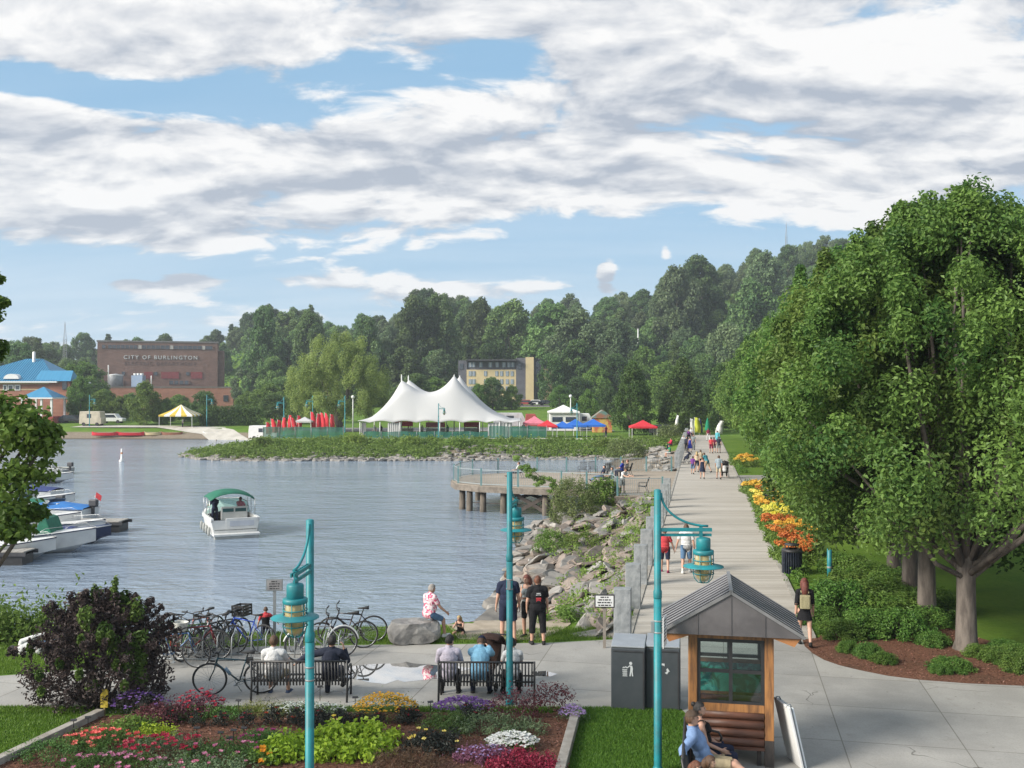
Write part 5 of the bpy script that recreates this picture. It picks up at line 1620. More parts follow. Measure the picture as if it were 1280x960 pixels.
grass('lawn_grass', scatter_poly([(1.35, 19.98), (3.25, 19.98), (3.6, 18.6), (3.5, 16.4), (3.55, 15), (.6, 15), (.9, 16.6)], 60000), .05, 'short mown grass of the lawn beside the kiosk')
grass('corner_grass', scatter_poly([(-14, 20.0), (-8.1, 20.0), (-8.1, 19.3), (-8.9, 16.5), (-9.4, 14.5), (-14, 14.5)], 90000), .05, 'short mown grass of the corner lawn by the flower bed')
pp = scatter_poly([(-14, 19.98), (1.3, 19.98), (1.2, 19.62), (-14, 19.5)], 30000); grass('path_edge_grass', pp, .07, 'strip of grass between the path and the flower bed')
pp = scatter_poly([(-15, 22.6), gp(0, 844), gp(120, 835), gp(165, 823), gp(200, 811), gp(330, 807), gp(480, 805), gp(565, 804.5), gp(690, 802.5), gp(765, 798.5), (bl(26.5) - .2, 26.8), (1.2, 26.8), (-1.3, 25.8), (-1.6, 26.8), (-15, 26.9)], 120000)
pp[:, 2] = land_z(pp[:, 0], pp[:, 1]) - .01; grass('bank_grass', pp, .09, 'grass strip on the bank between the path and the water')

# ---------------------------------------------------------------- people
SKIN = mat('skin', (.50, .30, .215), (.44, .25, .18), 6, .55, var=.08)
SKIN_T = mat('skin_tan', (.36, .19, .125), (.32, .165, .11), 6, .55)
EYE = mat('eye_dark', (.03, .025, .02), None, 3, .3); LIP = mat('lip', (.36, .14, .12), None, 3, .5)
DG = None


def cloth(name, c, c2=None, sc=9, **k): return mat('cloth_' + name, c, c2 or tuple(x * .82 for x in c), sc, .85, bump=.7, bsc=11, spec=.15, **k)


HAIR = {k: mat('hair_' + k, c, tuple(x * .55 for x in c), 14, .55, bump=.5, bsc=40, stretch=(3, 3, .5)) for k, c in
        dict(black=(.018, .015, .014), brown=(.10, .05, .025), auburn=(.16, .055, .025), grey=(.34, .31, .28), blond=(.50, .36, .17), red=(.17, .045, .03)).items()}
TEE = {'torso': (.0, 1), 'pelvis': (0, 1), 'uarm': (0, .62)}
LONG = {'torso': (0, 1), 'pelvis': (0, 1), 'uarm': (0, 1), 'farm': (0, .95)}
TANK = {'torso': (0, .86), 'pelvis': (0, 1)}
SHORTS = {'pelvis': (0, 1), 'thigh': (0, .88)}
CAPRI = {'pelvis': (0, 1), 'thigh': (0, 1), 'shin': (0, .45)}
TROUSERS = {'pelvis': (0, 1), 'thigh': (0, 1), 'shin': (0, .96)}
SHOES = {'foot': (0, 1), 'shin': (.94, 1)}
SOCKS = {'shin': (.72, .96)}


def caps(mb, a, b, ra, rb, n=12):
    a = Vector(a); b = Vector(b); d = b - a
    if d.length < 1e-5: return
    u = d.normalized(); pts = []; rs = []
    for k in range(4):
        t = PI / 2 * k / 4; pts.append(a - u * ra * math.cos(t)); rs.append(max(ra * math.sin(t), .001))
    pts += [a, b]; rs += [ra, rb]
    for k in range(3, -1, -1):
        t = PI / 2 * k / 4; pts.append(b + u * rb * math.cos(t)); rs.append(max(rb * math.sin(t), .001))
    mb.tube(pts, rs, n)


def person(label, loc, rz=0, h=1.72, pelvis=None, lean=0, side=0, legs=((0, 3, 0), (0, 3, 0)), arms=((4, 9, 12, 0), (4, 9, 12, 0)), head=(0, 0), wear=(), hair='brown', hairlen=0,
           skin=None, vox=.012, fat=1.0, female=False, group=None, hat=None, extra=None, bun=False, tilt=None, glasses=False):
    """one standing, walking or seated figure facing +Y; angles in degrees: legs (pitch, spread, knee), arms (pitch, spread, elbow, inward)"""
    skin = skin or SKIN
    k = h / 1.75
    pz = pelvis if pelvis is not None else .93 * k
    seg = []; mb = MB()

    def add(a, b, ra, rb, t, n=12): caps(mb, a, b, ra, rb, n); seg.append((Vector(a), Vector(b), ra, rb, t))
    ML = Matrix.Rotation(-R(lean), 3, 'X') @ Matrix.Rotation(R(side), 3, 'Y')
    P0 = Vector((0, 0, pz)); T = lambda x, y, z: P0 + ML @ Vector((x * k, y * k, z * k))
    f = fat
    hipw = .095 if not female else .10
    # pelvis and torso: overlapping rounded masses
    def mass(c, r): mb.ball(c, tuple(x * k for x in r), 14, M=ML)
    mass(T(0, -.01, .02), (.165 * f, .118 * f, .13)); mass(T(0, .0, .16), (.145 * f, .11 * f, .15)); mass(T(0, 0, .32), (.165 * (.92 if female else 1.03) * (f * .5 + .5), .118 * (f * .5 + .5), .17))
    mass(T(0, -.01, .42), (.15, .10, .10))
    if female: mass(T(-.07, .09, .33), (.062, .055, .062)); mass(T(.07, .09, .33), (.062, .055, .062))
    if f > 1.05: mass(T(0, .05, .14), (.14 * f, .12 * f, .14))
    seg.append((T(0, 0, -.04), T(0, 0, .06), .14 * k * f, .14 * k * f, 'pelvis')); seg.append((T(0, 0, .08), T(0, 0, .48), .14 * k * f, .13 * k, 'torso'))
    sw = (.185 if not female else .163)
    for sx in (-1, 1): add(T(sx * .04, 0, .475), T(sx * (sw - .01), -.005, .445), .062 * k, .062 * k, 'torso')
    add(T(0, -.005, .48), T(0, .012, .57), .055 * k, .05 * k, 'neck')
    # head
    MH = ML @ Matrix.Rotation(-R(head[0]), 3, 'Z') @ Matrix.Rotation(-R(head[1]), 3, 'X')
    if abs(lean) > 15: MH = Matrix.Rotation(-R(lean * .45), 3, 'X') @ Matrix.Rotation(-R(head[0]), 3, 'Z') @ Matrix.Rotation(-R(head[1]), 3, 'X')
    hc = T(0, .012, .56) + MH @ Vector((0, .015 * k, .115 * k))
    HM = lambda x, y, z: hc + MH @ Vector((x * k, y * k, z * k))
    mb.ball(hc, (.075 * k, .095 * k, .112 * k), 18, M=MH); mb.ball(HM(0, .028, -.055), (.058 * k, .07 * k, .065 * k), 14, M=MH)
    mb.ball(HM(0, .101, -.008), (.014 * k, .02 * k, .024 * k), 8, M=MH)
    mb.ball(HM(0, .088, -.054), (.024 * k, .012 * k, .009 * k), 8, M=MH)
    for sx in (-1, 1): mb.ball(HM(sx * .076, -.004, -.005), (.012 * k, .024 * k, .033 * k), 8, M=MH)
    seg.append((HM(0, 0, -.05), HM(0, 0, .04), .09 * k, .09 * k, 'head'))
    # legs
    feet = []
    for sx, (pi_, ab, kn) in zip((-1, 1), legs):
        hip = T(sx * hipw, 0, -.02)
        d1 = Vector((sx * math.sin(R(ab)), math.sin(R(pi_)) * math.cos(R(ab)), -math.cos(R(pi_)) * math.cos(R(ab))))
        kne = hip + d1 * .43 * k
        a2 = R(pi_ - kn); d2 = Vector((sx * math.sin(R(ab)) * .4, math.sin(a2), -math.cos(a2))).normalized()
        ank = kne + d2 * .41 * k
        add(hip, kne, .083 * k * (f * .6 + .4), .056 * k, 'thigh'); add(kne, kne + d2 * .14 * k, .055 * k, .056 * k, 'shin'); seg.pop(); add(kne + d2 * .12 * k, ank, .056 * k, .037 * k, 'shin'); seg.pop()
        seg.append((kne, ank, .056 * k, .038 * k, 'shin'))
        fd = Vector((sx * .15, math.cos(a2 * .8) , math.sin(a2 * .8) * .75)).normalized()
        if kn < 40 and abs(pi_ - kn) < 35: fd = Vector((sx * .15, 1, min(0, .9 * math.sin(a2)))).normalized()
        add(ank + Vector((0, 0, -.035 * k)) - fd * .05 * k, ank + Vector((0, 0, -.045 * k)) + fd * .15 * k, .04 * k, .034 * k, 'foot')
        feet.append(ank)
    hands = []
    for sx, (pi_, ab, el, inw) in zip((-1, 1), arms):
        sh = T(sx * sw, -.005, .44)
        b = R(ab); a = R(pi_ + lean * .3)
        d1 = Vector((sx * math.sin(b), math.sin(a) * math.cos(b), -math.cos(a) * math.cos(b)))
        elb = sh + d1 * .30 * k
        a2 = a + R(el); b2 = R(ab * .6 - inw)
        d2 = Vector((sx * math.sin(b2), math.sin(a2) * math.cos(b2), -math.cos(a2) * math.cos(b2)))
        wr = elb + d2 * .255 * k
        add(sh, elb, .052 * k, .041 * k, 'uarm'); add(elb, wr, .041 * k, .028 * k, 'farm')
        # palm, four fingers, thumb
        fw = d2; lat = Vector((0, 1, 0)) - fw * fw.y
        if lat.length < .2: lat = Vector((0, 0, 1)) - fw * fw.z
        lat.normalize(); inn = fw.cross(lat) * sx
        if inn.x * sx > 0: inn = -inn
        pc = wr + fw * .055 * k
        for q in (-.022, 0, .022): caps(mb, wr + fw * .015 * k + lat * q * .7 * k, wr + fw * .085 * k + lat * q * 1.15 * k, .017 * k, .016 * k, 8)
        for j, (q, ln) in enumerate(((.034, .075), (.012, .085), (-.011, .078), (-.033, .06))):
            r0 = wr + fw * .085 * k + lat * q * k; m = r0 + (fw * .9 + inn * .3).normalized() * ln * .55 * k; e = m + (fw * .55 + inn * .8).normalized() * ln * .5 * k
            caps(mb, r0, m, .0095 * k, .0088 * k, 6); caps(mb, m, e, .0088 * k, .0078 * k, 6)
        r0 = wr + fw * .03 * k + lat * .03 * k; m = r0 + (fw * .6 + lat * .75 + inn * .2).normalized() * .045 * k
        caps(mb, r0, m, .0125 * k, .0105 * k, 6); caps(mb, m, m + (fw * .9 + inn * .35).normalized() * .033 * k, .0105 * k, .009 * k, 6)
        seg.append((wr, wr + fw * .17 * k, .03 * k, .02 * k, 'hand')); hands.append(wr + fw * .08 * k)
    # grow one skin
    me = bpy.data.meshes.new('person'); me.from_pydata(mb.v, [], mb.f); me.update()
    tmp = bpy.data.objects.new('tmp', me); COL.objects.link(tmp)
    md = tmp.modifiers.new('r', 'REMESH'); md.mode = 'VOXEL'; md.voxel_size = vox * k if h > 1.2 else vox * .8
    sm = tmp.modifiers.new('s', 'SMOOTH'); sm.factor = .5; sm.iterations = 3 if vox < .02 else 1
    dg = bpy.context.evaluated_depsgraph_get(); ev = tmp.evaluated_get(dg); bm_ = bpy.data.meshes.new_from_object(ev)
    bpy.data.objects.remove(tmp); bpy.data.meshes.remove(me)
    n = len(bm_.vertices); V = np.empty(n * 3, np.float32); bm_.vertices.foreach_get('co', V); V = V.reshape(-1, 3).astype(float)
    NV = np.empty(n * 3, np.float32); bm_.vertices.foreach_get('normal', NV); NV = NV.reshape(-1, 3).astype(float)
    Fq = np.array([p.vertices[:] for p in bm_.polygons]); bpy.data.meshes.remove(bm_)
    Cn = V[Fq].mean(1)
    best = np.full(len(Cn), 1e9); tg = np.full(len(Cn), '', dtype='U8'); tt = np.zeros(len(Cn))
    for a, b, ra, rb, t in seg:
        a = np.array(a); e = np.array(b) - a; u = np.clip((Cn - a) @ e / max(e @ e, 1e-9), 0, 1)
        q = np.linalg.norm(Cn - a - u[:, None] * e, axis=1) - (ra + (rb - ra) * u)
        m = q < best; best[m] = q[m]; tg[m] = t; tt[m] = u[m]
    MHn = np.array(MH); HL = (Cn - np.array(hc)) @ MHn / k      # head-local coordinates
    mi = np.zeros(len(Fq), int)
    if vox < .016:
        for sx in (-1, 1):
            mi[(np.linalg.norm(HL - np.array([sx * .031, .086, .012]), axis=1) < .0125)] = 1
        mi[(np.abs(HL[:, 0]) < .024) & (np.abs(HL[:, 2] + .054) < .008) & (HL[:, 1] > .07)] = 2
    body = np_mesh('person', V, Fq, [skin, EYE, LIP], None, None, mi, True)
    body.location = loc; body.rotation_euler = (tilt or (0, 0, R(rz)))
    tag(body, label, 'person', group)

    def layer(name, mask, infl, m):
        if mask.sum() < 4: return None
        fs = Fq[mask]; ids, inv = np.unique(fs, return_inverse=True); inv = inv.reshape(fs.shape)
        return np_mesh(name, V[ids] + NV[ids] * infl * k, inv, m, body, None, None, True)
    for i, (nm, m, sp, infl) in enumerate(wear):
        mask = np.zeros(len(Fq), bool)
        for t, (lo, hi) in sp.items(): mask |= (tg == t) & (tt >= lo) & (tt <= hi)
        layer(nm, mask, infl, m)
    if hair:
        hm = (tg == 'head') & (((HL[:, 2] > .045) & (HL[:, 1] < .075)) | ((HL[:, 1] < -.015) & (HL[:, 2] > (-.075 if hairlen else -.05))) | ((HL[:, 2] > .0) & (HL[:, 1] < .02)))
        ho = layer('hair', hm, .016 if not hairlen else .024, HAIR[hair])
        if hairlen and ho:
            hb = MB(); w = .085
            hb.tube([HM(0, -.045, .06), HM(0, -.085, -.02), HM(0, -.10, -.10), HM(0, -.11, -.10 - hairlen * .55), HM(0, -.09, -.10 - hairlen)], [.06 * k, .085 * k, .09 * k, .085 * k, .035 * k], 12)
            for sx in (-1, 1): hb.tube([HM(sx * .05, -.01, .06), HM(sx * .083, -.01, -.03), HM(sx * .085, -.03, -.1 - hairlen * .4)], [.03 * k, .03 * k, .015 * k], 8)
            hb.build('long_hair', HAIR[hair], ho)
        if bun:
            hb = MB(); hb.ball(HM(0, -.09, .085), .042 * k, 12); hb.build('hair_bun', HAIR[hair], ho)
    if hat is not None:
        layer('cap', (tg == 'head') & (HL[:, 2] > .038), .022, hat)
        hb = MB(); hb.ball(HM(0, .115, .045), (.07 * k, .055 * k, .012 * k), 12, M=MH); hb.build('cap_brim', hat, body)
    if glasses:
        hb = MB(); hb.box(HM(-.033, .094, .012), (.045 * k, .012, .03 * k)); hb.box(HM(.033, .094, .012), (.045 * k, .012, .03 * k)); hb.bar(HM(-.075, .0, .018), HM(-.06, .095, .018), .006, .01); hb.bar(HM(.075, .0, .018), HM(.06, .095, .018), .006, .01)
        hb.bar(HM(-.06, .096, .02), HM(.06, .096, .02), .008, .01); hb.build('glasses', BLACK, body)
    if extra: extra(body, T, HM, k, seg, feet)
    return body


def skirt(m, top=.06, length=.5, r0=.15, r1=.24, name='skirt'):
    def go(body, T, HM, k, seg, feet):
        mb = MB(); n = 26; prof = [(r0, top), (r0 * 1.13, top - .1), (r1 * .9, top - length * .6), (r1, top - length)]
        vs = []
        for r, z in prof:
            for j in range(n):
                a = 2 * PI * j / n; w = 1 + .05 * math.sin(a * 7) * (top - z) / length
                vs.append(T(r * math.cos(a) * w, r * .8 * math.sin(a) * w, z))
        fs = [(i * n + j, i * n + (j + 1) % n, (i + 1) * n + (j + 1) % n, (i + 1) * n + j) for i in range(3) for j in range(n)]
        mb.add(vs, fs, 0, True); mb.build(name, m, body)
    return go


def backpack(m, sc=1.0):
    def go(body, T, HM, k, seg, feet):
        mb = MB(); rough_block(mb, .30 * k * sc, .15 * k * sc, .40 * k * sc, 5, 4, .01)
        p = T(0, -.20, .06); o = mb.build('backpack', m, body, .03); o.location = p
        mb = MB()
        for sx in (-1, 1): mb.tube([T(sx * .09, -.14, .44), T(sx * .10, .0, .525), T(sx * .11, .125, .42), T(sx * .12, .06, .2), T(sx * .11, -.13, .12)], .014, 6)
        mb.build('strap', m, body)
    return go


SHOE_W = cloth('shoe_white', (.6, .6, .58)); SHOE_D = cloth('shoe_dark', (.03, .03, .03)); SHOE_B = cloth('shoe_blue', (.06, .09, .16)); SHOE_BR = cloth('shoe_brown', (.16, .07, .035))
NAVY = cloth('navy', (.022, .028, .055)); BLK = cloth('black', (.016, .016, .018)); WHT_C = cloth('white', (.62, .62, .62)); KHAKI = cloth('khaki', (.34, .28, .18)); DENIM = cloth('denim', (.10, .18, .30)); LBLUE = cloth('light_blue', (.22, .45, .62))
CHAMB = cloth('chambray', (.20, .30, .50)); REDC = cloth('red', (.52, .06, .07)); GREYC = cloth('grey', (.22, .25, .26)); TEALC = cloth('teal', (.05, .22, .27)); ROYAL = cloth('royal', (.03, .05, .36)); PURP = cloth('purple', (.16, .05, .22)); CREAM = cloth('cream', (.5, .42, .3)); PINKC = cloth('pink', (.55, .22, .26)); LILAC = cloth('pale_lilac', (.55, .5, .58)); MAROON = cloth('maroon', (.22, .03, .07)); SUIT = cloth('suit', (.03, .035, .055)); GREENC = cloth('green', (.02, .22, .12))


def floral():
    m, t, b = newmat('cloth_floral'); co = t.coord(); v = t.node('ShaderNodeTexVoronoi'); t.put(v.inputs['Vector'], co); v.inputs['Scale'].default_value = 16
    n = t.noise(co, 14, 3, .6)
    c = t.mix(t.smooth(n, .46, .54), (.66, .58, .58), (.50, .05, .13)); c = t.mix(t.smooth(v.outputs[0], .5, .2), c, (.72, .45, .48))
    t.put(b.inputs['Base Color'], c); b.inputs['Roughness'].default_value = .85
    return m


FLORAL = floral()
SIT = ((84, 8, 84), (84, 8, 84))
REST = ((38, 10, 50, 22), (38, 10, 50, 22))
by = 20.55
X = lambda px, Y: AT(px, 800, Y).x
person('man in a white t-shirt and khaki shorts sitting on the bench behind the parked bicycle', (X(343, by), by, 0), 0, 1.78, .51, -6, 0, ((84, 9, 80), (84, 9, 80)), REST, (0, 4),
       [('shorts', KHAKI, SHORTS, .014), ('t_shirt', WHT_C, TEE, .022), ('shoes', SHOE_B, SHOES, .012)], 'brown', fat=1.12)
person('man in a dark suit on the bench, phone to his ear, arm along the backrest', (X(413, by), by, 0), 0, 1.78, .51, -4, 3, ((80, 4, 78), (94, 6, 62)), ((-8, 78, 4, -8), (45, 22, 128, 30)), (20, 0),
       [('trousers', SUIT, TROUSERS, .014), ('jacket', SUIT, LONG, .026), ('shoes', SHOE_D, SHOES, .012)], 'black')
person('dark haired man in a pale shirt on the bench, beside the man in light blue', (X(561, by), by, 0), 0, 1.76, .51, 4, 0, SIT, REST, (38, 5), [('trousers', BLK, TROUSERS, .014), ('shirt', LILAC, LONG, .022), ('shoes', SHOE_D, SHOES, .012)], 'black')
person('man in a light blue shirt and dark cap leaning forward on the bench', (X(599, by), by, 0), -4, 1.78, .51, 30, 0, SIT, ((62, 6, 40, 26), (62, 6, 40, 26)), (10, 22), [('trousers', NAVY, TROUSERS, .014), ('shirt', LBLUE, LONG, .026), ('shoes', SHOE_D, SHOES, .012)], 'brown', fat=1.1, hat=NAVY)
person('woman with black hair in a white top on the bench, partly behind the teal pole', (X(641, by), by, 0), 5, 1.62, .50, 8, 0, SIT, REST, (-8, 4), [('trousers', BLK, TROUSERS, .014), ('top', WHT_C, TEE, .02), ('shoes', SHOE_D, SHOES, .012)], 'black', female=True, bun=True)
person('grey haired woman in a pink flowered shirt sitting on the boulder', (X(537, 25.3), 25.12, 0), -42, 1.64, .74, 6, 0, ((62, 6, 62), (66, 6, 60)), ((10, 14, 28, 0), (28, 14, 20, 0)), (16, 2), [('shorts', DENIM, SHORTS, .014), ('flowered_shirt', FLORAL, TEE, .026), ('shoes', SHOE_W, SHOES, .014)], 'grey', female=True, fat=1.12)
q = Vector((X(576, 26.2), 26.2, -.22))
person('little blond girl crouching on the sand by the water', q, 165, 1.02, .26, 18, 0, ((92, 16, 122), (92, 16, 122)), ((50, 10, 60, 20), (50, 10, 50, 20)), (10, 6), [('dress', BLK, {'torso': (0, .9), 'pelvis': (0, 1), 'thigh': (0, .6)}, .02), ('shoes', MAROON, SHOES, .012)], 'blond', .16, female=True)
STAND = ((3, 4, 4), (-2, 4, 3))
person('tall man in a navy polo shirt and navy shorts standing behind the lamp pole', (X(635, 25.2), 25.2, 0), 4, 1.84, None, 2, 0, ((2, 5, 2), (-3, 6, 2)), ((4, 12, 14, 0), (2, 13, 12, 0)), (0, 6), [('shorts', NAVY, SHORTS, .032), ('polo_shirt', NAVY, TEE, .034), ('shoes', SHOE_BR, SHOES, .012)], 'brown', fat=1.18)
person('red haired woman in a grey sleeveless top facing the two others', (X(660, 25.6), 25.65, 0), 150, 1.66, None, 2, 0, STAND, ((30, 6, 70, 32), (6, 8, 20, 0)), (10, 5), [('shorts', BLK, SHORTS, .018), ('sleeveless_top', GREYC, TANK, .018), ('shoes', SHOE_D, SHOES, .012)], 'red', .2, female=True)


def shirt_print(body, T, HM, k, seg, feet):
    mb = MB(); mb.box(T(0, -.152, .38), (.10, .006, .02)); mb.box(T(0, -.153, .34), (.13, .006, .02)); mb.build('print', WHT_C, body)
    mb = MB(); mb.box(T(0, -.152, .25), (.13, .006, .05)); mb.box(T(0, -.152, .19), (.11, .006, .05)); mb.build('print', REDC, body)


person('short haired woman in a black printed t-shirt and black capri trousers', (X(672, 25.0), 25.0, 0), 8, 1.74, None, 0, 0, ((2, 5, 3), (-3, 5, 2)), ((8, 14, 20, 10), (8, 12, 18, 0)), (24, 4), [('capri_trousers', BLK, CAPRI, .03), ('printed_t_shirt', BLK, TEE, .032), ('shoes', SHOE_D, SHOES, .012)], 'auburn', fat=1.2, extra=shirt_print)
q = G(1006, 807)
def redhead(body, T, HM, k, seg, feet):
    skirt(BLK, .04, .30, .15, .20)(body, T, HM, k, seg, feet); backpack(cloth('olive_pack', (.30, .27, .16)), .85)(body, T, HM, k, seg, feet)


person('woman with long red hair, black dress and backpack walking up the boardwalk', q, -12, 1.70, None, 2, 0, ((14, 2, 6), (-12, 2, 14)), ((-10, 8, 14, 0), (8, 8, 16, 0)), (0, 0), [('dress', BLK, {'torso': (0, 1), 'pelvis': (0, 1), 'uarm': (0, .98), 'farm': (0, .1)}, .016), ('shoes', SHOE_D, SHOES, .01)], 'red', .26, female=True, extra=redhead)
# couple on the bench in front of the kiosk
person('man in blue shirt, khaki shorts and brown cap lounging on the kiosk bench', (3.08, 15.82, 0), -104, 1.80, .47, -24, 0, ((86, 8, 44), (94, 2, 36)), ((30, 10, 40, 10), (-42, 52, 62, -10)), (-14, 6), [('shorts', KHAKI, SHORTS, .02), ('shirt', CHAMB, {'torso': (0, 1), 'pelvis': (0, 1), 'uarm': (0, 1), 'farm': (0, .35)}, .024), ('sandals', SHOE_D, {'foot': (.0, .35)}, .008)], 'brown', hat=cloth('brown_cap', (.085, .06, .045)))
person('dark haired woman in a black tank top on the bench beside the man in blue', (3.2, 16.38, 0), -92, 1.70, .47, -14, 0, SIT, ((24, 10, 40, 14), (20, 8, 52, 4)), (6, 8), [('trousers', NAVY, TROUSERS, .014), ('tank_top', BLK, TANK, .016), ('shoes', SHOE_D, SHOES, .01)], 'black', female=True, bun=True, skin=SKIN)
person('brown haired child with glasses seated low before the couple, only the head in view', (X(868, 14.55) , 14.55, -.02), -150, 1.30, .37, 0, 0, SIT, REST, (-15, 6), [('t_shirt', GREYC, TEE, .018), ('trousers', NAVY, TROUSERS, .012)], 'auburn', .05, female=True, glasses=True)
person('second brown haired child seated beside the one with glasses, head in view', (X(886, 14.72), 14.75, -.02), -105, 1.30, .37, 0, 0, SIT, REST, (12, 4), [('t_shirt', CREAM, TEE, .018), ('trousers', NAVY, TROUSERS, .012)], 'brown', .08, female=True)
person('small child in a red and black shirt standing at the water edge', (X(332, 25.9), 25.9, -.32), 12, 1.08, None, 0, 0, STAND, ((12, 20, 20, 0), (30, 40, 10, 0)), (0, 10), [('shorts', NAVY, SHORTS, .016), ('red_shirt', REDC, {'torso': (.1, 1), 'uarm': (0, .7)}, .016), ('black_vest', BLK, {'torso': (.0, .75), 'pelvis': (.3, 1)}, .022), ('shoes', SHOE_D, SHOES, .01)], 'brown')
person('person in a white shirt lying on the grass with dark hair toward the path', (X(52, 24.1), 24.1, .13), 0, 1.72, 0, 0, 0, ((0, 6, 0), (10, 6, 20)), ((0, 16, 10, 0), (0, 20, 10, 0)), (0, 0), [('trousers', DENIM, TROUSERS, .014), ('shirt', WHT_C, LONG, .02), ('shoes', SHOE_D, SHOES, .01)], 'black', tilt=(0, R(-90), R(8)))
# the couple hand in hand
q = G(831, 716); person('woman in a red t-shirt and dark shorts walking away, hand in hand with a man', q, -10, 1.60, None, 0, 0, ((10, 3, 4), (-8, 3, 12)), ((4, 10, 14, 0), (10, 24, 6, 0)), (0, 0), [('shorts', NAVY, SHORTS, .026), ('red_t_shirt', REDC, TEE, .026), ('shoes', MAROON, SHOES, .014)], 'brown', female=True, fat=1.1, vox=.014)
q = G(858, 717); person('man in white shirt and denim shorts walking hand in hand with a woman in red', q, -10, 1.76, None, 0, 0, ((-8, 3, 12), (10, 3, 4)), ((8, 22, 6, 0), (-6, 12, 20, 0)), (-8, 0), [('shorts', DENIM, SHORTS, .026), ('white_shirt', WHT_C, TEE, .026), ('socks', SHOE_W, SOCKS, .006), ('shoes', SHOE_W, SHOES, .014)], 'brown', fat=1.1, vox=.014)
WALK = ((16, 3, 6), (-14, 3, 16))
def walker(px, py, rz, label, wear, hair='brown', h=1.7, female=False, legs=WALK, arms=((12, 8, 14, 0), (-12, 8, 14, 0)), **k):
    return person(label, G(px, py), rz, h, None, k.pop('lean', 2), 0, legs, arms, (0, 0), wear, hair, k.pop('hairlen', 0), vox=.024, female=female, **k)


walker(866, 593, -20, 'girl in a purple top and denim shorts walking beside a woman in cream', [('shorts', DENIM, SHORTS, .02), ('purple_top', PURP, TEE, .02), ('shoes', SHOE_D, SHOES, .01)], 'brown', 1.45, True)
walker(871, 590.5, -14, 'woman in a cream top and dark shorts walking between children', [('shorts', NAVY, SHORTS, .02), ('cream_top', CREAM, TANK, .02), ('shoes', SHOE_D, SHOES, .01)], 'blond', 1.7, True, hairlen=.15)
walker(878, 599, -12, 'woman in a short navy dress walking on the boardwalk', [('dress', NAVY, TANK, .02), ('shoes', SHOE_D, SHOES, .01)], 'auburn', 1.66, True, extra=skirt(NAVY, .02, .36, .17, .24))
walker(884, 591, 40, 'person in a teal jacket bending forward on the boardwalk', [('shorts', KHAKI, SHORTS, .02), ('teal_jacket', TEALC, LONG, .03), ('shoes', SHOE_D, SHOES, .01)], 'brown', 1.7, False, lean=28)
walker(876, 588, 10, 'man in a cream shirt standing next to the one in the teal jacket', [('shorts', BLK, SHORTS, .02), ('cream_shirt', CREAM, TEE, .02), ('shoes', SHOE_D, SHOES, .01)], 'brown', 1.72)
walker(898.5, 599.5, -12, 'man in a grey t-shirt and beige shorts walking beside the black wheelchair', [('shorts', CREAM, SHORTS, .02), ('grey_t_shirt', cloth('blue_grey', (.27, .33, .37)), TEE, .024), ('shoes', SHOE_D, SHOES, .01)], 'brown', 1.8, fat=1.08)
walker(889, 567, -12, 'person in a red shirt and shorts walking farther up the boardwalk', [('shorts', MAROON, SHORTS, .02), ('red_shirt', REDC, TEE, .02), ('shoes', SHOE_D, SHOES, .01)], 'brown', 1.75)
walker(892.5, 566, -12, 'person in a dark top walking next to the one in red', [('shorts', BLK, SHORTS, .02), ('dark_top', MAROON, TEE, .02), ('shoes', SHOE_D, SHOES, .01)], 'black', 1.68)
walker(898.5, 566.5, -10, 'man in a dark shirt and grey shorts walking along the flower side', [('shorts', GREYC, SHORTS, .02), ('dark_shirt', SUIT, TEE, .02), ('shoes', SHOE_D, SHOES, .01)], 'brown', 1.8)
walker(854.5, 563, 170, 'person in a white shirt leaning at the granite posts', [('shorts', KHAKI, SHORTS, .02), ('white_shirt', WHT_C, TEE, .02), ('shoes', SHOE_D, SHOES, .01)], 'grey', 1.72)
walker(858.5, 565, 160, 'person in dark clothes by the granite posts beside a blue dress', [('trousers', BLK, TROUSERS, .02), ('dark_top', SUIT, LONG, .02), ('shoes', SHOE_D, SHOES, .01)], 'black', 1.7)
walker(862.5, 565.5, -10, 'woman in a bright blue dress near the granite posts', [('dress', ROYAL, TANK, .02), ('shoes', SHOE_D, SHOES, .01)], 'brown', 1.7, True, extra=skirt(ROYAL, .02, .5, .17, .26))
walker(867, 562.5, 160, 'man in grey clothes walking toward us past the blue dress', [('trousers', GREYC, TROUSERS, .02), ('grey_shirt', GREYC, TEE, .02), ('shoes', SHOE_D, SHOES, .01)], 'brown', 1.78)
walker(885.5, 551.5, 10, 'distant person in a maroon top and white trousers', [('trousers', WHT_C, TROUSERS, .02), ('maroon_top', MAROON, TEE, .02), ('shoes', SHOE_D, SHOES, .01)], 'brown', 1.75)
walker(861, 553, 180, 'distant person in a purple top among the flags', [('trousers', NAVY, TROUSERS, .02), ('purple_top', PURP, TEE, .02), ('shoes', SHOE_D, SHOES, .01)], 'brown', 1.7)
walker(864, 550, 170, 'distant person in a yellow hat at the end of the boardwalk', [('trousers', NAVY, TROUSERS, .02), ('white_top', WHT_C, TEE, .02), ('shoes', SHOE_D, SHOES, .01)], 'brown', 1.72, hat=cloth('yellow', (.6, .5, .1)))
walker(897, 556, -10, 'distant person wrapped in pale turquoise by the flower border', [('robe', cloth('turquoise', (.12, .45, .52)), {**LONG, 'thigh': (0, 1), 'shin': (0, .5)}, .04), ('shoes', SHOE_D, SHOES, .01)], 'brown', 1.75)
def seated_far(px, py, Y, rz, label, wear, hair='brown', legs=SIT, lean=-10, z=0, h=1.72, pel=.5, **k):
    p = AT(px, py, Y); return person(label, (p.x, Y, z), rz, h, pel, lean, 0, legs, REST, (0, 0), wear, hair, 0, vox=.022, **k)


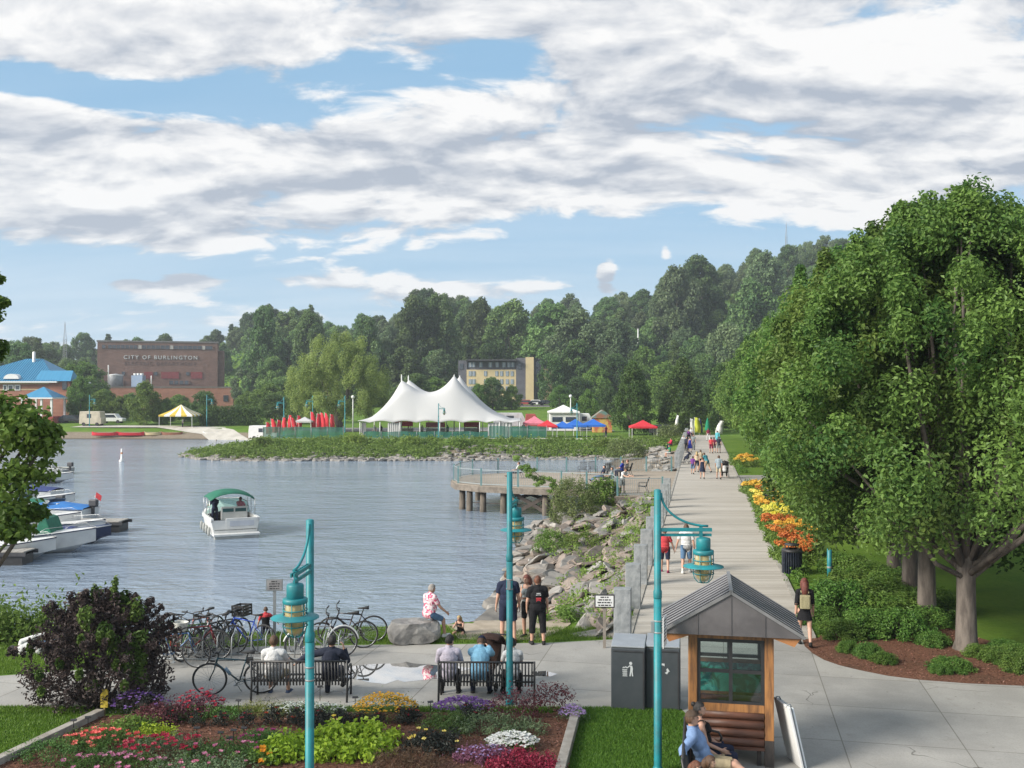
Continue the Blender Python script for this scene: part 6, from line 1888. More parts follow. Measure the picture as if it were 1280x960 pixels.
seated_far(646, 595, 73.5, 75, 'man in a white shirt reclining in a chair at the round end of the deck', [('trousers', NAVY, TROUSERS, .02), ('white_shirt', WHT_C, TEE, .02), ('shoes', SHOE_BR, SHOES, .01)], 'brown', ((86, 6, 36), (86, 6, 40)), -18)
seated_far(752, 590, 70.0, 95, 'person in jeans stretched out in a chair on the deck', [('trousers', DENIM, TROUSERS, .02), ('navy_top', NAVY, TEE, .02), ('shoes', SHOE_D, SHOES, .01)], 'black', ((84, 6, 30), (84, 6, 30)), -22)
seated_far(762, 590, 68.3, 85, 'person in black with crossed legs in a deck chair', [('trousers', BLK, TROUSERS, .02), ('grey_top', GREYC, TEE, .02), ('shoes', SHOE_BR, SHOES, .01)], 'brown', ((84, 6, 40), (92, 6, 50)), -20)
seated_far(777, 580, 75, 60, 'person in a blue shirt seated by the back railing of the deck', [('trousers', NAVY, TROUSERS, .02), ('blue_shirt', ROYAL, TEE, .02), ('shoes', SHOE_D, SHOES, .01)])
seated_far(783, 580, 75.6, 70, 'bare armed person seated beside the blue shirt on the deck', [('trousers', BLK, TROUSERS, .02), ('tan_top', CREAM, TANK, .02), ('shoes', SHOE_D, SHOES, .01)], 'red')
p = AT(778, 612, 62.2); person('person in a white shirt and grey shorts leaning on the corner railing', (p.x, 62.2, 0), -140, 1.74, None, 22, 0, STAND, ((50, 10, 30, 10), (50, 10, 30, 10)), (0, 6), [('shorts', GREYC, SHORTS, .02), ('white_shirt', WHT_C, TEE, .022), ('shoes', SHOE_D, SHOES, .01)], 'brown', vox=.022)
seated_far(837, 562, 103, 100, 'person in a green shirt sitting on the rocks beyond the deck', [('shorts', WHT_C, SHORTS, .02), ('green_shirt', GREENC, TEE, .02), ('shoes', SHOE_D, SHOES, .01)], 'brown', SIT, 0, -.3)
seated_far(839, 551, 118, 100, 'person in a bright red top sitting on the bank by the grey bush', [('trousers', NAVY, TROUSERS, .02), ('red_top', cloth('bright_red', (.6, .03, .09)), LONG, .03), ('shoes', SHOE_D, SHOES, .01)], 'brown', SIT, 0, -.25)

# ---------------------------------------------------------------- stroller and wheelchair
def stroller(label, loc, rz, hood=BLK, name='stroller', s=1.0):
    root = thing(name, label, 'stroller', loc, rz); root.scale = (s,) * 3
    mb = MB()
    for sx in (-.24, .24): mb.tube([(sx, -.42, 1.02), (sx, -.15, .6), (sx, .34, .14)], .014, 6); mb.tube([(sx, .12, .5), (sx, -.28, .13)], .012, 6)
    mb.tube([(-.24, -.42, 1.02), (.24, -.42, 1.02)], .016, 6); mb.build('frame', DARKMET, root)
    for sx in (-.26, .26):
        for y, r in ((.34, .10), (-.28, .13)):
            mb = MB(); mb.tube([(sx, y + r * .8 * math.cos(2 * PI * k / 18), r + r * .8 * math.sin(2 * PI * k / 18)) for k in range(18)], .022, 6, closed=True); mb.lathe([(.03, -.02), (.03, .02)], (sx, y, r), 8); mb.build('wheel', RUBBER, root)
    mb = MB(); mb.add([(-.2, -.2, .98), (.2, -.2, .98), (.2, -.08, .48), (-.2, -.08, .48), (.2, .25, .45), (-.2, .25, .45), (.2, .3, .3), (-.2, .3, .3), (-.22, .2, .62), (.22, .2, .62)], [(0, 1, 2, 3), (3, 2, 4, 5), (5, 4, 6, 7), (0, 3, 5, 8), (1, 9, 4, 2)]); mb.build('seat', hood, root)
    mb = MB(); n = 8; vs = []
    for i in range(n + 1):
        a = R(170 - 120 * i / n)
        for x in (-.25, -.2, -.1, 0, .1, .2, .25):
            k = math.sqrt(max(0, 1 - (x / .26) ** 2)) * .25 + .75
            vs.append((x, -.05 + .30 * math.cos(a) * k, .78 + .34 * math.sin(a) * k))
    mb.add(vs, [(i * 7 + j, i * 7 + j + 1, (i + 1) * 7 + j + 1, (i + 1) * 7 + j) for i in range(n) for j in range(6)], 0, True); o = mb.build('hood', hood, root)
    o.modifiers.new('t', 'SOLIDIFY').thickness = .012
    return root


stroller('dark brown stroller with its hood up in front of the three people on the bench', (X(613, 21.5), 21.45, 0), R(160), cloth('hood_brown', (.05, .03, .025)))
stroller('navy stroller pushed along the boardwalk by the walking family', G(859, 580), R(60), NAVY)
stroller('black wheeled chair rolling along the flower side of the boardwalk', G(906, 597.5), R(-12), BLK, 'wheelchair', 1.15)
p = G(906, 598); person('person in a white shirt riding in the black wheeled chair', (p.x, p.y + .1, 0), -12, 1.66, .58, 0, 0, SIT, REST, (0, 0), [('trousers', BLK, TROUSERS, .02), ('white_shirt', WHT_C, TEE, .022)], 'black', vox=.022)

# ---------------------------------------------------------------- round deck over the water
PILE = mat('pile_wood', (.15, .125, .10), (.08, .07, .058), 3, .9, bump=.5, stretch=(3, 3, .6))
RAILM = mat('rail_teal_grey', (.10, .22, .235), (.14, .25, .26), 3, .5)
BAL = mat('baluster_grey', (.30, .34, .35), (.26, .3, .31), 3, .5, .2)
deck = thing('round_deck', 'round ended timber deck on piles over the water, with railings and seats', 'deck', (4, 72, 0))
D0 = Vector((4, 72, 0))
out = [(bl(60.6) - .1, 60.6), (bl(80) - .1, 80.2), (6.7, 79.8), (2, 79.3), (-1.2, 78.3), (-3.2, 76.8), (-4.1, 74.8), (-4.35, 71.6), (-3.9, 69.2), (-2.2, 67.4), (0.4, 66.2), (3.2, 65.2), (6.35, 63.6), (6.35, 60.6)]
P2 = np.array(out); ylo, yhi = 60.6, 80.2; qs = []; y = ylo
def xspan(y):
    xs = []
    for (x0, y0), (x1, y1) in zip(out, out[1:] + out[:1]):
        if (y0 > y) != (y1 > y): xs.append(x0 + (y - y0) * (x1 - x0) / (y1 - y0))
    return (min(xs), max(xs)) if len(xs) > 1 else None
while y < yhi - .25:
    a = xspan(y + .001); b = xspan(y + .235)
    if a and b: qs.append([(a[0] - D0.x, y - D0.y, .035), (a[1] - D0.x, y - D0.y, .035), (b[1] - D0.x, y + .235 - D0.y, .035), (b[0] - D0.x, y + .235 - D0.y, .035)])
    y += .25
planks('deck_boards', qs, .06, deck, plank_mat((.80, .73, .66)))
mb = MB()
for (x0, y0), (x1, y1) in zip(out[1:], out[2:] + out[:1]):
    mb.bar((x0 - D0.x, y0 - D0.y, -.19), (x1 - D0.x, y1 - D0.y, -.19), .16, .40)
mb.build('fascia', mat('deck_fascia', (.21, .18, .15), (.13, .11, .09), 3, .85, bump=.3), deck)
piles = [(-3.5, 69.6), (-2.95, 68.6), (-2.0, 68.0), (-.6, 67.2), (0.1, 66.9), (2.2, 66.0), (2.9, 65.9), (-2.6, 75.5), (-.5, 76.8), (2.5, 77.4), (0.2, 73.5), (3.5, 73.5), (6, 76), (6.2, 70), (7, 66.2), (8.7, 66.2), (7, 61.2), (9, 61.2)]
for x, y in piles:
    mb = MB(); mb.tube([(x - D0.x, y - D0.y, -3.2), (x - D0.x + .03, y - D0.y, -.3)], [.24, .21], 12); mb.build('pile', PILE, deck)
mb = MB()
dk = mat('dark_timber', (.075, .06, .05), (.05, .04, .035), 3, .9, bump=.4)
for a, b in (((.2, 66.8, -1.75), (2.4, 66.0, -.45)), ((.2, 66.85, -.45), (2.5, 65.95, -1.75)), ((-.5, 73, -1.7), (3.2, 73, -.5)), ((-.5, 72.9, -.5), (3.2, 72.9, -1.7))):
    mb.bar(Vector(a) - D0, Vector(b) - D0, .14, .24)
mb.bar(Vector((-3.2, 68.8, -1.2)) - D0, Vector((2.6, 66.0, -1.2)) - D0, .05, .05)
mb.build('cross_brace', dk, deck)
mb = MB(); mb.box((bl(61) - 1.9, 61.0, -1.0), (3.2, .5, 1.6)); tag(mb.build('stone_abutment', GRAN), 'grey stone block carrying the near corner of the round deck', 'abutment')


def railing(label, pts, end_posts=True, h=1.08, skip=0, gap=.13, big=False):
    c = Vector((*pts[0], .03)); root = thing('railing', label, 'railing', c)
    mbp = MB(); mb = MB()
    for (x0, y0), (x1, y1) in zip(pts, pts[1:]):
        a = Vector((x0, y0, .03)) - c; b = Vector((x1, y1, .03)) - c; L = (b - a).length; n = max(1, round(L / 2.4))
        for z in (h, .12): mb.bar(a + Vector((0, 0, z)), b + Vector((0, 0, z)), .05, .045)
        k = int(L / gap)
        for i in range(1, k): mb.bar(a.lerp(b, i / k) + Vector((0, 0, .12)), a.lerp(b, i / k) + Vector((0, 0, h)), .018, .018)
        for i in range(n):
            if skip and i == 0 and (x0, y0) == pts[0]: continue
            p = MB(); q = a.lerp(b, i / n); p.box(q + Vector((0, 0, h / 2 + .06)), (.11, .11, h + .12)); p.build('post', RAILM, root)
    p = MB(); p.box(Vector((*pts[-1], .03)) - c + Vector((0, 0, h / 2 + .06)), (.11, .11, h + .12)); p.build('post', RAILM, root)
    mb.build('balusters', BAL, root)
    return root


ins = lambda L, k=.0: L
railing('grey railing across the near corner of the deck by a granite post', [(6.45, 60.75), (bl(60.7) - .55, 60.75)])
railing('railing along the curved water side of the deck, nearest to the round willow', [(6.45, 60.75), (6.45, 63.7), (3.25, 65.35), (.4, 66.35), (-2.1, 67.55)], skip=1)
railing('railing round the outer end of the deck over the open water', [(-2.1, 67.55), (-3.75, 69.3), (-4.18, 71.6), (-3.9, 74.7), (-3.05, 76.65), (-1.1, 78.15), (2, 79.1)], skip=1)
railing('railing along the back of the deck toward the breakwater', [(2, 79.1), (6.7, 79.6), (bl(79.6) - .5, 80)], skip=1)
mb = MB()
for x, y in ((6.45, 60.75), (3.25, 67.85)): mb.box((x - 6.45, y - 60.75 + .25, .62), (.22, .22, 1.24))
o = None
def deck_chair(label, loc, rz, group='metal chairs on the deck'):
    root = thing('metal_chair', label, 'chair', loc, rz, group)
    mb = MB()
    for k in range(8): x = -.26 + .52 * k / 7; mb.tube([(x, -.2, .40), (x, -.4, .98)], .014, 5)
    mb.tube([(-.27, -.4, .98), (.27, -.4, .98)], .018, 6); mb.build('backrest', DARKMET, root)
    mb = MB()
    for k in range(8): x = -.26 + .52 * k / 7; mb.tube([(x, -.2, .40), (x, .28, .44)], .014, 5)
    mb.build('seat', DARKMET, root)
    for sx in (-.28, .28):
        mb = MB(); mb.tube([(sx, -.35, 0), (sx, -.2, .42), (sx, .26, .43), (sx, .28, 0)], .017, 6); mb.tube([(sx, -.3, .66), (sx, .25, .66), (sx, .26, .43)], .017, 6); mb.build('leg', DARKMET, root)
    return root


dc = deck_chair('dark metal chair on the deck behind the near corner railing', (AT(803, 612, 62.8).x, 62.6, .035), R(75), None)
for px, Y, rz, lab in ((648, 73.5, 75, 'dark metal chair holding the man at the round end of the deck'), (754, 70, 95, 'dark metal chair under the person in jeans'), (764, 68.3, 85, 'dark metal chair under the person in black'), (778, 75, 60, 'dark metal chair by the back railing under the blue shirt'), (784, 75.6, 70, 'dark metal chair beside the blue shirted sitter'),
                       (728, 76.5, 160, 'empty metal chair at the back railing of the deck'), (741, 76.8, 190, 'second empty metal chair at the back railing'), (818, 83, 10, 'empty bench chair facing the boardwalk beyond the deck')):
    dup(dc, (AT(px, 600, Y).x, Y - .05, .035), R(rz), lab)
mb = MB(); mb.box((0, 0, 0), (.6, .5, .7))
root = thing('litter_bin', 'small black bin at the back of the deck before the breakwater', 'litter bin', (AT(765, 565, 100).x, 104, ground_at(AT(765, 565, 104).x, 104)))
mb = MB(); mb.lathe([(.3, 0), (.34, .9)], n=14); mb.build('body', BLACK, root); mb = MB(); mb.lathe([(.37, .9), (.37, .97), (.1, 1.05)], n=14); mb.build('lid', BLACK, root)

# ---------------------------------------------------------------- boats
BOATW = mat('boat_white', (.66, .66, .64), (.58, .58, .57), 1.5, .3); BOATN = mat('boat_navy', (.015, .025, .07), (.02, .035, .09), 1.5, .3); BOATG = mat('boat_dull', (.36, .37, .35), (.28, .29, .28), 2, .5)
CANG = mat('canvas_green', (.006, .105, .062), (.010, .14, .082), 3, .75); CANB = mat('canvas_blue', (.02, .13, .38), (.025, .16, .44), 3, .75); CANN = mat('canvas_navy', (.02, .035, .13), (.03, .05, .18), 3, .75)


def hull(mb, L, B, zs, bow=.35, st=.9, n=12, mi=0, band=None):
    V = []; Wd = []
    for i in range(n + 1):
        t = i / n; k = 1 if t < .4 else 1 - ((t - .4) / .6) ** 2.3
        hb = max(.02, B / 2 * (st + (1 - st) * min(1, t / .35)) * k); s = zs + bow * t * t; ch = .06 + .55 * zs * t ** 3; ke = -.3 + (zs + bow + .1) * max(0, (t - .62) / .38) ** 2.2 * .9
        y = (t - .5) * L + max(0, t - .8) * .1 * L
        V += [(-hb, y, s), (-hb * .985, y, s - .14), (-hb * .86, y, ch), (0, y, min(ke, ch)), (hb * .86, y, ch), (hb * .985, y, s - .14), (hb, y, s)]
        Wd.append((hb, y, s))
    m = 7
    fs = [(i * m + j, (i + 1) * m + j, (i + 1) * m + j + 1, i * m + j + 1) for i in range(n) for j in range(m - 1)] + [tuple(range(m))]
    mb.add(V, fs, mi, False)
    return Wd


def deckfill(mb, Wd, i0, i1, dz=.0, mi=0, inset=1.0, camber=.06):
    V = []
    for hb, y, s in Wd[i0:i1 + 1]: V += [(-hb * inset, y, s + dz), (0, y, s + dz + camber), (hb * inset, y, s + dz)]
    mb.add(V, [(i * 3 + j, i * 3 + j + 1, (i + 1) * 3 + j + 1, (i + 1) * 3 + j) for i in range(i1 - i0) for j in range(2)], mi, False)


def runabout(label, loc, rz, L=5.6, B=2.1, hullm=BOATW, cover=None, wind=True, motor=False, flag=None, group=None, zs=.62):
    root = thing('motorboat', label, 'boat', loc, rz, group)
    mb = MB(); Wd = hull(mb, L, B, zs); deckfill(mb, Wd, 6, 12); hu = mb.build('hull', hullm, root)
    mb = MB()
    for s in (-1, 1): mb.tube([(s * hb * 1.01, y, z - .02) for hb, y, z in Wd], .03, 6)
    mb.build('rub_rail', BOATW if hullm != BOATW else BOATN, hu)
    mb = MB(); V = []
    for hb, y, s in Wd[:7]: V += [(-hb * .86, y, s - .33), (hb * .86, y, s - .33)]
    mb.add(V, [(i * 2, i * 2 + 1, i * 2 + 3, i * 2 + 2) for i in range(6)]); 
    for s in (-1, 1):
        V = []
        for hb, y, z in Wd[:7]: V += [(s * hb, y, z), (s * hb * .86, y, z), (s * hb * .86, y, z - .33)]
        mb.add(V, [(i * 3 + j, i * 3 + j + 1, i * 3 + j + 4, i * 3 + j + 3) for i in range(6) for j in range(2)])
    mb.build('cockpit', BOATG, root)
    for x in (-.45, .45):
        mb = MB(); mb.box((x, -.12 * L, zs - .15), (.5, .5, .3)); mb.box((x, -.12 * L - .25, zs + .1), (.5, .1, .5)); mb.build('seat', BOATW, root, .03)
    if wind:
        mb = MB(); k = Wd[6]; hb, y, s = k
        a = [(-hb * .9, y - .3, s), (-hb * .55, y + .25, s + .03), (hb * .55, y + .25, s + .03), (hb * .9, y - .3, s)]; b = [(x * .88, yy - .3, z + .42) for x, yy, z in a]
        mb.add(a + b, [(i, i + 1, 5 + i, 4 + i) for i in range(3)]); w = mb.build('windshield', mat('tinted_screen', (.10, .13, .15), (.14, .17, .19), 1, .1, spec=.8), root); w.modifiers.new('t', 'SOLIDIFY').thickness = .012
        mb = MB(); mb.tube(b, .014, 5); mb.build('frame', GALV, w)
    if cover:
        mb = MB(); V = []
        rows = Wd[0:9]
        for i, (hb, y, s) in enumerate(rows):
            h = .34 * math.sin(PI * (.12 + .8 * i / 8)) + .03 * math.sin(i * 2)
            V += [(-hb * 1.02, y, s - .06), (-hb * .8, y, s + h * .55), (-.1, y, s + h), (.1, y, s + h), (hb * .8, y, s + h * .55), (hb * 1.02, y, s - .06)]
        mb.add(V, [(i * 6 + j, i * 6 + j + 1, (i + 1) * 6 + j + 1, (i + 1) * 6 + j) for i in range(8) for j in range(5)], 0, True); mb.build('boat_cover', cover, root)
    if motor:
        mo = MB(); mo.box((0, -L / 2 - .2, zs + .35), (.34, .55, .42)); mo.box((0, -L / 2 - .16, zs - .1), (.14, .22, .6)); mo.build('outboard_motor', DARKMET, root, .05)
    if flag:
        mb = MB(); mb.tube([(.4, -L / 2 + .1, zs), (.5, -L / 2 - .1, zs + 1.0)], .012, 5); fl = mb.build('flag_staff', GALV, root)
        mb = MB(); mb.add([(.5, -L / 2 - .1, zs + 1.0), (.55, -L / 2 - .45, zs + .75), (.52, -L / 2 - .4, zs + .4), (.46, -L / 2 - .04, zs + .65)], [(0, 1, 2, 3)]); f = mb.build('flag', flag, fl); f.modifiers.new('t', 'SOLIDIFY').thickness = .01
    mb = MB()
    for s in (-1, 1): mb.tube([(s * hb * .86, y, z + (.0 if i in (0, 5) else .28)) for i, (hb, y, z) in enumerate(Wd[7:13])], .012, 5)
    mb.build('bow_rail', GALV, root)
    return root


def BW(px, py, dz=0): q = G(px, py, WATER); return Vector((q.x, q.y, WATER + dz))


# cabin cruiser under way
cr = thing('cabin_cruiser', 'white cabin cruiser with a green canopy motoring away across the water', 'boat', BW(283, 663), R(25))
mb = MB(); Wd = hull(mb, 6.4, 2.75, 1.0, .35, .96); deckfill(mb, Wd, 5, 12, 0, 0, 1, .22); hu = mb.build('hull', BOATW, cr)
mb = MB(); mb.box((0, -3.42, .22), (2.55, .6, .12)); mb.box((0, -3.42, .05), (2.4, .5, .24), mi=1); mb.build('swim_platform', [BOATW, BOATG], hu, .02)
mb = MB(); mb.box((.35, -3.15, .78), (1.75, .14, .62)); mb.box((.35, -3.235, .80), (1.35, .012, .3), mi=1); mb.build('transom', [BOATW, mat('boat_panel', (.5, .52, .57), (.45, .47, .52), 2, .3)], hu, .02)
mb = MB(); mb.box((0, -1.6, .45), (2.3, 3.2, .06)); mb.build('cockpit_floor', BOATG, cr)
for s in (-1, 1):
    mb = MB(); mb.box((s * 1.27, -1.5, 1.0), (.18, 3.4, .22)); mb.build('coaming', BOATW, cr, .03)
    mb = MB()
    for k in range(4): mb.ball((s * 1.33, -2.3 + k * 1.0, .30), (.09, .09, .28), 8)
    mb.build('fenders', BOATG, cr)
mb = MB(); mb.box((.3, -.9, 1.12), (1.5, .12, .75)); mb.box((-.05, -.97, 1.3), (.62, .02, .2), mi=1); mb.box((.66, -.97, 1.3), (.62, .02, .2), mi=1); mb.build('seat_back', [BOATW, mat('seat_teal', (.02, .10, .11), None, 2, .5)], cr, .02)
mb = MB(); a = [(-1.3, -.4, 1.05), (-.95, 1.0, 1.25), (.95, 1.0, 1.25), (1.3, -.4, 1.05)]; b = [(-1.12, -.5, 1.75), (-.8, .55, 1.85), (.8, .55, 1.85), (1.12, -.5, 1.75)]
mb.add(a + b, [(i, i + 1, 5 + i, 4 + i) for i in range(3)]); w = mb.build('windshield', glassmat('green_screen', (.45, .65, .6)), cr); mb = MB(); mb.tube(b, .025, 6); [mb.tube([a[i], b[i]], .02, 6) for i in range(4)]; mb.build('frame', BOATW, w)
mb = MB(); V = []; n = 8
for j in range(7):
    y = -2.15 + 2.5 * j / 6
    for i in range(n + 1):
        x = -1.28 + 2.56 * i / n; V.append((x, y, 2.02 + .42 * (1 - (x / 1.28) ** 2) ** .8 + .10 * math.sin(PI * j / 6) - (.05 if j == 0 else 0)))
mb.add(V, [(j * (n + 1) + i, j * (n + 1) + i + 1, (j + 1) * (n + 1) + i + 1, (j + 1) * (n + 1) + i) for j in range(6) for i in range(n)], 0, True); cp = mb.build('canopy', CANG, cr); cp.modifiers.new('t', 'SOLIDIFY').thickness = .03
mb = MB()
for s in (-1, 1):
    for y in (-2.1, -.9, .2): mb.tube([(s * 1.27, y, 1.05), (s * 1.26, y - .05, 2.05)], .02, 6)
mb.build('canopy_pole', GALV, cr)
mb = MB()
for s in (-1, 1): mb.tube([(s * hb * .9, y, z + .38) for hb, y, z in Wd[6:13]], .018, 5)
mb.build('bow_rail', GALV, cr)
c0 = cr.location; mr = Matrix.Rotation(R(25), 3, 'Z')
for (x, y, lab, wr, hr) in ((-.75, -.55, 'person in dark clothes standing at the helm of the cabin cruiser', NAVY, 'black'), (.72, -.5, 'person in a pink shirt seated in the cabin cruiser', PINKC, 'brown')):
    q = c0 + mr @ Vector((x, y, .48))
    person(lab, q, 17 + (20 if x < 0 else -30), 1.72, None if x < 0 else .75, 0, 0, STAND if x < 0 else SIT, REST if x > 0 else ((40, 10, 40, 10),) * 2, (0, 0), [('trousers', NAVY, TROUSERS, .02), ('shirt', wr, TEE, .022)], hr, vox=.024)

DKT = mat('dock_boards', (.36, .34, .31), (.25, .235, .21), 2, .85, stretch=(8, 1, 1))
def dock(label, a, b, w):
    a = Vector((a[0], a[1], 0)); b = Vector((b[0], b[1], 0)); root = thing('floating_dock', label, 'dock', (a.x, a.y, WATER), math.atan2(b.y - a.y, b.x - a.x)); L = (b - a).length
    mb = MB(); k = int(L / .3)
    for i in range(k): mb.box((i * .3 + .15, 0, .62), (.285, w, .06))
    mb.build('boards', DKT, root)
    mb = MB(); mb.box((L / 2, -w / 2, .52), (L, .06, .18)); mb.box((L / 2, w / 2, .52), (L, .06, .18)); mb.build('frame', DARKMET, root)
    for i in range(max(2, int(L / 4))):
        mb = MB(); mb.box((L - 1.1 - i * 4, 0, .18), (1.8, w * .9, .55)); mb.build('float', BLACK, root)
    return root


dock('grey floating dock with boats moored on both sides', (-46, 58.6), (AT(159, 655, 58.6).x, 58.6), 1.5)
runabout('white motorboat with its bow toward open water, green cover behind the windshield', BW(38, 690), R(-84), 6.2, 2.3, BOATW, None, True, False, None, None, .85)
mb = MB(); q = BW(52, 690); root = thing('folded_canopy', 'green folded canopy standing on the white motorboat', 'canopy', q + Vector((.35, .2, .9)))
mb.slab([(-.5, 0), (.45, 0), (.1, .85), (-.2, .95)], -.7, .7); mb.build('canvas', CANG, root, .05)
runabout('navy hulled boat with a dark blue cover next to the white motorboat', BW(66, 681) + Vector((0, .4, 0)), R(-80), 5.4, 2.1, BOATN, CANN, True, False)
runabout('long low white boat lying between the dock and the navy boat', BW(62, 671) + Vector((0, .2, 0)), R(-87), 5.8, 2.1, BOATW, None, False, False)
runabout('white boat with a bright blue cover and raised outboard beyond the dock', BW(62, 646), R(82), 5.8, 2.3, BOATW, CANB, True, True, REDC)
runabout('white boat with a green cover partly hidden by branches', BW(20, 640), R(84), 6.0, 2.3, BOATW, CANG, True, True)
runabout('white boat moored farthest out beyond the branches', BW(42, 604), R(-80), 6.5, 2.4, BOATW, None, True, False)
runabout('dull white boat with raised motor behind the outermost boat', BW(52, 592), R(80), 6.0, 2.3, BOATG, None, True, True)
runabout('white cabin boat moored tight between the dock and the branches', BW(30, 668), R(-84), 6.0, 2.2, BOATW, None, True, False, None, None, .9)
runabout('white open boat behind the blue covered one', BW(40, 634), R(-82), 5.6, 2.1, BOATW, None, True, True)
runabout('white boat with a navy cover moored behind the green covered one', BW(28, 622), R(84), 5.8, 2.2, BOATW, CANN, True, False)
runabout('big white inflatable boat at the edge beside the white motorboat', BW(-8, 700), R(-80), 5.5, 2.4, BOATW, None, False, False, None, None, .7)
dock('small dock in front of the big white inflatable boat', (-44, 47.6), (AT(40, 690, 47.4).x, 47.4), 1.2)
dock('far floating dock behind the moored boats', (-62, 88), (AT(74, 600, 90).x, 90), 1.5)
root = thing('channel_buoy', 'small white marker buoy floating in the channel', 'buoy', BW(152, 577))
mb = MB(); mb.lathe([(.28, -.2), (.3, .15), (.12, .3), (.09, 1.5), (.02, 1.55)], n=12); mb.build('body', WHITE, root); mb = MB(); mb.lathe([(.1, .9), (.105, .91), (.105, 1.1), (.1, 1.11)], n=12); mb.build('band', ORANGE := mat('orange_paint', (.6, .2, .03), None, 3, .5), root)

# ---------------------------------------------------------------- far park: buildings
def gz_(x, y): return ground_at(x, y)
def brickmat(name, a, b, mort, sc=1.0):
    m, t, bb = newmat(name); co = t.coord(); mp = t.node('ShaderNodeMapping'); t.put(mp.inputs[0], co); mp.inputs['Rotation'].default_value = (R(90), 0, 0)
    br_ = t.node('ShaderNodeTexBrick'); t.put(br_.inputs['Vector'], mp.outputs[0]); br_.inputs['Scale'].default_value = sc; br_.inputs['Color1'].default_value = (*a, 1); br_.inputs['Color2'].default_value = (*b, 1); br_.inputs['Mortar'].default_value = (*mort, 1)
    br_.inputs['Mortar Size'].default_value = .03; br_.inputs['Brick Width'].default_value = 1.2; br_.inputs['Row Height'].default_value = .4
    n = t.noise(co, .25, 6, .65); c = t.mix(t.smooth(n, .4, .7, 0, .45), br_.outputs[0], tuple(x * .55 for x in a))
    t.put(bb.inputs['Base Color'], c); bb.inputs['Roughness'].default_value = .9
    return m


BRK = brickmat('brown_brick', (.20, .115, .09), (.245, .145, .115), (.17, .12, .10)); BRK2 = brickmat('red_brick', (.30, .125, .085), (.36, .16, .11), (.26, .15, .11)); CREAMW = mat('cream_wall', (.55, .44, .26), (.5, .4, .24), .5, .8); CHARW = mat('charcoal_wall', (.085, .085, .105), (.11, .11, .13), .6, .8)
BLUER = mat('blue_roof', (.035, .20, .36), (.045, .235, .41), .4, .45, stretch=(6, .2, .2)); REDW = mat('red_wall', (.33, .06, .05), (.28, .05, .045), .6, .8)


def text(s, h, m, parent, loc, depth=.1, name='lettering'):
    cu = bpy.data.curves.new('t', 'FONT'); cu.body = s; cu.size = h * 1.4; cu.align_x = 'CENTER'; cu.extrude = depth; cu.space_character = 1.35; cu.offset = .02
    o = bpy.data.objects.new('t', cu); COL.objects.link(o); dg = bpy.context.evaluated_depsgraph_get(); me = bpy.data.meshes.new_from_object(o.evaluated_get(dg)); bpy.data.objects.remove(o)
    me.materials.clear(); me.materials.append(m); q = bpy.data.objects.new(name, me); COL.objects.link(q); q.parent = parent; q.location = loc; q.rotation_euler = (R(90), 0, 0)
    return q


def PXM(Y): return Y / F       # metres per pixel at a depth


Y = 330; s = PXM(Y); zt = AT(200, 428, Y).z; x0, x1 = AT(127, 430, Y).x, AT(269, 430, Y).x
mo = thing('power_station', 'tall brown brick power station with white lettering across its front', 'building', ((x0 + x1) / 2, Y, 2), R(15)); W = x1 - x0; hh = zt - 2
mb = MB(); mb.box((0, 11, hh / 2), (W, 22, hh)); mb.build('wall', BRK, mo)
mb = MB(); mb.box((0, 11, hh + .25), (W + .5, 22.4, .5)); mb.build('roof', mat('roof_grey', (.2, .19, .18), None, 2, .9), mo)
mb = MB(); mb.box((W / 2 + 1.0, 9, hh / 2 - 1.2), (2.0, 12, hh - 2.4)); mb.build('wing', BRK, mo)
for a, b in ((132, 136.5), (139, 174), (178.5, 211.5), (216, 250), (254, 263)):
    xa = AT(a, 434, Y).x - mo.location.x; xb = AT(b, 434, Y).x - mo.location.x; z = AT(0, 434, Y).z - 2
    mb = MB(); mb.box(((xa + xb) / 2, -.05, z), (xb - xa, .3, 1.15)); f = mb.build('window', DARKGLASS, mo)
    mb = MB(); k = max(1, int((xb - xa) / 1.3))
    for i in range(k + 1): mb.box((xa + (xb - xa) * i / k, -.22, z), (.14, .06, 1.15))
    mb.build('frame', BRK, f)
for a in (176.3, 213.7, 252): mb = MB(); mb.box((AT(a, 434, Y).x - mo.location.x, -.06, AT(0, 434, Y).z - 2), (1.0, .3, 1.25)); mb.build('pier', mat('pale_concrete', (.5, .48, .45), None, 2, .9), mo)
for a in (157, 195, 233): mb = MB(); mb.box((AT(a, 467, Y).x - mo.location.x, -.05, AT(0, 467, Y).z - 2), (1.0, .3, 1.1)); mb.build('window', DARKGLASS, mo)
for a, b in ((183, 193), (203, 224), (238, 252)): mb = MB(); xa, xb = AT(a, 0, Y).x - mo.location.x, AT(b, 0, Y).x - mo.location.x; mb.box(((xa + xb) / 2, -.05, AT(0, 469, Y).z - 2), (xb - xa, .25, 2.2)); mb.build('red_panel', mat('faded_red', (.26, .045, .05), (.2, .05, .05), 1, .8), mo)
for a, b in ((140, 159), (212, 236)): 
    xa, xb = AT(a, 0, Y).x - mo.location.x, AT(b, 0, Y).x - mo.location.x
    mb = MB(); mb.box(((xa + xb) / 2, -.05, AT(0, 478, Y).z - 2), (xb - xa, .25, 1.2)); f = mb.build('window', DARKGLASS, mo)
    mb = MB(); [mb.box((xa + (xb - xa) * i / 4, -.2, AT(0, 478, Y).z - 2), (.3, .1, 1.3)) for i in range(5)]; mb.build('frame', BRK, f)
text('CITY OF BURLINGTON', 1.25, mat('letter_white', (.62, .62, .62), None, 3, .6), mo, (AT(202.5, 0, Y).x - mo.location.x, -.14, AT(0, 449, Y).z - 2))
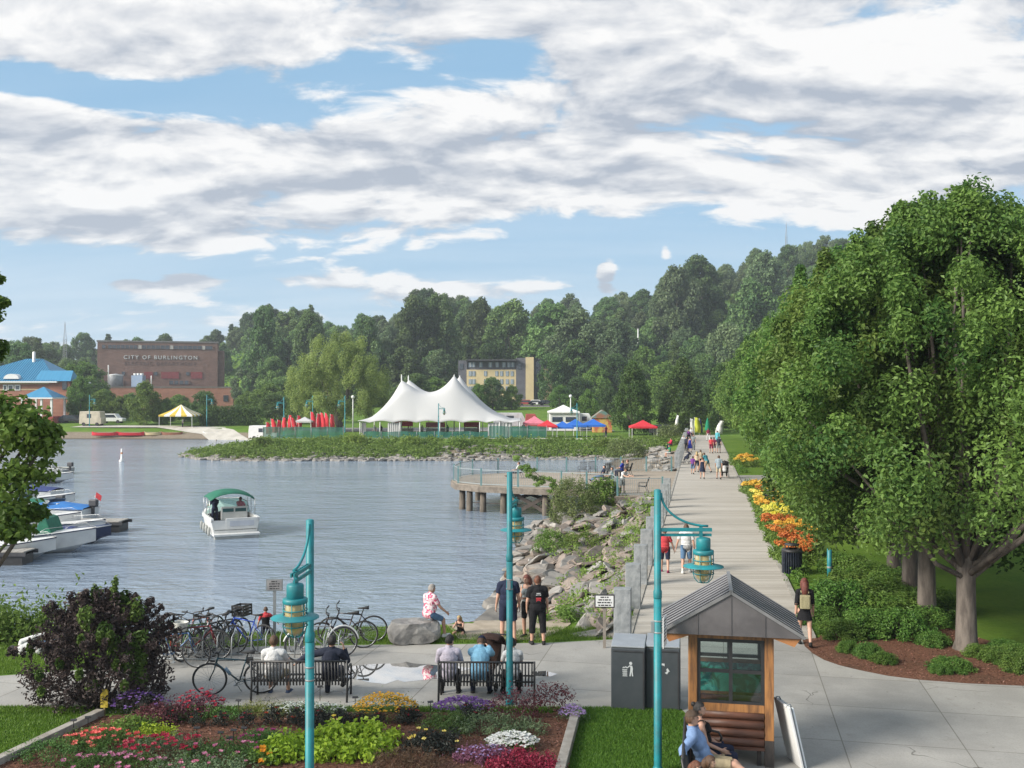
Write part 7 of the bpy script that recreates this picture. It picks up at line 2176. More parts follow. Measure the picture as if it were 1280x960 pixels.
text('ELECTRIC DEPARTMENT', 1.15, mat('letter_ghost', (.13, .085, .075), (.16, .1, .09), 3, .9), mo, (AT(202, 0, Y).x - mo.location.x, -.03, AT(0, 456.5, Y).z - 2), .05)
Y = 316; x0, x1 = AT(112, 0, Y).x, AT(290, 0, Y).x; zt = AT(0, 484.5, Y).z
lo = thing('brick_annex', 'low red brick annex standing in front of the tall power station', 'building', ((x0 + x1) / 2, Y, 1), R(9)); W = x1 - x0; hh = zt - 1
mb = MB(); mb.box((0, 6, hh / 2), (W, 12, hh)); mb.build('wall', BRK2, lo); mb = MB(); mb.box((0, 6, hh + .15), (W + .3, 12.3, .3)); mb.build('roof', mat('roof_grey', (.2, .19, .18)), lo)
for a, z in ((281, 498),): mb = MB(); mb.box((AT(a, 0, Y).x - lo.location.x, -.05, AT(0, z, Y).z - 1), (1.5, .25, 2.0)); mb.build('window', DARKGLASS, lo)
root = thing('storage_tank', 'grey round tank on the annex beside the power station', 'tank', (AT(129, 0, 312).x, 323, AT(0, 483, 323).z)); mb = MB(); mb.lathe([(2.3, 0), (2.3, 3.6), (2.2, 3.8), (.2, 4.2)], n=20); mb.build('body', mat('tank_grey', (.28, .29, .31), (.22, .23, .25), 1, .5), root); mb = MB(); mb.lathe([(2.35, 3.5), (2.42, 3.55), (2.42, 3.75), (2.35, 3.8)], n=20, cap=False); mb.build('rim', WHITE, root)
root = thing('plant_machine', 'pale blue cooling machine on the roof of the annex', 'machine', (AT(172, 0, 322).x, 324, AT(0, 484, 324).z)); mb = MB(); mb.box((0, 0, 1.9), (3.6, 3, 3.8)); mb.build('body', mat('machine_blue', (.25, .34, .48), (.3, .38, .5), 1, .5), root); mb = MB(); [mb.lathe([(.5, 3.8), (.55, 4.5)], (x, 0, 0), 10) for x in (-1.1, 0, 1.1)]; mb.build('fans', WHITE, root)
for a in (142, 195): root = thing('vent_pipe', 'thin pale vent pipe rising from the annex roof' if a == 142 else 'shorter pale vent pipe on the annex roof beside the blue machine', 'pipe', (AT(a, 0, 322).x, 319, AT(0, 484, 319).z)); mb = MB(); mb.lathe([(.18, 0), (.18, 7.0 if a == 142 else 3.6), (.02, 7.2 if a == 142 else 3.8)], n=8); mb.build('pipe', WHITE, root)

# boathouse with a blue roof
Y = 200; s = PXM(Y); gx0 = AT(-62, 0, Y).x; gx1 = AT(76, 0, Y).x; ze = AT(0, 477, Y).z; zr = AT(0, 447, Y).z; cx = (gx0 + gx1) / 2
bh = thing('boathouse', 'red brick boathouse with a bright blue hipped roof at the shore', 'building', (cx, Y, .2)); w = (gx1 - gx0) / 2; ze -= .2; zr -= .2
mb = MB(); mb.box((0, 7, ze / 2), (2 * w - .8, 14, ze)); mb.build('wall', BRK2, bh)
mb = MB(); mb.box((0, 7, ze - 1.6), (2 * w - .7, 14.1, .25)); mb.box((0, 7, ze - .35), (2 * w - .7, 14.1, .3), mi=0); mb.build('band', CREAMW, bh)
mb = MB(); r0 = AT(14, 0, Y).x - cx; r1 = AT(35, 0, Y).x - cx
mb.add([(-w, -1, ze), (w, -1, ze), (w, 15, ze), (-w, 15, ze), (r0, 7, zr), (r1, 7, zr)], [(0, 1, 5, 4), (1, 2, 5), (2, 3, 4, 5), (3, 0, 4), (3, 2, 1, 0)])
rf = mb.build('roof', BLUER, bh)
mb = MB(); mb.box((0, -1.02, ze - .08), (2 * w, .16, .28)); mb.box((w, 7, ze - .08), (.16, 16, .28)); mb.build('fascia', WHITE, rf)
mb = MB(); k = 46
for i in range(k):
    x = -w + 2 * w * (i + .5) / k; 
    f = 1 - max((r0 - x) / (r0 + w) if x < r0 else 0, (x - r1) / (w - r1) if x > r1 else 0)
    mb.bar((x, -1, ze + .04), (x, -1 + 8 * f, ze + (zr - ze) * f + .04), .07, .08)
mb.build('rib', mat('seam_blue', (.025, .15, .28), None, 2, .5), rf)
mb = MB(); xc = AT(18, 0, Y).x - cx; mb.lathe([(1.6, 0), (1.6, .02)], n=4); mb = MB()
mb.slab([(xc + 1.55 * math.cos(PI * k / 12), ze + .55 + 1.0 * math.sin(PI * k / 12)) for k in range(13)], -.6, 1.8); mb.build('dormer', WHITE, rf)
for a in (9, 16, 24.5): 
    mb = MB(); xa = AT(a, 0, Y).x - cx; mb.box((xa, -.06, AT(0, 484.5, Y).z - .2), (1.15 if a > 9 else .8, .16, 1.15)); f = mb.build('window', WHITE, bh); mb = MB(); mb.box((xa, -.16, AT(0, 484.5, Y).z - .2), (.75 if a > 9 else .45, .04, .75)); mb.build('pane', DARKGLASS, f)
wx = AT(70, 0, Y).x - cx; mb = MB(); mb.box((wx + 1.1, 1.5, ze / 2 + .2), (4.2, 3.4, ze + .4)); mb.build('wing', BRK2, bh)
zg = AT(0, 463, Y).z - .2; mb = MB(); mb.add([(wx - 3.5, -.8, ze + .1), (wx + 3.6, -.8, ze + .1), (wx + 3.6, 4, ze + .1), (wx - 3.5, 4, ze + .1), (wx - 3.5, 1.6, zg), (wx + 3.1, 1.6, zg)], [(0, 1, 5, 4), (2, 3, 4, 5), (1, 2, 5), (3, 0, 4), (3, 2, 1, 0)]); wr = mb.build('roof', BLUER, bh)
mb = MB(); mb.box((wx + 2.2, -.28, AT(0, 482, Y).z - .2), (.9, .16, 1.6)); mb.build('window', DARKGLASS, bh)
px_ = thing('shore_pavilion', 'small open pavilion with a blue pyramid roof in front of the boathouse', 'pavilion', (AT(60, 0, 194).x, 193, .1)); z0 = AT(0, 497.5, 193).z; z1 = AT(0, 484, 193).z
mb = MB(); q = 3.2; mb.add([(-q, -q, z0), (q, -q, z0), (q, q, z0), (-q, q, z0), (0, 0, z1)], [(0, 1, 4), (1, 2, 4), (2, 3, 4), (3, 0, 4), (3, 2, 1, 0)]); rr = mb.build('roof', BLUER, px_); mb = MB(); mb.box((0, -q, z0 - .12), (2 * q, .14, .26)); mb.box((q, 0, z0 - .12), (.14, 2 * q, .26)); mb.build('fascia', WHITE, rr)
for x, y in ((-2.8, -2.8), (2.8, -2.8), (2.8, 2.8), (-2.8, 2.8), (0.9, -2.8)): mb = MB(); mb.box((x, y, z0 / 2), (.35, .35, z0)); mb.build('post', WHITE, px_)
mb = MB(); mb.box((0, 0, .9), (6.6, 6.4, 1.8)); mb.build('wall', REDW, px_)
root = thing('white_chimney', 'white chimney pipe above the blue boathouse roof', 'chimney', (AT(44.5, 0, 206).x, 206, 8)); mb = MB(); mb.lathe([(.3, 0), (.3, AT(0, 440, 206).z - 8), (.1, AT(0, 440, 206).z - 7.9)], n=10); mb.build('pipe', WHITE, root)

# apartment block
Y = 262; ap = thing('apartment_block', 'cream and charcoal apartment block at the foot of the wooded hill', 'building', (AT(630, 0, Y).x, Y, 3.6)); ax = ap.location.x; X_ = lambda px: AT(px, 0, Y).x - ax; Z_ = lambda py: AT(0, py, Y).z - 3.6
def seg_(nm, a, b, t, y0, m, dep=12): mb = MB(); mb.box(((X_(a) + X_(b)) / 2, y0 + dep / 2, Z_(t) / 2), (X_(b) - X_(a), dep, Z_(t))); return mb.build(nm, m, ap)
seg_('corner_wall', 573, 584, 450.5, 0, CHARW); seg_('upper_wall', 584, 645, 451.5, .4, CHARW, 11.5); seg_('cream_wall', 583.5, 645, 462, -.15, CREAMW, 11); seg_('stair_wall', 645, 657, 447.5, -.3, CHARW); seg_('tower', 657, 667, 446.5, -.6, CREAMW, 9); seg_('far_wall', 667, 690, 450, .3, CHARW); seg_('cream_bay', 679, 690, 461, .1, CREAMW, 5)
mb = MB(); mb.box((X_(615), 5, Z_(450.3)), (X_(646) - X_(582), 14, .4)); mb.box((X_(678), 6, Z_(449)), (X_(690) - X_(667), 12, .35)); mb.build('roof', mat('dark_roof', (.05, .05, .055), None, 2, .9), ap)
for row, yy in ((456, .3), (467, -.2), (477, -.2), (486, -.2)):
    for a in ((588, 592, 601, 613, 621.5, 630, 636, 641) if row == 456 else (588, 592.5, 607, 621, 627, 634, 640)):
        mb = MB(); mb.box((X_(a), yy, Z_(row)), (.78 if row != 456 else .9, .12, 1.3)); f = mb.build('window', mat('pane_blue', (.16, .20, .26), (.22, .27, .33), .4, .12, spec=.8), ap)
        mb = MB(); mb.box((X_(a), yy - .08, Z_(row)), (.07, .04, 1.3)); mb.build('frame', WHITE, f)
for a, row in ((577, 458), (649, 458), (672, 455), (672, 465), (672, 476), (684, 467)): mb = MB(); mb.box((X_(a), -.35 if a == 649 else -.05 if a < 600 else .25 if a < 680 else .05, Z_(row)), (.9, .14, 1.5)); mb.build('window', DARKGLASS, ap)

# ---------------------------------------------------------------- big white tent
TENTM = None
m, t, b = newmat('tent_fabric'); b.inputs['Base Color'].default_value = (.62, .62, .625, 1); b.inputs['Roughness'].default_value = .8; tr = t.node('ShaderNodeBsdfTranslucent'); tr.inputs[0].default_value = (.6, .59, .58, 1); mx = t.node('ShaderNodeMixShader'); mx.inputs[0].default_value = .25; t.l.new(b.outputs[0], mx.inputs[1]); t.l.new(tr.outputs[0], mx.inputs[2]); t.l.new(mx.outputs[0], t.n['Material Output'].inputs[0]); TENTM = m
Y = 142; tx0 = AT(448, 0, Y).x; tx1 = AT(652, 0, Y).x; tc = (tx0 + tx1) / 2; te = thing('festival_tent', 'large white festival tent rising to four pointed peaks', 'tent', (tc, Y, 0)); hw = (tx1 - tx0) / 2; dep = 15
pk = [(AT(502.5, 0, Y + 4).x - tc, 4), (AT(568, 0, Y + 4).x - tc, 4), (AT(511, 0, Y + 11).x - tc, 11), (AT(575, 0, Y + 11).x - tc, 11)]
zp = AT(0, 471.5, Y + 4).z; ze = 2.15; n1, n2 = 100, 66
gx_, gy_ = np.meshgrid(np.linspace(-hw, hw, n1 + 1), np.linspace(0, dep, n2 + 1)); S_ = np.ones_like(gx_)
for x, y in pk: S_ *= 1 - np.exp(-np.hypot(gx_ - x, gy_ - y) / 3.3)
S_ = 1 - S_
ed = np.minimum(np.minimum((gx_ + hw) / 7.5, (hw - gx_) / 7.5), np.minimum(gy_ / 2.6, (dep - gy_) / 2.6)); ed = np.clip(ed, 0, 1); ed = 1 - (1 - ed) ** 1.5
sc_ = .28 * np.abs(np.sin(gx_ / hw * PI * 3.5)) * (1 - ed) ** 2
ZZ = ze + (zp - ze) * S_ * ed + sc_ + .35 * ed
idx = np.arange((n1 + 1) * (n2 + 1)).reshape(n2 + 1, n1 + 1); FQ2 = np.stack([idx[:-1, :-1], idx[:-1, 1:], idx[1:, 1:], idx[1:, :-1]], -1).reshape(-1, 4)
o = np_mesh('roof', np.stack([gx_.ravel(), gy_.ravel(), ZZ.ravel()], 1), FQ2, TENTM, te, None, None, True); o.modifiers.new('t', 'SOLIDIFY').thickness = .03
for x, y in pk: mb = MB(); mb.lathe([(.09, 0), (.09, zp + .15), (.02, zp + .45)], (x, y, 0), 8); mb.build('mast', WHITE, te)
for i in range(9):
    x = -hw + .3 + (2 * hw - .6) * i / 8
    for y in (.15, dep - .15): mb = MB(); mb.lathe([(.06, 0), (.06, ze + .1)], (x, y, 0), 6); mb.build('pole', WHITE, te)
for a, b_ in ((452, 458), (485, 502), (610, 640)):
    mb = MB(); xa, xb = AT(a, 0, Y).x - tc, AT(b_, 0, Y).x - tc; k = 14
    V = []
    for i in range(k + 1): xx = xa + (xb - xa) * i / k; V += [(xx, .35 + .06 * (-1) ** i, .1), (xx, .35 + .06 * (-1) ** i, ze)]
    mb.add(V, [(2 * i, 2 * i + 2, 2 * i + 3, 2 * i + 1) for i in range(k)]); o = mb.build('side_curtain', TENTM, te); o.modifiers.new('t', 'SOLIDIFY').thickness = .02
def counter(px, Yc, w, h, m, label, z=0):
    root = thing('serving_counter', label, 'counter', (AT(px, 0, Yc).x, Yc, z)); mb = MB(); mb.box((0, 0, .5), (w, .7, 1.0)); mb.build('body', mat('counter_white', (.5, .5, .5), None, 2, .7), root); mb = MB(); mb.box((0, -.37, h), (w, .03, .75)); mb.build('banner', m, root); mb = MB(); mb.box((0, 0, 1.02), (w + .1, .8, .05)); mb.build('top', WHITE, root)
    for x in (-w / 2 + .05, w / 2 - .05): mb = MB(); mb.box((x, -.34, (h + .35) / 2), (.05, .05, h + .35)); mb.build('post', WHITE, root)


REDB = mat('red_fabric', (.55, .02, .035), (.5, .018, .03), 2, .8); PINKB = mat('pink_fabric', (.62, .18, .24), None, 2, .8); BLUEB = mat('blue_fabric', (.01, .10, .42), (.012, .12, .48), 2, .8)
counter(505, 150, 2.9, 1.75, REDB, 'red bannered counter under the festival tent'); counter(545, 150, 2.9, 1.6, PINKB, 'pink bannered counter under the festival tent'); counter(590, 151, 2.4, 1.6, REDB, 'second red counter deeper under the tent'); counter(628, 148, 1.8, 1.5, BLUEB, 'blue counter at the end of the tent')
for px in (475, 478, 484, 520, 532, 560, 583, 600): 
    pass
k = 0
for px, Yq, c, lab in ((469, 146, GREYC, 'grey clothed person under the near end of the tent'), (477, 147, BLK, 'black clothed person under the tent by the curtain'), (528, 147, WHT_C, 'white clothed person standing between the tent counters'), (560, 147, GREENC, 'green clothed person under the tent by the pink counter'), (598, 148, MAROON, 'maroon clothed person deeper under the tent'), (230, 181, WHT_C, 'white clothed person under the yellow striped canopy'), (342 - 70, 170, CREAM, 'person in cream standing on the pale shore path'), (757, 143, MAROON, 'person in dark red standing near the colourful hut')):
    person(lab, (AT(px, 0, Yq).x, Yq, gz_(AT(px, 0, Yq).x, Yq)), rnd.uniform(0, 360), 1.72, wear=[('trousers', NAVY, TROUSERS, .02), ('shirt', c, TEE, .022)], vox=.03)
# green mesh fence
gm, t, b = newmat('mesh_green'); b.inputs['Base Color'].default_value = (.018, .13, .095, 1); b.inputs['Roughness'].default_value = .8; tr = t.node('ShaderNodeBsdfTransparent'); mx = t.node('ShaderNodeMixShader'); mx.inputs[0].default_value = .22; t.l.new(b.outputs[0], mx.inputs[1]); t.l.new(tr.outputs[0], mx.inputs[2]); t.l.new(mx.outputs[0], t.n['Material Output'].inputs[0])
def mesh_fence(label, a, b, Y0, Y1, h):
    p0 = AT(a, 0, Y0); p1 = AT(b, 0, Y1); root = thing('mesh_fence', label, 'fence', (p0.x, Y0, .0)); d = Vector((p1.x - p0.x, Y1 - Y0, 0)); n = max(2, int(d.length / 2.2)); V = []
    mb = MB(); k = n * 4
    for i in range(k + 1): q = d * (i / k); w = .05 * math.sin(i * 1.7); V += [(q.x, q.y + w, .04), (q.x, q.y + w * 1.4, h + .05 * math.sin(i * .9))]
    mb.add(V, [(2 * i, 2 * i + 2, 2 * i + 3, 2 * i + 1) for i in range(k)]); mb.build('mesh_panel', gm, root)
    for i in range(n + 1): mb = MB(); q = d * (i / n); mb.lathe([(.03, 0), (.03, h + .1)], q, 6); mb.build('post', GREYMET, root)


mesh_fence('green mesh fence in front of the red banners', 330, 430, 139.5, 139.5, 1.6); mesh_fence('green mesh fence along the near side of the festival tent', 455, 610, 139.8, 139.8, .95); mesh_fence('green mesh fence at the pink canopy end of the tent', 611, 683, 139.6, 139.8, 1.7)


def canopy(label, px, Yc, w, m, h=2.1, rise=1.0, m2=None, name='popup_canopy', cat='canopy'):
    x = AT(px, 0, Yc).x; root = thing(name, label, cat, (x, Yc, gz_(x, Yc))); q = w / 2; mb = MB(); n = 6; V = [(0, 0, h + rise)]; fs = []; mis = []
    ring = []
    for s in range(4):
        for i in range(n):
            u = i / n * 2 - 1; ring.append(((u, -1), (1, u), (-u, 1), (-1, -u))[s])
    for fr in (.5, 1):
        for a, b in ring: V.append((a * q * fr, b * q * fr, h + rise * (1 - fr) ** 1.15 * .92))
    V += [(a * q, b * q, h - .25) for a, b in ring]; N = 4 * n
    for i in range(N):
        j = (i + 1) % N; mi = (i // 1) % 2 if m2 else 0
        mb.add([V[0], V[1 + i], V[1 + j]], [(0, 1, 2)], mi); mb.add([V[1 + i], V[1 + N + i], V[1 + N + j], V[1 + j]], [(0, 1, 2, 3)], mi); mb.add([V[1 + N + i], V[1 + 2 * N + i], V[1 + 2 * N + j], V[1 + N + j]], [(0, 1, 2, 3)], mi)
    o = mb.build('canopy_roof', [m, m2 or m], root); o.modifiers.new('t', 'SOLIDIFY').thickness = .02
    for a, b in ((-1, -1), (1, -1), (1, 1), (-1, 1)): mb = MB(); mb.box((a * q * .96, b * q * .96, h / 2), (.06, .06, h)); mb.build('leg', WHITE, root)
    return root


canopy('pink pop-up canopy at the end of the white tent', 668, 147, 3.4, PINKB, 2.0); canopy('red pop-up canopy next to the pink one', 684, 143.5, 2.8, REDB, 1.7, .8); canopy('blue pop-up canopy nearest to the red one', 703, 144, 3.1, BLUEB, 1.5, .8); canopy('middle pop-up canopy of the three blue ones', 719, 145, 3.2, BLUEB, 1.7, .9); canopy('blue pop-up canopy nearest to the colourful hut', 741, 146, 3.6, BLUEB, 1.7, .9); canopy('red pop-up canopy standing alone in front of the round trees', 803, 143, 3.7, REDB, 1.6, .9)
canopy('yellow and white striped canopy at the far shore', 228, 183, 6.2, mat('yellow_fabric', (.62, .45, .06), None, 2, .8), 2.2, 1.9, WHITE, 'striped_canopy'); canopy('white pavilion tent with windows behind the blue canopies', 704, 166, 5.2, WHITE, 3.2, 1.1, None, 'pavilion_tent', 'tent')
x = AT(704, 0, 166).x; root = thing('tent_walls', 'white walls with two dark windows under the white pavilion', 'tent wall', (x, 166, gz_(x, 166))); mb = MB(); mb.box((0, 0, 1.45), (4.6, 4.4, 2.9)); w_ = mb.build('wall', WHITE, root)
for a in (-1.1, 1.1): mb = MB(); mb.box((a, -2.22, 1.9), (1.7, .06, .8)); mb.build('window', DARKGLASS, root)
canopy('white canopy among the red banners', 382, 150, 2.4, TENTM, 2.2, .6, None, 'popup_canopy'); 


def van(label, px, Yc, L, h, m, win=True, name='parked_van', rz=0, cat='van', hood=True):
    x = AT(px, 0, Yc).x; root = thing(name, label, cat, (x, Yc, gz_(x, Yc)), rz); w = 1.9 if h < 2.2 else 2.3; mb = MB()
    q = L / 2; prof = [(-q, .35), (q, .35), (q, h * .52), (q - (.9 if hood else .1), h * .58), (q - (1.5 if hood else .25), h), (-q + (.1 if h > 1.7 else .9), h), (-q, h * .6)]
    mb.slab(prof, -w / 2, w / 2); mb.build('body', m, root, .06)
    for s in (-1, 1):
        mb = MB(); mb.slab([(-q + .5, h * .6), (q - 1.2, h * .6), (q - 1.65, h * .92), (-q + .75, h * .92)] if h < 2.2 else [(-q * .3, h * .55), (q * .1, h * .55), (q * .1, h * .82), (-q * .3, h * .82)], s * w / 2 - .01, s * w / 2 + .015); mb.build('window', DARKGLASS, root)
        for y in (-q * .6, q * .62): mb = MB(); mb.tube([(y, s * (w / 2 - .15), .33), (y, s * (w / 2 + .02), .33)], .33, 14); mb.build('wheel', RUBBER, root)
    return root


van('cream box trailer at the far shore beside the teal lamp', 118, 186, 4.1, 2.7, mat('cream_paint', (.55, .49, .38), None, 1, .5), name='box_trailer', cat='trailer', hood=False); van('white pickup parked behind the cream trailer', 142, 192, 4.8, 1.8, WHITE, name='parked_car', cat='car'); van('dark car parked by the boathouse pavilion', 92, 193, 4.5, 1.5, DARKMET, name='parked_car', cat='car'); van('white camper van beside the white pavilion', 731, 168, 4.2, 2.8, WHITE); van('long white food truck behind the end of the tent', 640, 175, 6.5, 2.7, mat('truck_white', (.55, .55, .56), (.45, .44, .44), 2, .5), name='food_truck', cat='truck'); van('red sided food truck beside the long white one', 668, 172, 3.2, 2.6, REDW, name='food_truck', cat='truck'); van('white van standing behind the red banners', 332, 160, 4.6, 2.3, WHITE)
for i, (px, c, lab) in enumerate(((659, REDW, 'dark red car parked on the raised ground below the apartment tower'), (671, WHITE, 'white car parked below the apartment tower'), (683, DARKMET, 'dark car parked below the charcoal wing'), (697, GREYMET, 'grey car parked past the apartment block'))): van(lab, px, 250, 4.4, 1.5, c, name='parked_car', cat='car')
van('dark parked car between the red canopy and the flags', 829, 150, 4.6, 1.6, DARKMET, name='parked_car', cat='car')
x = AT(752, 0, 160).x; root = thing('colourful_hut', 'small colourful painted hut with a green gable roof', 'hut', (x, 160, gz_(x, 160))); mb = MB(); mb.box((0, 0, 1.2), (3, 2.6, 2.4)); mb.build('wall', mat('painted_wall', (.55, .38, .10), (.45, .12, .06), 1.4, .7, detail=1), root); mb = MB(); mb.slab([(-1.8, 2.3), (1.8, 2.3), (0, 3.6)], -1.5, 1.5); mb.build('roof', mat('hut_roof', (.10, .22, .2), (.3, .12, .07), .8, .7), root)
# red banners
def feather(label, px, Yc, h, m, group=None, w=.55, name='feather_flag', lean=0):
    x = AT(px, 0, Yc).x; root = thing(name, label, 'flag', (x, Yc, gz_(x, Yc)), R(rnd.uniform(-30, 30)), group); mb = MB(); mb.tube([(0, 0, 0), (lean * .3, 0, h * .6), (lean, 0, h)], .025, 5); mb.build('pole', WHITE, root)
    mb = MB(); V = []
    for i in range(9): u = i / 8; z = h * (.28 + .7 * u); ww = w * (1 - .5 * u ** 3); xx = lean * u * u; V += [(xx + .02, .05 * math.sin(i), z), (xx + ww, .08 * math.sin(i * 1.3 + 1), z - .06)]
    mb.add(V, [(2 * i, 2 * i + 1, 2 * i + 3, 2 * i + 2) for i in range(8)], 0, True); o = mb.build('cloth', m, root); o.modifiers.new('t', 'SOLIDIFY').thickness = .015
    return root


for px, hh in ((336, 2.6), (343, 3.0), (349, 2.7), (355, 2.9), (362, 3.2), (368, 2.8), (374, 3.0), (392, 3.6), (398, 3.4), (404, 3.5), (409, 3.4), (415, 3.2)): feather('bright red banner in the cluster behind the green mesh fence', px - 2, rnd.uniform(147, 152), hh, REDB, 'red banners behind the fence', .8, lean=rnd.uniform(-.3, .3))
feather('yellow green tall flag at the end of the boardwalk', 867, 140, 3.0, mat('lime_fabric', (.55, .6, .05), None, 2, .8), None, 1.0); feather('white tall flag beside the yellow green one', 862, 141, 2.8, WHITE, None, .8); feather('navy tall flag beside the yellow green one', 873, 141, 2.8, NAVY, None, .5); feather('white slanting flag among the trees at the boardwalk end', 893, 138, 2.6, WHITE, None, 1.0, lean=.7); feather('slim white flag by the parked dark car', 842, 146, 3.2, WHITE, None, .5, lean=.4)
root = thing('folded_umbrella', 'closed green parasol at the end of the boardwalk', 'parasol', (AT(873, 0, 143).x + 1.2, 143, 0)); mb = MB(); mb.lathe([(.05, 0), (.05, 2.7)], n=8); mb.build('pole', WHITE, root); mb = MB(); mb.lathe([(.42, 1.0), (.4, 1.2), (.25, 2.1), (.05, 2.8)], n=10); mb.build('canopy', GREENC, root)
# lamps of the park
lamp2 = None
for px, py, Yc, rz, lab in ((548.5, 546, 138.5, 0, 'teal lamp in front of the white tent'), (114, 537, 184, 0, 'teal lamp beside the cream trailer'), (260, 537, 183, 0, 'teal lamp by the striped canopy'), (356, 535, 150, 180, 'teal lamp among the red banners'), (392, 533, 158, 180, 'teal lamp behind the white canopy and banners'), (409, 533, 160, 180, 'teal lamp near the willow trunk'), (432, 533, 158, 180, 'teal lamp between the willow and the tent'), (721, 541, 140, 180, 'teal lamp in front of the blue canopies')):
    x = AT(px, 0, Yc).x; sc = 1.05 if Yc < 150 else 1.25; dup(lamp, (x, Yc, gz_(x, Yc)), R(rz), lab, None, sc)
for px, y0, Yc, lab in ((442, 497, 160, 'white light pole beside the tent'), (610, 497, 170, 'white light pole in front of the apartment block') if False else (713, 496, 175, 'white light pole above the white pavilion'), (797, 412, 300, 'tall thin white flagpole before the wooded hill'), (783, 424, 300, 'thin grey mast beside the tall flagpole')):
    x = AT(px, 0, Yc).x; z = gz_(x, Yc); root = thing('light_pole' if Yc < 200 else 'flagpole', lab, 'pole', (x, Yc, z)); hh = AT(0, y0, Yc).z - z; mb = MB(); mb.lathe([(.12 if Yc < 200 else .22, 0), (.07 if Yc < 200 else .15, hh)], n=8); mb.build('pole', WHITE, root); mb = MB(); mb.ball((0, 0, hh + .1), .3 if Yc < 200 else .2, 8); mb.build('finial', WHITE, root)
def mast(label, px, y0, Yc, w):
    x = AT(px, 0, Yc).x; z = gz_(x, Yc) + 6; hh = AT(0, y0, Yc).z - z; root = thing('radio_mast', label, 'mast', (x, Yc, z)); mb = MB()
    for k in range(3): a = 2 * PI * k / 3; mb.tube([(w * math.cos(a), w * math.sin(a), -6), (w * .5 * math.cos(a), w * .5 * math.sin(a), hh * .75), (0, 0, hh)], [.09, .07, .05], 4)
    n = 24
    for i in range(n):
        for k in range(3): a = 2 * PI * k / 3; b = 2 * PI * (k + 1) / 3; z0 = hh * .75 * i / n; z1 = hh * .75 * (i + 1) / n; mb.tube([(w * .8 * math.cos(a), w * .8 * math.sin(a), z0), (w * .8 * math.cos(b), w * .8 * math.sin(b), z1)], .04, 4)
    mb.build('lattice', mat('mast_grey', (.30, .31, .33), None, 2, .6), root)


mast('thin lattice radio mast between the boathouse and the power station', 83, 402, 330, 1.0); mast('thin radio mast rising over the wooded hill', 982, 278, 470, .8)
# canoes and shore clutter
for i, (a, b, yy, c, lab) in enumerate(((117, 148, 546, REDB, 'red canoe lying on the far shore, nearest the boathouse'), (148, 182, 546.5, REDB, 'second red canoe on the far shore'), (182, 202, 547, CREAMW, 'tan canoe on the far shore below the striped canopy'), (203, 230, 547, mat('rust_paint', (.3, .13, .08), None, 2, .6), 'rust coloured canoe on the far shore'), (255, 274, 547.5, WHITE, 'white rowing boat on the far shore'))):
    Yc = 176.5 + i * .3; x0, x1 = AT(a, 0, Yc).x, AT(b, 0, Yc).x; root = thing('canoe', lab, 'canoe', ((x0 + x1) / 2, Yc, -1.25), R(90)); mb = MB(); L = x1 - x0; V = []
    for j in range(11):
        t = j / 10 * 2 - 1; hb = .5 * (1 - t * t) ** .7 + .02; zz = .55 + .25 * t ** 4
        V += [(-hb, t * L / 2, zz), (-hb * .8, t * L / 2, .15), (0, t * L / 2, .02 + .1 * t ** 4), (hb * .8, t * L / 2, .15), (hb, t * L / 2, zz)]
    mb.add(V, [(j * 5 + k, (j + 1) * 5 + k, (j + 1) * 5 + k + 1, j * 5 + k + 1) for j in range(10) for k in range(4)]); o = mb.build('hull', c, root); o.modifiers.new('t', 'SOLIDIFY').thickness = .05
    for t in (-.4, .3): mb = MB(); mb.box((0, t * L / 2, .5), (.8, .2, .05)); mb.build('thwart', CREAMW, root)
drape('shore_path', [(AT(95, 0, 183).x, 184), (AT(200, 0, 180).x, 183), (AT(262, 0, 176).x, 179), (AT(322, 0, 162).x, 164), (AT(334, 0, 146).x, 146)], 5, lightpath)
drape('parking_ground', [(AT(325, 0, 158).x, 166), (AT(440, 0, 158).x, 168), (AT(770, 0, 158).x, 170)], 14, asph, .07)
drape('hill_road', [(AT(630, 0, 250).x, 249), (AT(720, 0, 250).x, 249)], 7, asph, .07)
mb = MB(); x = AT(283, 0, 187).x; P, N, sz, T = cluster_leaves([((AT(a, 0, 186).x - x, rnd.uniform(-.6, .6), z), (1.2, 1.0, .9)) for a in range(258, 330, 4) for z in (.7, 1.9, 2.9)], 160, .3, .4)
hd_ = thing('clipped_hedge', 'clipped dark green hedge beside the striped canopy', 'hedge', (x, 186, gz_(x, 186))); leaves_obj('foliage', P, N, sz, T, L_LINDEN, hd_, .7)

# ---------------------------------------------------------------- trees of the park
wl = thing('willow_tree', 'broad pale green willow with a leaning dark trunk behind the red banners', 'willow', (AT(421, 0, 162).x, 164, .4)); cl = []; s = PXM(164)
for i in range(120):
    a = rnd.uniform(0, 6.28); u = rnd.random(); q = rnd.random() ** .45
    r_ = 9.0 * math.sin(PI * (.22 + .66 * u)) ** .8 * q; cl.append(((r_ * math.cos(a) , r_ * .75 * math.sin(a), 2.6 + 12.6 * u * (1 - .18 * (r_ / 9) ** 2)), (1.0, 1.0, 1.7)))
P, N, sz, T = cluster_leaves(cl, 340, .34, .25, .7, .6); leaves_obj('crown', P, N, sz, T, L_WILLOW, wl, .4)
mb = MB(); mb.tube([(.4, 0, -.4), (0, 0, 1.5), (-1.2, 0, 5), (-3.2, 0, 9.5), (-4.5, 0, 13)], [.75, .6, .5, .32, .1], 9); mb.tube([(0.2, 0, 1.2), (1.3, 0, 5), (2.2, 0, 9), (3.5, 0, 13)], [.4, .35, .25, .08], 8); mb.build('trunk', bark, wl)
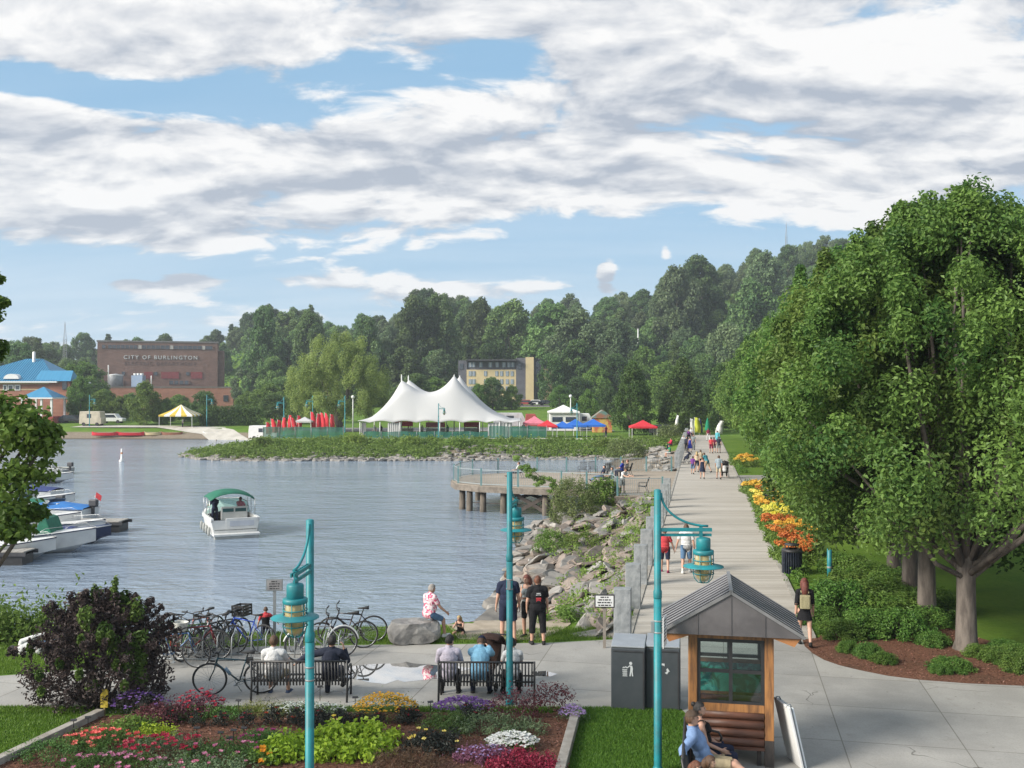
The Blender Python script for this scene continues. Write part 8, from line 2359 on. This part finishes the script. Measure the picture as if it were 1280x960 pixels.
li = tree_proto('linden_tree', 11.6, 4.2, .9, 95, 1.15, 150, .36, L_LINDEN, .3, lambda u: (1 - u ** 1.6) ** .8 * (.75 + .25 * min(1, u * 6)), 1.3, limb_n=8)
p = AT(791, 0, 150); place(li, USED, (p.x, 151, 0), 0, 'dense dark round tree behind the lone red canopy', None, (.82, .82, 1.0)); p = AT(854, 0, 152); place(li, USED, (p.x, 153, 0), 2, 'dense dark round tree beside the flags at the boardwalk end', None, (.98, .98, 1.06)); place(li, USED, (AT(905, 0, 160).x, 163, 0), 4, 'dense dark round tree behind the street trees at the boardwalk end', None, 1.0)
pk_ = tree_proto('park_tree', 9, 4.0, .8, 60, 1.2, 120, .42, L_LIME, .25, egg, 1.2, limb_n=8); pk2 = tree_proto('park_tree', 9, 3.8, .6, 60, 1.2, 120, .42, L_FOREST, .25, dome, 1.2, limb_n=8)
i = 0
for px, yt, Yc, wd, k in ((258, 487, 190, 44, 1), (183, 474, 188, 46, 0), (103, 468, 199, 44, 0), (128, 486, 198, 40, 0), (152, 494, 197, 34, 0), (210, 496, 189, 26, 0), (232, 500, 196, 34, 0), (92, 452, 225, 50, 0), (205, 500, 190, 30, 0), (100, 470, 210, 40, 0), (132, 485, 200, 46, 0), (165, 490, 215, 40, 0), (225, 492, 222, 40, 0), (60, 465, 235, 60, 0), (110, 450, 250, 70, 0), (338, 478, 225, 50, 0), (355, 470, 240, 60, 1), (312, 488, 235, 34, 0),
                          (378, 458, 190, 50, 0), (345, 490, 200, 46, 1), (520, 465, 225, 60, 1), (545, 470, 235, 50, 0), (500, 480, 215, 44, 1), (560, 480, 228, 40, 0), (616, 470, 235, 40, 1), (598, 478, 232, 30, 0), (640, 480, 236, 30, 0), (700, 480, 235, 34, 0), (725, 470, 240, 50, 1), (745, 455, 250, 50, 0), (760, 482, 200, 36, 1), (735, 485, 190, 30, 0), (715, 495, 185, 26, 0),
                          (830, 450, 230, 60, 0), (880, 440, 240, 60, 1), (905, 450, 225, 50, 0), (770, 440, 255, 60, 1), (805, 430, 262, 60, 0), (35, 480, 220, 50, 1), (470, 470, 250, 60, 1), (440, 470, 245, 60, 0), (690, 440, 262, 46, 1), (585, 455, 275, 30, 1)):
    x = AT(px, 0, Yc).x; z = gz_(x, Yc); h = AT(0, yt, Yc).z - z; sx = wd * PXM(Yc) / 8.2
    place((pk_, pk2)[k], USED, (x, Yc, z), rnd.uniform(0, 6), ('light green rounded park tree below the wooded hill', 'dark green rounded park tree below the wooded hill')[k], ('light park trees', 'dark park trees')[k], (sx, sx, h / 9))
for px, yt, Yc, wd, k in ((720, 378, 290, 85, 2), (770, 390, 285, 70, 2), (690, 372, 310, 80, 1), (845, 322, 330, 70, 2), (870, 312, 345, 75, 1), (955, 305, 340, 70, 2), (520, 362, 300, 60, 1), (548, 360, 305, 60, 0), (330, 374, 300, 52, 1), (388, 382, 300, 55, 0), (458, 388, 290, 50, 1), (640, 368, 320, 80, 0), (600, 366, 330, 50, 0), (910, 395, 262, 70, 2), (940, 340, 300, 80, 0)):
    x = AT(px, 0, Yc).x; z = gz_(x, Yc); h = AT(0, yt, Yc).z - z; sx = wd * PXM(Yc) / 12.5
    place(fp[k], USED, (x, Yc, z - .3), rnd.uniform(0, 6), ('tall dark crowned tree standing out of the hillside wood', 'tall dark crowned tree standing out of the hillside wood', 'tall grey green cottonwood in front of the hillside wood')[k], ('tall trees of the hillside wood', 'tall trees of the hillside wood', 'tall pale trees by the hillside')[k], (sx, sx, h / 17))
# bushes on the breakwater near the boardwalk
shrub('grey_bush', 'round grey green bush on the bank beside the end of the boardwalk', (AT(838, 0, 131).x, 131, -.2), 2.2, 1.8, 2.6, 40, .7, 130, .3, L_OSIER, 8, .35)
shrub('grey_bush', 'grey green bush on the breakwater bank behind the deck', (AT(783, 0, 112).x, 114, -1.0), 2.4, 1.8, 2.2, 40, .7, 130, .3, L_OSIER, 8, .35)
for px, Yc in ((445, 128), (515, 127), (575, 127), (755, 128), (330, 127)): shrub('shore_bush', 'bright green bush low on the breakwater', (AT(px, 0, Yc).x, Yc, gz_(AT(px, 0, Yc).x, Yc)), 1.6, 1.2, 1.4, 24, .55, 120, .28, L_WEED, 6, .5, 'bush', 'bushes on the breakwater')
for i, o in enumerate(bpy.data.objects):
    if o.parent is None and 'category' not in o and o.get('kind') is None and o.type in ('MESH', 'EMPTY'): o['category'] = 'tree' if 'tree' in o.name else 'object'
